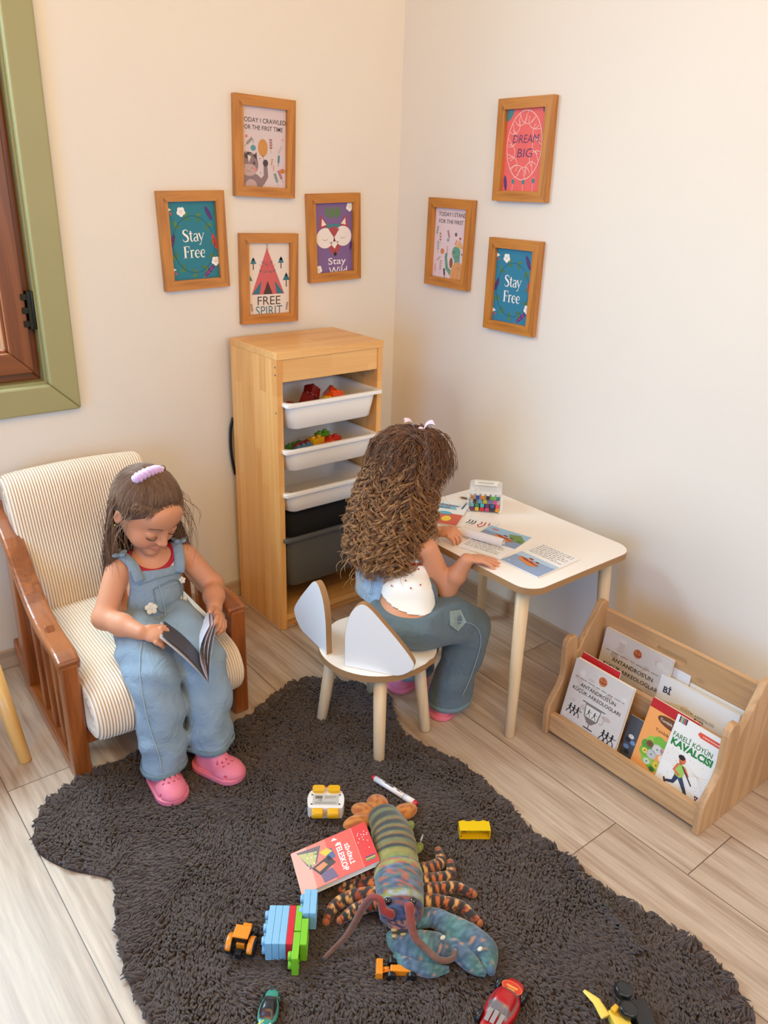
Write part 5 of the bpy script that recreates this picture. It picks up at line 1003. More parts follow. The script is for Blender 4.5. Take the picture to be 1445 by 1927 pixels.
# small cars: lofted body
def toy_car(name, label, M, L, W_, H_, col, roofcol, glass, deco, wheels=True):
    t = thing(name, label, 'toy car', M); b = B(); xs = np.linspace(-.5, .5, 30); rows = []
    for x in xs:
        e = (1 - (abs(x) * 2) ** 5) ** .5 if abs(x) < .5 else 0; wd = W_ / 2 * (.86 + .14 * cos(x * 7)) * (.55 + .45 * e); hb = H_ * (.5 + .06 * cos(x * 6)) * (.6 + .4 * e)
        cb = H_ * .48 * math.exp(-((x + .04) / .19) ** 4); row = []
        for k in range(25):
            a = pi * k / 24; y = -cos(a); s_ = sin(a) ** .35; yy = wd * y * (1 - .0 * s_); z = .004 + hb * s_ + cb * max(0, 1 - (abs(y) / .78) ** 5)
            row.append((x * L, yy, z))
        rows.append(row)
    b.grid(rows, col); k0 = len(b.c)
    for i, x in enumerate(xs):
        for k in range(25):
            y = -cos(pi * k / 24)
            c = col
            if (.1 < x + .04 < .24 or -.27 < x + .04 < -.13) and abs(y) < .72: c = glass
            elif abs(x + .04) < .14 and .72 <= abs(y) < .86: c = glass
            elif roofcol and abs(x + .04) <= .14 and abs(y) < .72: c = roofcol
            b.c[i * 25 + k] = c
    b.add([(x * L, sgn * W_ * .4, .004) for x in (-.48, .48) for sgn in (-1, 1)], [(0, 1, 3, 2)], BK)
    build('body', b, PAINTED, t); 
    if wheels:
        for x in (-.3, .3):
            for sgn in (-1, 1): b = B(); wheel(b, (x * L, sgn * W_ * .44, L * .085), (0, 1, 0), L * .1, W_ * .14, BK, srgb(150, 150, 150)); build('wheel', b, PAINTED, t)
    if deco: b = B(); deco(b); build('decal', b, PRINT, t)
    return t
def deco_teal(b):
    A = Art(.075, .034, None, z=0, b=b, M=T(0, 0, .0218) @ RY(8)); A.poly([(.0, .35), (.12, .48), (.12, .52), (.0, .65)], (30, 34, 38), 1)
    A2 = Art(.02, .02, None, z=0, b=b, M=T(.03, 0, .0175) @ RY(12) @ RZ(-90)); A2.text('pro4', .5, .45, .021, (236, 238, 240), 2, bold=.05); A2.line([(.62, .9), (1.3, .3)], .002, (220, 200, 60), 3)
TL = srgb(58, 140, 124)
toy_car('toy_car', 'teal and black toy race car at the bottom edge of the rug', frameM((-1.408, -1.418, .016), (-.05, -.052, 0), (.052, -.05, 0)), .084, .036, .022, TL, srgb(34, 34, 38), srgb(70, 40, 36), deco_teal)
def deco_red(b):
    A = Art(.03, .04, None, z=.0222, b=b, M=T(-.036, 0, 0) @ RY(-3) @ RZ(90)); A.ell(.5, .5, .02, .012, (226, 120, 50), 1); A.ell(.5, .5, .0185, .0105, (206, 60, 40), 2); A.line([(.15, .5), (.85, .46)], .004, (236, 160, 70), 3); A.line([(.3, .62), (.75, .6)], .0022, (236, 160, 70), 3)
    A = Art(.03, .03, None, z=.0335, b=b, M=T(.0, 0, 0) @ RZ(90)); A.poly([(.2, .3), (.75, .15), (.85, .45), (.4, .6)], (226, 180, 60), 2); A.line([(.3, .75), (.8, .65)], .003, (226, 200, 110), 2)
    for k in range(3): A = Art(.03, .02, None, z=.0265 - .003 * abs(k - 1), b=b, M=T(.028, (k - 1) * .011, 0) @ RY(12)); A.rect(.1, .25, .9, .65, (150, 140, 136), 2)
toy_car('toy_car', 'shiny red toy car with an orange oval on its bonnet at the bottom edge', frameM((-1.072, -1.664, .014), (-.103, -.03, 0), (.03, -.103, 0)), .125, .056, .032, srgb(176, 14, 20), None, srgb(120, 104, 100), deco_red)
# yellow arm toy with black double wheels
ya = thing('toy_digger', 'yellow toy digger arm with black double wheels, rightmost toy on the rug', 'toy car', loc=(-.915, -1.79, .015))
b = B(); P2 = [(-.932, -1.735, .03), (-.93, -1.762, .03), (-.938, -1.79, .026)]; b.tube(P2, [.004, .009, .011], 6, srgb(240, 206, 90), flat=.5); build('digger_arm', b, PAINTED, ya, world=True, bevel=.001)
b = B(); b.box((-.945, -1.85, .012), (-.915, -1.79, .034), srgb(240, 200, 80), T(-.93, -1.82, 0) @ RZ(-28) @ T(.93, 1.82, 0)); b.box((-.93, -1.8, .03), (-.915, -1.79, .044), srgb(236, 176, 40)); build('chassis', b, PAINTED, ya, world=True, bevel=.002)
for p in ((-.885, -1.785, .045), (-.908, -1.812, .043)):
    b = B(); wheel(b, p, (.15, -.1, 1), .0165, .014, BK, BK); build('wheel', b, PAINTED, ya, world=True)
b = B(); b.box((-.905, -1.86, .014), (-.872, -1.8, .036), BK, T(-.89, -1.83, 0) @ RZ(-30) @ T(.89, 1.83, 0)); build('axle_block', b, PAINTED, ya, world=True, bevel=.002)

# ================================================================ PEOPLE: smooth bodies from blended volumes
class Vol:
    def __init__(s, lo, hi, h):
        s.lo = np.array(lo, np.float32); s.h = h; s.n = np.ceil((np.array(hi) - lo) / h).astype(int) + 1
        s.ax = [s.lo[i] + h * np.arange(s.n[i], dtype=np.float32) for i in range(3)]; s.D = np.full(s.n, .05, np.float32)
    def box(s, lo, hi):
        sl = []
        for i in range(3):
            a = max(0, int((lo[i] - s.lo[i]) / s.h)); b_ = min(s.n[i], int((hi[i] - s.lo[i]) / s.h) + 2); sl.append(slice(a, max(a, b_)))
        return tuple(sl), np.meshgrid(s.ax[0][sl[0]], s.ax[1][sl[1]], s.ax[2][sl[2]], indexing='ij')
    def comb(s, sl, d, k, op):
        A = s.D[sl]
        if op == 'add':
            if k > 0: hh = np.maximum(k - np.abs(A - d), 0) / k; s.D[sl] = np.minimum(A, d) - hh * hh * k * .25
            else: s.D[sl] = np.minimum(A, d)
        else:
            d = -d
            if k > 0: hh = np.maximum(k - np.abs(A - d), 0) / k; s.D[sl] = np.maximum(A, d) + hh * hh * k * .25
            else: s.D[sl] = np.maximum(A, d)
    def cone(s, a, ra, b_, rb, k=.01, op='add', M=None, flat=None):
        a = np.array(a, float); b_ = np.array(b_, float)
        if M is not None: a = np.array(M @ Vector(a)); b_ = np.array(M @ Vector(b_))
        m = max(ra, rb) + k + 3 * s.h; sl, (X, Y, Z_) = s.box(np.minimum(a, b_) - m, np.maximum(a, b_) + m)
        if X.size == 0: return
        ab = b_ - a; L2 = float(ab @ ab) + 1e-12
        t = np.clip(((X - a[0]) * ab[0] + (Y - a[1]) * ab[1] + (Z_ - a[2]) * ab[2]) / L2, 0, 1)
        d = np.sqrt((X - a[0] - t * ab[0]) ** 2 + (Y - a[1] - t * ab[1]) ** 2 + (Z_ - a[2] - t * ab[2]) ** 2) - (ra + (rb - ra) * t)
        s.comb(sl, d.astype(np.float32), k, op)
    def chain(s, pts, rs, k=.01):
        for i in range(len(pts) - 1): s.cone(pts[i], rs[i], pts[i + 1], rs[i + 1], k)
    def ell(s, c, r, M=None, k=.01, op='add'):
        """ellipsoid, centre and radii in the frame M"""
        M = M or Matrix(); cw_ = np.array(M @ Vector(c)); R_ = np.array(M.to_3x3()); r = np.array(r, float); m = r.max() + k + 3 * s.h
        sl, (X, Y, Z_) = s.box(cw_ - m, cw_ + m)
        if X.size == 0: return
        X = X - cw_[0]; Y = Y - cw_[1]; Z_ = Z_ - cw_[2]; q = [(R_[0, i] * X + R_[1, i] * Y + R_[2, i] * Z_) for i in range(3)]
        k0 = np.sqrt(sum((q[i] / r[i]) ** 2 for i in range(3))); k1 = np.sqrt(sum((q[i] / r[i] ** 2) ** 2 for i in range(3))) + 1e-9
        s.comb(sl, (k0 * (k0 - 1) / k1).astype(np.float32), k, op)
    def cut(s, fn, k=.0): s.comb((slice(None),) * 3, -fn(*np.meshgrid(*s.ax, indexing='ij', sparse=True)).astype(np.float32) * -1 if False else fn(*np.meshgrid(*s.ax, indexing='ij', sparse=True)).astype(np.float32), k, 'sub')
    def copy(s, off=0):
        o = object.__new__(Vol); o.lo, o.h, o.n, o.ax = s.lo, s.h, s.n, s.ax; o.D = s.D - off; return o
    def meshgrid(s): return np.meshgrid(*s.ax, indexing='ij', sparse=True)
    def surf(s, smooth=1):
        D = s.D.copy(); D[0], D[-1], D[:, 0], D[:, -1], D[:, :, 0], D[:, :, -1] = .01, .01, .01, .01, .01, .01
        I = D < 0; c = np.zeros(np.array(I.shape) - 1, np.int8)
        for dx in (0, 1):
            for dy in (0, 1):
                for dz in (0, 1): c += I[dx:dx + c.shape[0], dy:dy + c.shape[1], dz:dz + c.shape[2]]
        act = (c > 0) & (c < 8); ijk = np.argwhere(act); vid = np.full(c.shape, -1, np.int32); vid[act] = np.arange(len(ijk))
        acc = np.zeros((len(ijk), 3)); cnt = np.zeros(len(ijk)); i, j, k = ijk.T
        for ax in range(3):
            for u in (0, 1):
                for w_ in (0, 1):
                    o = [0, 0, 0]; o[(ax + 1) % 3] = u; o[(ax + 2) % 3] = w_; e = list(o); e[ax] = 1
                    a = D[i + o[0], j + o[1], k + o[2]]; b_ = D[i + e[0], j + e[1], k + e[2]]; m = (a < 0) != (b_ < 0); t = np.where(m, a / (a - b_ + 1e-20), 0)
                    P = np.repeat(np.array(o, float)[None], len(ijk), 0); P[:, ax] = t; acc[m] += P[m]; cnt[m] += 1
        V = (ijk + acc / cnt[:, None]) * s.h + s.lo; F = []
        for ax in range(3):
            sl0 = [slice(None)] * 3; sl1 = [slice(None)] * 3; sl0[ax] = slice(0, -1); sl1[ax] = slice(1, None); A = I[tuple(sl0)]; Bb = I[tuple(sl1)]
            for sgn, mm in ((0, A & ~Bb), (1, ~A & Bb)):
                g = np.argwhere(mm); u, w_ = (ax + 1) % 3, (ax + 2) % 3; g = g[(g[:, u] > 0) & (g[:, w_] > 0)]
                q = []
                for du, dw in ((1, 1), (0, 1), (0, 0), (1, 0)): gg = g.copy(); gg[:, u] -= du; gg[:, w_] -= dw; q.append(vid[gg[:, 0], gg[:, 1], gg[:, 2]])
                q = np.stack(q, 1); F.append(q if sgn == 0 else q[:, ::-1])
        F = np.concatenate(F); F = F[(F >= 0).all(1)]
        E = np.concatenate([F[:, [0, 1]], F[:, [1, 2]], F[:, [2, 3]], F[:, [3, 0]]]); E = np.concatenate([E, E[:, ::-1]])
        for _ in range(smooth):
            deg = np.bincount(E[:, 0], minlength=len(V)); S = np.stack([np.bincount(E[:, 0], V[E[:, 1], a], len(V)) for a in range(3)], 1) / np.maximum(deg, 1)[:, None]; V = V * .5 + S * .5
        return V, F
def vol_obj(name, vol, mat, parent, colfn=None, smooth=1):
    V, F = vol.surf(smooth); col = colfn(V) if callable(colfn) else (np.repeat(np.array(colfn)[None, :3], len(V), 0) if colfn is not None else None)
    A = np.array(worldm(parent).inverted()); V = V @ A[:3, :3].T + A[:3, 3]
    return put(name, mesh_np(name, V, F, col), mat, parent)
def head_frame(c, fwd, roll=0):
    f = Vector(fwd).normalized(); x = f.cross(Vector((0, 0, 1))).normalized() * -1; x = Vector((0, 0, 1)).cross(-f).normalized() * -1 if False else (-f).cross(Vector((0, 0, 1))).normalized() * -1
    y = -f; x = y.cross(Vector((0, 0, 1))).normalized(); z = x.cross(y); M = Matrix(((x.x, y.x, z.x, c[0]), (x.y, y.y, z.y, c[1]), (x.z, y.z, z.z, c[2]), (0, 0, 0, 1)))
    return M @ RY(roll)
def add_head(v, M, s=1.0, face=True):
    """child's head: local -y is the face, +z the crown"""
    S = M @ Matrix.Scale(s, 4); E_ = lambda c, r, k=.01, op='add': v.ell([q * s for q in c], [q * s for q in r], M, k * s, op)
    Cn = lambda a, ra, b_, rb, k=.01, op='add': v.cone([q * s for q in a], ra * s, [q * s for q in b_], rb * s, k * s, op, M)
    E_((0, .01, .018), (.073, .086, .078)); E_((0, -.02, -.035), (.056, .06, .056), .03)
    if face:
        for x in (-1, 1): E_((x * .034, -.05, -.04), (.024, .022, .024), .022)
        E_((0, -.064, -.083), (.018, .015, .014), .02); E_((0, -.066, .035), (.042, .014, .028), .03)
        for x in (-1, 1): E_((x * .031, -.09, -.008), (.018, .013, .012), .012, 'sub')
        for x in (-1, 1): E_((x * .030, -.0675, -.010), (.0155, .0115, .0115), .004)
        Cn((0, -.077, -.004), .006, (0, -.092, -.032), .008, .012)
        for x in (-1, 1): E_((x * .0085, -.086, -.035), (.0065, .0065, .0055), .006)
        for x in (-1, 1): Cn((0, -.0815, -.056), .0045, (x * .015, -.074, -.058), .003, .003); Cn((0, -.0805, -.0645), .0055, (x * .012, -.0745, -.063), .0035, .003)
    for x in (-1, 1):
        E_((x * .073, .008, -.012), (.0065, .0135, .021), .004); E_((x * .0795, .004, -.01), (.004, .008, .013), .003, 'sub')
def face_col(V, M, skin, s=1.0, lips=(196, 108, 96)):
    A = np.array(M.inverted()); q = (V @ A[:3, :3].T + A[:3, 3]) / s; c = np.repeat(np.array(skin)[None, :3], len(V), 0)
    L = np.exp(-((q[:, 0] / .0165) ** 4 + ((q[:, 2] + .0605) / .0085) ** 4)) * (q[:, 1] < -.07); c = c * (1 - L[:, None] * .8) + L[:, None] * .8 * np.array(srgb(*lips)[:3])
    for x in (-1, 1): K = np.exp(-(((q[:, 0] - x * .036) / .018) ** 2 + ((q[:, 2] + .042) / .016) ** 2)) * (q[:, 1] < -.02) * .35; c = c * (1 - K[:, None]) + K[:, None] * np.array(srgb(222, 138, 112)[:3])
    return c
def add_hand(v, wrist, palm_dir, back_n, curl, spread=.12, thumb=(1, .6, .2), L=.088, side=1, fr=.0055):
    """wrist point, direction of the palm, normal of the back of the hand; curl per finger (radians per joint); side = +1 puts the thumb towards palm_dir x back_n"""
    d = Vector(palm_dir).normalized(); n = Vector(back_n); n = (n - d * n.dot(d)).normalized(); sd = d.cross(n) * side; w0 = Vector(wrist); pl = L * .5; hw = L * .2
    M = Matrix(((sd.x, d.x, n.x, 0), (sd.y, d.y, n.y, 0), (sd.z, d.z, n.z, 0), (0, 0, 0, 1))); M.translation = w0
    v.ell((0, pl * .55, 0), (L * .235, pl * .62, L * .12), M, .008); v.ell((L * .1, pl * .35, -L * .05), (L * .11, pl * .42, L * .09), M, .008)
    for i in range(4):
        off = (1.5 - i) * .285 * L * .5; Lf = L * (.43, .48, .45, .36)[i]; base = w0 + d * pl * (.92, 1.0, .96, .86)[i] + sd * off; a = (1.5 - i) * spread; c = curl[i] if isinstance(curl, (list, tuple)) else curl; p = base; ang = 0
        for j, (fl, r0, r1) in enumerate(((.45, 1.08, .98), (.3, .98, .9), (.25, .9, .78))):
            ang += c * (1, 1.1, .8)[j]; dr = (d * cos(ang) - n * sin(ang)) * cos(a) + sd * sin(a); q = p + dr * Lf * fl; v.cone(p, fr * r0, q, fr * r1, .002); p = q
    t0 = w0 + d * pl * .28 + sd * L * .17; tx = Vector(thumb); dr = (sd * tx.x + d * tx.y - n * tx.z).normalized(); t1 = t0 + dr * L * .24; dr2 = (dr + d * .5 - n * .15).normalized(); t2 = t1 + dr2 * L * .2
    v.cone(t0, fr * 1.5, t1, fr * 1.15, .006); v.cone(t1, fr * 1.15, t2, fr * .92, .002)
def folds(v, amp, fr=60, seed=0):
    X, Y, Z_ = v.meshgrid(); p = seed
    v.D += (amp * (np.sin(X * fr + 2.1 * np.sin(Z_ * fr * .55 + p) + p) * np.sin(Z_ * fr * .8 + 1.6 * np.sin(Y * fr * .6 + p)) + .6 * np.sin((X + Y + Z_ * .5) * fr * 1.7 + 2 * np.sin(Z_ * fr + p)) * .5)).astype(np.float32)
def denim(name, c, var=.16):
    m = plain(name, c, .85, bump=.35, bscale=900, var=var, vscale=22, sheen=.15); n = m.node_tree; p = n.nodes['Principled BSDF']
    fine = [x for x in n.nodes if x.bl_idname == 'ShaderNodeBump'][0]; tcn = N(n, 'ShaderNodeTexCoord'); no = N(n, 'ShaderNodeTexNoise'); no.inputs['Scale'].default_value = 24; no.inputs['Detail'].default_value = 3; no.inputs['Distortion'].default_value = 1.4
    n.links.new(tcn.outputs['Object'], no.inputs[0]); b = N(n, 'ShaderNodeBump'); b.inputs['Strength'].default_value = .55; b.inputs['Distance'].default_value = .012; n.links.new(no.outputs[0], b.inputs['Height']); n.links.new(b.outputs[0], fine.inputs['Normal']); return m
SKIN = vcol('warm skin', .52, sss=.12, bump=.06, bscale=300)
SK = srgb(208, 142, 106)
DEN = denim('light washed denim', srgb(134, 152, 168)); DEN2 = denim('grey blue washed denim', srgb(92, 108, 118)); DENL = denim('pale blue denim', srgb(150, 178, 206)); SEAM = plain('pale denim seam', srgb(160, 176, 186), .85); HEM = denim('darker denim hem', srgb(112, 132, 140))
WHT = plain('white jersey', srgb(240, 236, 232), .8, sheen=.2); REDT = plain('crimson trim', srgb(170, 16, 44), .7); PINK = plain('pink foam clog', srgb(232, 122, 142), .5, sss=.05)
def stitch(name, pts, mat, parent, r=.0014, n=24, flat=.6):
    b = B(); b.tube(crom(pts, n), r, 6, flat=flat); return build(name, b, mat, parent, world=True)
def snap(V, pts, off=.001):
    """project points onto the nearest vertices of a surface, keeping them just outside"""
    out = []
    for p in pts: i = ((V - np.array(p)) ** 2).sum(1).argmin(); out.append(V[i])
    return out
def ray_on(V, cam_o, pts, w_=.006, off=.0015):
    """first surface vertex in the direction from cam_o through each point"""
    out = []
    for p in pts:
        d = np.array(p) - cam_o; d /= np.linalg.norm(d); q = V - cam_o; t = q @ d; r_ = np.linalg.norm(q - t[:, None] * d, axis=1); k = np.where(r_ < w_)[0]
        if len(k) == 0: k = np.array([r_.argmin()])
        j = k[t[k].argmin()]; out.append(cam_o + d * (t[j] - off))
    return out

# ---------------------------------------------------------------- GIRL IN THE ARMCHAIR
ga = thing('person', 'small girl with brown hair and lilac hair clip reading in the armchair', 'person', loc=(-1.2, -.5, .27))
HA = head_frame((-1.187, -.508, .624), (.19, -.84, -.52), 4)
def torso_a(v, k=.02):
    v.ell((-1.2, -.475, .335), (.088, .07, .062), k=k); v.ell((-1.192, -.485, .385), (.08, .068, .06), k=k); v.ell((-1.183, -.483, .44), (.078, .056, .055), k=k)
    v.cone((-1.25, -.488, .478), .026, (-1.105, -.484, .472), .026, .025)
va = Vol((-1.37, -.86, .03), (-.97, -.36, .74), .0023)
torso_a(va)
nk = HA @ Vector((0, .022, -.05)); va.cone((-1.18, -.484, .49), .032, tuple(nk), .031, .018)
shR, elR, wrR = (-1.268, -.49, .472), (-1.328, -.53, .375), (-1.283, -.645, .374)
shL, elL, wrL = (-1.09, -.487, .466), (-1.034, -.53, .375), (-1.083, -.635, .37)
for sh, el, wr in ((shR, elR, wrR), (shL, elL, wrL)):
    mid = tuple(.5 * (a + c) for a, c in zip(el, wr)); va.chain([sh, el, mid, wr], [.03, .0275, .0262, .0185], .014)
add_hand(va, (-1.28, -.65, .374), (.72, -.62, -.12), (-.35, -.5, .8), (.75, .7, .62, .55), .06, (.5, .9, .5), .084, side=-1, fr=.0062)
add_hand(va, (-1.085, -.64, .37), (-.1, -.93, -.3), (.75, -.25, .6), (.6, .55, .5, .5), .08, (1.0, .55, -.0), .084, side=1, fr=.0062)
for hip, kn, an in (((-1.245, -.5, .33), (-1.28, -.7, .268), (-1.298, -.752, .07)), ((-1.155, -.5, .33), (-1.165, -.71, .266), (-1.178, -.758, .07))): va.chain([hip, kn, an], [.05, .036, .024], .02)
add_head(va, HA, 1.0)
body = vol_obj('body', va, SKIN, ga, lambda V: face_col(V, HA, SK), 1); VA = va.surf(1)[0]
def head_part(name, pts, r, mat, M, parent, s=1.0, n=14, flat=1):
    b = B(); b.tube([tuple(M @ (Vector(p) * s)) for p in crom(pts, n)], r, 6, flat=flat); return build(name, b, mat, parent, world=True)
LASH = plain('dark lashes', srgb(50, 30, 24), .6); BROW = plain('brown brow hair', srgb(112, 76, 54), .8)
for x in (-1, 1):
    head_part('eyelashes', [(x * .017, -.0775, -.0155), (x * .024, -.0812, -.0185), (x * .031, -.0815, -.0195), (x * .04, -.0775, -.0175), (x * .046, -.0715, -.0145)], [.0006] + [.0011] * 12 + [.0005], LASH, HA, ga)
    head_part('eyebrow', [(x * .014, -.083, .0125), (x * .026, -.0815, .0175), (x * .038, -.0755, .017), (x * .047, -.067, .012)], [.0011] + [.0022] * 12 + [.0005], BROW, HA, ga, flat=.6)
# shirt, then dungarees
vs = Vol((-1.32, -.58, .27), (-1.03, -.38, .53), .0024); torso_a(vs)
sh_ = vs.copy(.0035); X, Y, Z_ = sh_.meshgrid()
nb = np.maximum(np.sqrt((X + 1.181) ** 2 + ((Y + .51) / 1.0) ** 2 + ((Z_ - .512) / .9) ** 2), 0) - .056   # neck opening
sh_.D = np.maximum(sh_.D, np.maximum(-nb, np.maximum(np.abs(X + 1.183) - .076, .33 - Z_))).astype(np.float32)
vol_obj('shirt', sh_, plain('pale pink shirt', srgb(236, 214, 206), .8), ga)
tr_ = vs.copy(.0055); X, Y, Z_ = tr_.meshgrid(); ring = np.abs(np.sqrt((X + 1.181) ** 2 + (Y + .51) ** 2 + ((Z_ - .512) / .9) ** 2) - .059) - .006
tr_.D = np.maximum(tr_.D, np.maximum(ring, np.abs(X + 1.181) - .06)).astype(np.float32); vol_obj('red_neckline', tr_, REDT, ga)
bb = vs.copy(.008); folds(bb, .0008, 55, 1.0); X, Y, Z_ = bb.meshgrid()
top = .468 - (X + 1.183) * .1; wid = .066 + np.clip(.43 - Z_, 0, 1) * .28 + .02 * np.clip(.36 - Z_, 0, 1)
front = np.maximum(np.maximum(np.abs(X + 1.186) - wid, Z_ - top), Y + .475); back = np.maximum(np.maximum(np.abs(X + 1.19) - .07, Z_ - .43), -.47 - Y)
low = Z_ - .372; bb.D = np.maximum(bb.D, np.minimum(np.minimum(front, back), low)).astype(np.float32)
bib = vol_obj('dungaree_bib', bb, DEN, ga); VB = bb.surf(1)[0]
def trousers(v, legs, rs, zc, k=.02):
    for pts, kk in legs: v.chain(pts, rs, kk)
vt = Vol((-1.39, -.86, .03), (-1.06, -.4, .42), .0026)
vt.ell((-1.2, -.48, .33), (.1, .085, .058), k=.02)
LEGSA = [[(-1.24, -.5, .318), (-1.268, -.61, .302), (-1.28, -.685, .262), (-1.284, -.715, .19), (-1.292, -.735, .12), (-1.297, -.745, .045)], [(-1.158, -.5, .318), (-1.155, -.61, .303), (-1.16, -.695, .26), (-1.164, -.73, .19), (-1.172, -.75, .12), (-1.178, -.76, .06)]]
for L_ in LEGSA: vt.chain(L_, [.06, .06, .06, .056, .052, .054], .014)
folds(vt, .0052, 40, .4); X, Y, Z_ = vt.meshgrid()
zcut = np.where(X < -1.235, .052 + .02 * (Y + .75), .074 + .02 * (Y + .76)) ; vt.D = np.maximum(vt.D, zcut - Z_).astype(np.float32)
tro = vol_obj('trousers', vt, DEN, ga, smooth=2); VT = vt.surf(2)[0]
for L_, zc in ((LEGSA[0], .056), (LEGSA[1], .078)):
    c = np.array(L_[-1]) * .6 + np.array(L_[-2]) * .4 if zc > .06 else np.array(L_[-1])
    sl = VT[(np.abs(VT[:, 2] - zc - .006) < .004) & (np.abs(VT[:, 0] - c[0]) < .062)]
    cc = sl.mean(0); an = np.arctan2(sl[:, 1] - cc[1], sl[:, 0] - cc[0]); rr = np.hypot(sl[:, 0] - cc[0], sl[:, 1] - cc[1]); ring_ = []
    for a in np.linspace(-pi, pi, 41)[:-1]:
        k_ = np.abs((an - a + pi) % (2 * pi) - pi) < .2; r_ = rr[k_].max() if k_.any() else np.median(rr); ring_.append((cc[0] + r_ * cos(a), cc[1] + r_ * sin(a)))
    b = B(); secs = [[(cc[0] + (x - cc[0]) * f, cc[1] + (y - cc[1]) * f, z) for x, y in ring_] for z, f in ((zc - .004, .9), (zc - .004, 1.0), (zc + .002, 1.035), (zc + .009, 1.03), (zc + .0105, .99))]
    loft(b, secs, close_bottom=True); build('trouser_hem', b, HEM, tro, world=True)
CAMP = np.array((-1.8775, -2.2682, 1.3896))
def seam(name, pts, V, mat, parent, r=.0011, n=26, off=.0008):
    P = crom(pts, n); Q = np.array(ray_on(V, CAMP, P, .005, off)); Q[1:-1] = (Q[:-2] + Q[1:-1] * 2 + Q[2:]) / 4; b = B(); b.tube(Q, r, 6); return build(name, b, mat, parent, world=True)
seam('side_seam', [(-1.262, -.6, .345), (-1.312, -.69, .30), (-1.325, -.745, .2), (-1.318, -.775, .12), (-1.318, -.785, .07)], VT, SEAM, tro)
seam('front_seam', [(-1.19, -.55, .43), (-1.187, -.56, .39), (-1.19, -.575, .355)], np.concatenate([VB, VT]), SEAM, bib)
seam('top_stitching', [(-1.245, -.56, .452), (-1.19, -.56, .456), (-1.122, -.55, .447)], VB, HEM, bib, .0009)
seam('pocket', [(-1.213, -.57, .436), (-1.148, -.565, .44), (-1.138, -.57, .40), (-1.15, -.575, .374), (-1.185, -.58, .368), (-1.208, -.575, .378), (-1.213, -.57, .436)], VB, HEM, bib, .0012, 60)
seam('pocket_hem', [(-1.213, -.57, .428), (-1.148, -.565, .433)], VB, SEAM, bib, .0009)
for x, z, r in ((-1.223, .385, .0165), (-1.137, .438, .0095), (-1.137, .385, .011)):
    b = B(); p = ray_on(VB, CAMP, [(x, -.57, z)], .006, .002)[0]; nrm = Vector((-.25, -.85, .45)).normalized(); M = frameM(p, Vector((1, -.2, 0)), Vector((0, .45, .9)))
    for k in range(5): a = 2 * pi * k / 5 + .3; b.ball((r * .58 * cos(a), r * .58 * sin(a), 0), (r * .44, r * .44, .0022), M=M, seg=10)
    b.ball((0, 0, .001), (r * .25, r * .25, .002), M=M, seg=8)
    build('flower_patch', b, plain('cream felt', srgb(222, 214, 204), .9), bib, world=True)
for pts in ([(-1.236, -.545, .452), (-1.24, -.53, .485), (-1.25, -.505, .506), (-1.255, -.475, .503), (-1.245, -.44, .47)], [(-1.13, -.54, .445), (-1.122, -.53, .475), (-1.113, -.5, .502), (-1.11, -.47, .498), (-1.12, -.44, .465)]):
    b = B(); b.tube(crom(pts, 16), .0135, 10, flat=.35, up=(0, -.3, 1)); build('shoulder_strap', b, DEN, bib, world=True)
for c in ((-1.262, -.49, .512), (-1.1, -.487, .506)):
    for a in (0, 70, 140, 215, 290):
        b = B(); b.ball((.011, 0, 0), (.013, .0085, .006), M=T(*c) @ RZ(a) @ RY(-15), seg=10); build('strap_knot', b, DEN, bib, world=True)
def clog(parent, M, s=1.0):
    """closed-toe clog with holes; local -y is the toe, sole on z=0"""
    v = Vol((-.05, -.085, -.005), (.05, .075, .06), .0016)
    v.ell((0, -.03, .014), (.037, .048, .03), k=.01); v.ell((0, .03, .012), (.03, .038, .028), k=.02); v.cone((0, .04, .03), .024, (0, .0, .038), .026, .01)
    X, Y, Z_ = v.meshgrid(); v.D = np.maximum(v.D, -Z_).astype(np.float32)
    sole = np.maximum(np.sqrt((X / 1.0) ** 2 + 0 * Y) * 0 + np.hypot(X, np.maximum(np.abs(Y + .002) - .035, 0)) - .0395, np.maximum(Z_ - .013, -Z_)); v.D = np.minimum(v.D, sole).astype(np.float32)
    groove = np.abs(Z_ - .0145) - .0009; v.D = np.maximum(v.D, -np.maximum(groove, -(v.D + .0016))).astype(np.float32)
    v.ell((0, .035, .058), (.024, .036, .03), k=.003, op='sub')
    for x, y in ((-.018, -.034), (-.006, -.04), (.007, -.04), (.019, -.033), (-.012, -.025), (.001, -.027), (.014, -.024), (-.02, -.016), (.022, -.014)): v.ell((x, y, .038), (.0028, .0028, .012), k=.0005, op='sub')
    for x, y in ((-.03, -.05), (.03, -.05)): v.ell((x, y, .02), (.007, .004, .005), k=.0005, op='sub')
    V, F = v.surf(1); A = np.array(worldm(parent).inverted() @ M @ Matrix.Scale(s, 4)); V = V @ A[:3, :3].T + A[:3, 3]; return put('clog', mesh_np('clog', V, F), PINK, parent)
clog(ga, T(-1.303, -.772, .014) @ RZ(-6), 1.0); clog(ga, T(-1.178, -.795, .014) @ RZ(22), 1.0)
for x, y in ((-1.298, -.752), (-1.178, -.76)): pass

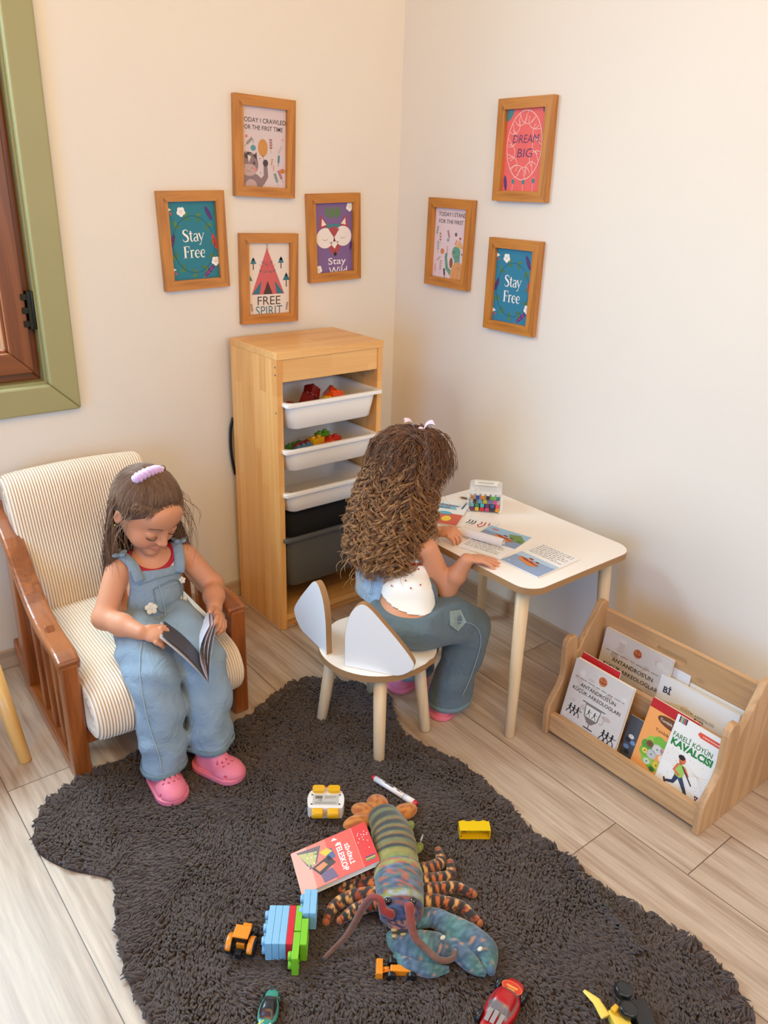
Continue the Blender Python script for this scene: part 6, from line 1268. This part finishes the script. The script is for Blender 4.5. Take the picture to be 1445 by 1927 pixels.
# hair of the seated girl: a cap, combed strands, hanging lengths and loose wisps
def cap_vol(M, r, zmin, front, h=.0026):
    lo = np.array(M.translation) - .13; v = Vol(lo, lo + .26, h); v.ell((0, .012, .02), r, M, 0)
    A = np.array(M.inverted()); X, Y, Z_ = v.meshgrid(); q = [A[i, 0] * X + A[i, 1] * Y + A[i, 2] * Z_ + A[i, 3] for i in range(3)]
    line = front(q[0], q[1], q[2]); v.D = np.maximum(v.D, line).astype(np.float32); return v
HAIRM = vcol('brown hair', .5, sheen=.1)
hc1, hc2 = np.array(srgb(92, 62, 44)[:3]), np.array(srgb(142, 104, 74)[:3])
cv = cap_vol(HA, (.0775, .091, .083), 0, lambda x, y, z: np.maximum(-(z - .056 + 1.05 * (y + .07)) * .7, -(z + .065 + .0 * y)))
hair = vol_obj('hair', cv, HAIRM, ga, hc1 * .8)
def skull(u, r=(.0795, .093, .085)):
    """direction in head space to a point on the hair surface"""
    u = np.asarray(u, float); u = u / np.linalg.norm(u, axis=-1, keepdims=True); k = 1 / np.sqrt((u[..., 0] / r[0]) ** 2 + (u[..., 1] / r[1]) ** 2 + (u[..., 2] / r[2]) ** 2); return u * k[..., None] + np.array([0, .012, .02])
def to_world(P, M): A = np.array(M); return P @ A[:3, :3].T + A[:3, 3]
m = 22; paths = []; cols = []; t = np.linspace(0, 1, m)
gather = np.array([-.12, .2, 1.0])
for i in range(2600):      # combed back from the hairline to the clip
    a = RNG.uniform(-1.45, 1.45); s0 = np.array([sin(a) * .95, -cos(a) * .95 + .1 * abs(sin(a)), .62 - .75 * abs(sin(a)) ** 2 + RNG.normal(0, .05)])
    s0 = s0 + RNG.uniform(0, 1) * (gather - s0) * .8; e0 = gather + np.array([RNG.uniform(-.32, .34), RNG.normal(.0, .05), 0])
    u = s0[None] * (1 - t[:, None]) + e0[None] * t[:, None]; P = skull(u) + np.random.default_rng(i).normal(0, .0004, 3) + np.array([0, 0, .0012 * RNG.random()]); P *= 1 + .012 * RNG.random() + .01 * np.sin(t[:, None] * pi)
    paths.append(to_world(P, HA)); cols.append(hc1 + (hc2 - hc1) * RNG.uniform(0, 1) ** 1.3)
for i in range(1500):      # crown and back of the head, drawn to the clip
    a = RNG.uniform(1.2, 2 * pi - 1.2); s0 = np.array([sin(a), -cos(a), RNG.uniform(-.1, .6)]); e0 = gather + np.array([RNG.uniform(-.4, .4), RNG.normal(.0, .06), 0]); u = s0[None] * (1 - t[:, None]) + e0[None] * t[:, None]
    P = skull(u) * (1 + .012 * RNG.random()); paths.append(to_world(P, HA)); cols.append(hc1 + (hc2 - hc1) * RNG.uniform(0, 1) ** 1.3)
for i in range(3600):      # hanging at back and sides, over the shoulders
    a = RNG.uniform(.35, 2 * pi - .35) if i % 3 else RNG.choice([-1, 1]) * RNG.uniform(.95, 1.7); st_ = np.array([sin(a), -cos(a), RNG.uniform(-.35, .8)])
    if abs(a) < 1.8 or a > 2 * pi - 1.8: st_[2] = RNG.uniform(-.1, .35); st_[1] = max(st_[1], .0) + .1
    n1 = 8; u1 = np.linspace(0, 1, n1)[:, None]; en_ = st_ * np.array([1, 1, 0]); en_ = en_ / (np.linalg.norm(en_) + 1e-9) + np.array([0, .25, -.35]); P1 = to_world(skull(st_[None] * (1 - u1) + en_[None] * u1) * (1 + .03 * u1), HA)
    p = P1[-1]; zend = RNG.uniform(.415, .47) if RNG.random() > .12 else RNG.uniform(.38, .42); cx = -1.18; out = np.array([p[0] - cx, p[1] + .46]); out[1] += .03
    side = abs(p[0] - cx) > .045; tx = p[0] + (.018 * np.sign(p[0] - cx)) * RNG.uniform(.2, 1.3) + RNG.normal(0, .006); ty = max(p[1], -.46) + RNG.uniform(-.03, .03) if not side else p[1] + RNG.uniform(-.005, .03)
    if not side: ty = -.415 + RNG.uniform(-.01, .015)
    u2 = np.linspace(0, 1, m - n1 + 1)[1:, None]; e = np.array([tx, ty, zend]); P2 = p[None] * (1 - u2) + e[None] * u2; P2[:, 0] += .006 * np.sin(u2[:, 0] * (4 + 3 * RNG.random()) + i) * u2[:, 0]; P2[:, 1:2] += (ty - p[1]) * (np.sqrt(u2) - u2)
    paths.append(np.vstack([P1, P2])); cols.append(hc1 * .9 + (hc2 - hc1 * .9) * RNG.uniform(0, 1) ** 1.3)
for i in range(420):       # wispy fringe and flyaways
    a = RNG.uniform(-1.1, 1.1); s0 = np.array([sin(a), -cos(a), .66]); e0 = np.array([sin(a * 1.15) * 1.02, -cos(a * 1.1), RNG.uniform(.16, .42)]); u = s0[None] * (1 - t[:, None]) + e0[None] * t[:, None]
    P = skull(u, (.079, .092, .085)) ; P[:, 0] += .004 * np.sin(t * 7 + i); P[:, 1] -= .003 * t; paths.append(to_world(P, HA)); cols.append(hc2)
for i in range(520):       # lock in front of her left ear, down behind the strap
    a = RNG.uniform(1.15, 1.75); st_ = np.array([sin(a), -cos(a) * .9, RNG.uniform(.0, .45)]); u1 = np.linspace(0, 1, 8)[:, None]; P1 = to_world(skull(st_[None] * (1 - u1) + np.array([[1.0, .12, -.55]]) * u1) * (1.0 + .03 * u1), HA); p = P1[-1]
    e = np.array([-1.092 + RNG.normal(0, .010), -.475 + RNG.uniform(-.03, .03), RNG.uniform(.43, .5)]); u2 = np.linspace(0, 1, m - 7)[1:, None]; P2 = p[None] * (1 - u2) + e[None] * u2; P2[:, 0] += .007 * np.sin(u2[:, 0] * 5 + i) * u2[:, 0] + .012 * np.sin(u2[:, 0] * pi); paths.append(np.vstack([P1, P2])); cols.append(hc1 + (hc2 - hc1) * RNG.uniform(0, 1) ** 1.3)
for i in range(60):
    a = RNG.choice([-1, 1]) * RNG.uniform(1.0, 2.2); p = to_world(skull(np.array([[sin(a), -cos(a), RNG.uniform(-.2, .5)]])), HA)[0]; e = p + np.array([np.sign(a) * RNG.uniform(.01, .045), RNG.uniform(-.03, .03), -RNG.uniform(.06, .2)]); mid = (p + e) / 2 + np.array([np.sign(a) * .02, RNG.normal(0, .015), .0]); paths.append(crom([p, mid, e], m)); cols.append(hc2 * .8)
cols = np.repeat(np.array(cols)[:, None], m, 1); rad_ = np.interp(t, [0, .1, .8, 1], [.0003, .00062, .0005, .0001])
V, F, Cc = tube_mesh_many(np.array(paths), rad_, cols, 3); A = np.array(worldm(ga).inverted()); V = V @ A[:3, :3].T + A[:3, 3]
o = put('hair_strands', mesh_np('hair_strands', V, F, Cc), HAIRM, hair); 
LIL = plain('lilac velvet', srgb(206, 170, 222), .8, sheen=.5)
b = B(); Q = [tuple(HA @ Vector((x - .012, .026 + .1 * x, .106 - (x * x) * 5.5))) for x in np.linspace(-.046, .036, 40)]; b.tube(Q, [.0135 * (1 + .16 * sin(k * 1.25) + .08 * sin(k * 2.9)) * min(1, .55 + k / 6) * min(1, .5 + (39 - k) / 6) for k in range(40)], 14, flat=.8); build('hair_clip', b, LIL, ga, world=True)
b = B(); p = HA @ Vector((.03, .03, .101)); b.ball(tuple(p), (.0085, .006, .0085), srgb(30, 26, 28)); b.ball(tuple(p + Vector((-.002, -.005, .003))), (.0055, .003, .0055), srgb(240, 225, 215)); build('clip_charm', b, PAINTED, ga, world=True)
b = B(); b.ball(tuple(HA @ Vector((-.079, .002, -.034))), .002, srgb(220, 180, 90)); build('earring', b, PAINTED, ga, world=True)

# open booklet in her hands
bk = thing('open_booklet', 'open magazine-like booklet held in the hands of the girl in the armchair', 'book', loc=(-1.18, -.74, .3))
S0, S1 = np.array((-1.206, -.833, .305)), np.array((-1.168, -.752, .296)); Lc, Rc = np.array((-1.26, -.70, .379)), np.array((-1.103, -.69, .369)); sp_d = S1 - S0
def leaf(e, bow, col, f=1.0, th=.0007, k=0):
    P = []
    for i in range(10):
        t_ = i / 9 * f; nrm = np.cross(sp_d, e - S0); nrm /= np.linalg.norm(nrm); base = S0 + (e - S0) * t_ + nrm * bow * sin(pi * i / 9); P.append([base + sp_d * j / 3 for j in range(4)])
    b = B(); sheet(b, P, col, th); return b
for k, (e, bow, col, f) in enumerate(((Lc, .004, (214, 202, 206), 1), (Rc, -.004, (196, 200, 214), 1), (Rc + (-.006, 0, .002), -.010, (232, 224, 230), .97), (Rc + (-.013, .0, .004), -.016, (206, 190, 200), .94), (Lc + (.006, .004, .004), .009, (60, 56, 62), .96), (Rc + (-.022, .002, .006), -.022, (226, 222, 232), .9))):
    build('cover' if k < 2 else 'page', leaf(e, bow, col, f), PRINT, bk, world=True)

# ---------------------------------------------------------------- GIRL AT THE TABLE
gb = thing('person', 'girl with long curly hair seated on the ear-backed chair, seen from behind', 'person', loc=(-.65, -.87, .262))
HB = head_frame((-.568, -.768, .672), (.78, -.05, -.6), 0)
PB, TB, NB = (-.67, -.9, .322), (-.61, -.815, .45), (-.59, -.80, .545)
FR = frameM((0, 0, 0), (.12, -.99, 0), (.99, .12, .2))
def torso_b(v):
    v.ell((0, 0, 0), (.095, .075, .064), T(*PB) @ FR.to_3x3().to_4x4(), .02); v.ell((0, 0, 0), (.078, .058, .06), T(-.645, -.87, .385) @ FR.to_3x3().to_4x4(), .025); v.ell((0, 0, 0), (.082, .057, .062), T(*TB) @ FR.to_3x3().to_4x4(), .025)
    v.cone((-.598, -.87, .505), .028, (-.592, -.735, .508), .028, .03)
vb = Vol((-.80, -1.07, .03), (-.40, -.62, .81), .0024); torso_b(vb)
vb.cone(NB, .033, tuple(HB @ Vector((0, .02, -.04))), .032, .018)
for sh, el, wr in (((-.60, -.888, .5), (-.553, -.925, .385), (-.535, -.972, .485)), ((-.592, -.72, .5), (-.535, -.68, .515), (-.505, -.815, .5))):
    mid = tuple(.5 * (a + c) for a, c in zip(el, wr)); vb.chain([sh, el, mid, wr], [.031, .0255, .025, .0185], .01)
add_hand(vb, (-.532, -.978, .49), (.8, -.62, -.06), (.05, .1, .99), (.12, .15, .2, .3), .13, (.8, .75, .1), .086, side=-1, fr=.0058)
add_hand(vb, (-.503, -.822, .502), (.5, -.85, .12), (-.3, .1, .95), (.55, .6, .6, .55), .08, (.5, .9, .1), .084, side=-1, fr=.0058)
for hip, kn, an in (((-.66, -.945, .315), (-.478, -.965, .265), (-.548, -.945, .06)), ((-.66, -.845, .315), (-.465, -.81, .27), (-.535, -.775, .06))): vb.chain([hip, kn, an], [.05, .036, .024], .02)
add_head(vb, HB, 1.0); vol_obj('body', vb, SKIN, gb, lambda V: face_col(V, HB, SK), 1)
for x in (-1, 1):
    head_part('eyelashes', [(x * .017, -.0775, -.0155), (x * .031, -.0815, -.0195), (x * .046, -.0715, -.0145)], .001, LASH, HB, gb)
    head_part('eyebrow', [(x * .014, -.083, .0125), (x * .026, -.0815, .0175), (x * .047, -.067, .012)], .0013, BROW, HB, gb, flat=.6)
vs2 = Vol((-.79, -1.02, .27), (-.5, -.64, .55), .0024); torso_b(vs2)
sh2 = vs2.copy(.0045); folds(sh2, .0006, 60, 2); X, Y, Z_ = sh2.meshgrid()
sh2.D = np.maximum(sh2.D, np.maximum(.380 + (Y + .85) * .1 - Z_, np.maximum(np.abs(Y + .80) - .3, np.sqrt((X + .585) ** 2 + (Y + .80) ** 2 + (Z_ - .565) ** 2) * -1 + .058))).astype(np.float32)
shirt = vol_obj('crop_top', sh2, WHT, gb); VS2 = sh2.surf(1)[0]
rd = vs2.copy(.0058); rd.D = np.maximum(rd.D, np.maximum(np.abs(Y + .80) - .1, np.maximum(np.abs(Z_ - .468) - .0045, Y + .83))).astype(np.float32); vol_obj('red_trim', rd, REDT, gb)
for p in ((-.69, -.86, .41), (-.645, -.885, .40), (-.66, -.88, .425), (-.625, -.9, .41), (-.63, -.895, .455)):
    q = ray_on(VS2, CAMP, [p], .006, .0008)[0]; b = B(); b.ball(tuple(q), .0024, srgb(190, 50, 60), seg=8); build('cherry_print', b, PAINTED, shirt, world=True)
# dungarees: trousers, back panel, side flap with pocket
vt = Vol((-.80, -1.06, .03), (-.38, -.68, .42), .0026)
vt.ell((0, 0, 0), (.112, .094, .07), T(-.668, -.895, .322) @ FR.to_3x3().to_4x4(), .02)
LEGSB = [[(-.66, -.945, .318), (-.56, -.962, .312), (-.498, -.966, .268), (-.512, -.962, .19), (-.53, -.955, .11), (-.542, -.95, .045)], [(-.66, -.85, .318), (-.55, -.82, .312), (-.475, -.806, .27), (-.498, -.795, .19), (-.52, -.782, .11), (-.535, -.775, .045)]]
for L_ in LEGSB: vt.chain(L_, [.062, .06, .056, .054, .056, .06], .014)
folds(vt, .0048, 35, 1.3); X, Y, Z_ = vt.meshgrid(); dip = .366 + (X + .67) * .1
vt.D = np.maximum(vt.D, np.maximum(Z_ - dip, .044 + .12 * (X + .54) - Z_)).astype(np.float32)
trb = vol_obj('trousers', vt, DEN2, gb, smooth=2); VTB = vt.surf(2)[0]
for L_ in LEGSB:
    zc = .05; c = np.array(L_[-1]); sl = VTB[(np.abs(VTB[:, 2] - (.056 + .12 * (VTB[:, 0] + .54))) < .004) & (np.abs(VTB[:, 1] - c[1]) < .075)]; cc = sl.mean(0); an = np.arctan2(sl[:, 1] - cc[1], sl[:, 0] - cc[0]); rr = np.hypot(sl[:, 0] - cc[0], sl[:, 1] - cc[1]); ring_ = []
    for a in np.linspace(-pi, pi, 41)[:-1]:
        k_ = np.abs((an - a + pi) % (2 * pi) - pi) < .2; r_ = rr[k_].max() if k_.any() else np.median(rr); ring_.append((cc[0] + r_ * cos(a), cc[1] + r_ * sin(a)))
    zz = lambda x: .12 * (x + .54)
    b = B(); secs = [[(cc[0] + (x - cc[0]) * f, cc[1] + (y - cc[1]) * f, z + zz(x)) for x, y in ring_] for z, f in ((.042, .9), (.042, 1.0), (.048, 1.03), (.054, 1.028), (.056, .99))]
    loft(b, secs); build('trouser_hem', b, HEM, trb, world=True)
bp_ = Vol((-.79, -.95, .31), (-.52, -.62, .47), .0024); bp_.ell((0, 0, 0), (.075, .118, .16), T(-.635, -.792, .385) @ RY(12), 0); folds(bp_, .0022, 50, 3); X, Y, Z_ = bp_.meshgrid()
bp_.D = np.maximum(bp_.D, np.maximum(np.maximum(-.835 - .12 * (Z_ - .36) - Y, X + .625), np.maximum(Z_ - .455, .335 - Z_))).astype(np.float32)
pan = vol_obj('back_panel', bp_, DENL, gb, smooth=2); VP = bp_.surf(1)[0]
for yo in (.0, .009): seam('panel_seam', [(-.69 - yo * .3, -.79 + yo, .45), (-.70, -.80 + yo, .41), (-.72, -.815 + yo, .37)], VP, DEN, pan, .0008)
fl = vs2.copy(.010); folds(fl, .0018, 50, 4); X, Y, Z_ = fl.meshgrid()
fl.D = np.maximum(fl.D, np.maximum(np.abs(X + .57 + .25 * (Z_ - .4)) - .045, np.maximum(np.maximum(Z_ - .445 - (X + .58) * .8, .33 - Z_), Y + .865))).astype(np.float32)
flp = vol_obj('side_flap', fl, DEN2, gb, smooth=2)
for x0_, z0_ in ((-.632, .372), (-.626, .352)):
    q = ray_on(fl.surf(1)[0], CAMP, [(x0_, -.95, z0_)], .006, .001)[0]; b = B(); b.ball(tuple(q), (.004, .0035, .004), srgb(150, 130, 100), seg=12); build('button', b, plain('brass button', srgb(150, 130, 100), .35, 1) if x0_ == -.632 else bpy.data.materials['brass button'], flp, world=True)
VA2 = np.concatenate([VTB, fl.surf(1)[0]])
b = B(); q = [(-.60, -.99, .365), (-.555, -.985, .352), (-.545, -1.0, .318), (-.585, -1.01, .308), (-.606, -1.0, .33)]; q = ray_on(VA2, CAMP, q, .006, .002); c = np.mean(q, 0); nrm = Vector((-.35, -.8, .5))
b.add(list(q) + [p_ + np.array((.25, .55, -.35)) * .006 for p_ in q], [(0, 1, 2, 3, 4), (9, 8, 7, 6, 5)] + [(i, 5 + i, 5 + (i + 1) % 5, (i + 1) % 5) for i in range(5)]); build('pocket', b, denim('faded pocket denim', srgb(132, 148, 146)), flp, world=True, bevel=.001)
seam('side_seam', [(-.60, -1.0, .34), (-.53, -1.01, .31), (-.5, -1.015, .25), (-.52, -1.01, .15), (-.54, -1.0, .08)], VTB, SEAM, trb, .0009)
for pts in ([(-.665, -.76, .455), (-.655, -.77, .5), (-.62, -.85, .53), (-.575, -.865, .52)], [(-.668, -.80, .46), (-.655, -.79, .5), (-.62, -.74, .53), (-.575, -.735, .52)]):
    b = B(); b.tube(crom(pts, 14), .012, 10, flat=.3, up=(-1, 0, .3)); build('shoulder_strap', b, DENL, pan, world=True)
clog(gb, T(-.548, -.918, .002) @ RZ(152), .95); clog(gb, T(-.545, -.775, .002) @ RZ(95), 1.0)
# curly hair
HC = vcol('curly golden brown hair', .45, sheen=.1)
zs = np.array([.34, .40, .46, .55, .64, .70, .75, .79, .81]); cxs = np.array([-.640, -.634, -.632, -.616, -.596, -.578, -.572, -.568, -.566]); cys = np.array([-.796, -.784, -.768, -.764, -.765, -.768, -.766, -.765, -.765]); rs_ = np.array([.05, .088, .125, .132, .120, .108, .092, .06, .025])
def env(z): return np.interp(z, zs, cxs), np.interp(z, zs, cys), np.interp(z, zs, rs_)
core = Vol((-.82, -.92, .36), (-.44, -.6, .82), .004); core.chain([(-.572, -.766, .705), (-.6, -.762, .64), (-.63, -.758, .55), (-.65, -.765, .47)], [.08, .082, .062, .04], .02)
V0, F0 = core.surf(2); qq = to_world(V0, HB.inverted())
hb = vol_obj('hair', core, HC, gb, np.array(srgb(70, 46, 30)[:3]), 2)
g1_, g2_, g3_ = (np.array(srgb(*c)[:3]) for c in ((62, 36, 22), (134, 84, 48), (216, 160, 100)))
camr = np.array((.777, -.63)); camf = np.array((.63, .777))
paths = []; cols = []; m = 58; tt = np.linspace(0, 1, m)
nl = 1500
for i in range(nl):
    r_ = np.random.default_rng(1000 + i); phi = r_.uniform(0, 2 * pi); dv = np.array([cos(phi), sin(phi)])
    if dv[0] > .72 and r_.random() < .75: continue        # keep the face clear
    el = r_.uniform(-.25, 1.5); u = np.array([cos(phi) * cos(el), sin(phi) * cos(el), sin(el)]); p0 = np.array(HB.translation) + u * np.array([.082, .078, .085]) + np.array([-.005, 0, .012])
    back = dv[0] < .25; depth = r_.uniform(.45, 1.0) ** .5
    zend = r_.uniform(.385, .50) if back else r_.uniform(.45, .6)
    if r_.random() < .35: zend = r_.uniform(.5, .7)
    n_ = m; z = np.zeros(n_)
    top = p0[2] + .012 * depth; z = np.interp(tt, [0, .12, 1], [p0[2], top - .004, zend]); cx, cy, R_ = env(z); k = np.clip(tt / .22, 0, 1) ** .8
    sq = 1.0 if True else 1; tw = r_.normal(0, .25) * tt
    dd = np.stack([np.cos(phi + tw), np.sin(phi + tw)], 1)
    if not back: dd[:, 0] *= .8
    tx = cx + dd[:, 0] * R_ * depth * .85; ty = cy + dd[:, 1] * R_ * depth
    P = np.stack([p0[0] * (1 - k) + tx * k, p0[1] * (1 - k) + ty * k, z], 1)
    turns = (top - zend) / r_.uniform(.032, .058) + 1; amp = np.interp(tt, [0, .2, .55, 1], [.001, .004, .0085, .0125]) * r_.uniform(.6, 1.3); ph = 9 * phi + p0[2] * 60 + r_.normal(0, .8); hnd = 1 if sin(phi * 5 + 1) > -.4 else -1
    Tn = np.gradient(P, axis=0); Tn /= np.linalg.norm(Tn, axis=1, keepdims=True); e1 = np.cross(Tn, [.3, .5, .81]); e1 /= np.linalg.norm(e1, axis=1, keepdims=True); e2 = np.cross(Tn, e1)
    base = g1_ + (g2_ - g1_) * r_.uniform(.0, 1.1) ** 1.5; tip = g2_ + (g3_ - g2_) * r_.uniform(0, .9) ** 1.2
    for j in range(7):
        a = 2 * pi * turns * tt * hnd + ph + r_.normal(0, .12); am = amp * r_.uniform(.85, 1.1); off = r_.normal(0, .0013, 3)
        Q = P + am[:, None] * (np.cos(a)[:, None] * e1 + np.sin(a)[:, None] * e2) + off * (.3 + tt[:, None]); paths.append(Q)
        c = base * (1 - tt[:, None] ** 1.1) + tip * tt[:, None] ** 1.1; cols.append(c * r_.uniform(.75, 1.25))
for i in range(420):    # crown: waves running down from the top of the head
    r_ = np.random.default_rng(5000 + i); phi = r_.uniform(0, 2 * pi); lift = r_.uniform(0, .014); st0 = np.array([-.566 + r_.normal(0, .016), -.765 + r_.normal(0, .016), 0]); z0 = .781 + lift * .7
    L = r_.uniform(.03, .12); th = np.linspace(0, 1, m); ang = np.clip(th * 1.9, 0, pi / 2); rr_ = .079 + lift; P = np.stack([st0[0] + np.cos(phi) * rr_ * np.sin(ang), st0[1] + np.sin(phi) * rr_ * np.sin(ang), z0 - .085 * (1 - np.cos(ang)) - np.clip(th - .5, 0, 1) * L], 1)
    for j in range(6):
        a = th * r_.uniform(14, 26) + r_.uniform(0, 6); am = (.0022 + .007 * th) * np.clip(th * 4, 0, 1) * r_.uniform(.6, 1.6); off = r_.normal(0, .0018, 3); Q = P + am[:, None] * np.stack([np.cos(a) * -sin(phi), np.cos(a) * cos(phi), np.sin(a) * .8], 1) + off; paths.append(Q); cc = g1_ + (g2_ - g1_) * r_.uniform(.1, 1); cols.append(np.repeat((cc * r_.uniform(.75, 1.25))[None], m, 0))
for i in range(420):    # loose frizz
    r_ = np.random.default_rng(9000 + i); z0 = r_.uniform(.4, .79); cx, cy, R_ = env(z0); phi = r_.uniform(0, 2 * pi)
    if cos(phi) > .5: continue
    p0 = np.array([cx + cos(phi) * R_ * .85, cy + sin(phi) * R_ * .95, z0]); e = p0 + np.array([cos(phi) * r_.uniform(.005, .035), sin(phi) * r_.uniform(.005, .035), -r_.uniform(.0, .09)]); P = p0[None] * (1 - tt[:, None]) + e[None] * tt[:, None]; a = tt * r_.uniform(5, 14) + i
    P += .006 * np.stack([np.cos(a), np.sin(a), np.cos(a * .7)], 1) * tt[:, None]; paths.append(P); cols.append(np.repeat(g3_[None] * .8, m, 0))
rad_ = np.interp(tt, [0, .1, .85, 1], [.0004, .00078, .0006, .00015])
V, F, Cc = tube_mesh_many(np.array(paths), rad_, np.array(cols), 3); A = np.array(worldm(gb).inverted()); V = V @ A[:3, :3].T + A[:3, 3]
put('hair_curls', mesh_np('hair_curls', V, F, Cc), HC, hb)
BOW = plain('sheer pink ribbon', srgb(238, 208, 222), .6, sheen=.3)
b = B()
for c, a, s_ in (((-.55, -.762, .79), 145, 1), ((-.54, -.785, .787), -35, 1)):
    M = T(*c) @ RZ(a) @ RY(-25); P = []
    for i in range(9):
        t_ = i / 8; P.append([(.034 * t_, (.002 + .016 * t_ ** .7) * (k / 4 - 1), .004 * sin(k * 1.6 + i * .5) * t_ + .012 * sin(t_ * 2.4)) for k in range(9)])
    P = np.array(P); b.grid(P, M=M); Q = P.copy(); Q[..., 2] -= .0009; b.grid(Q[::-1], M=M)
b.ball((-.544, -.78, .79), (.008, .006, .006)); build('hair_bow', b, BOW, gb, world=True)
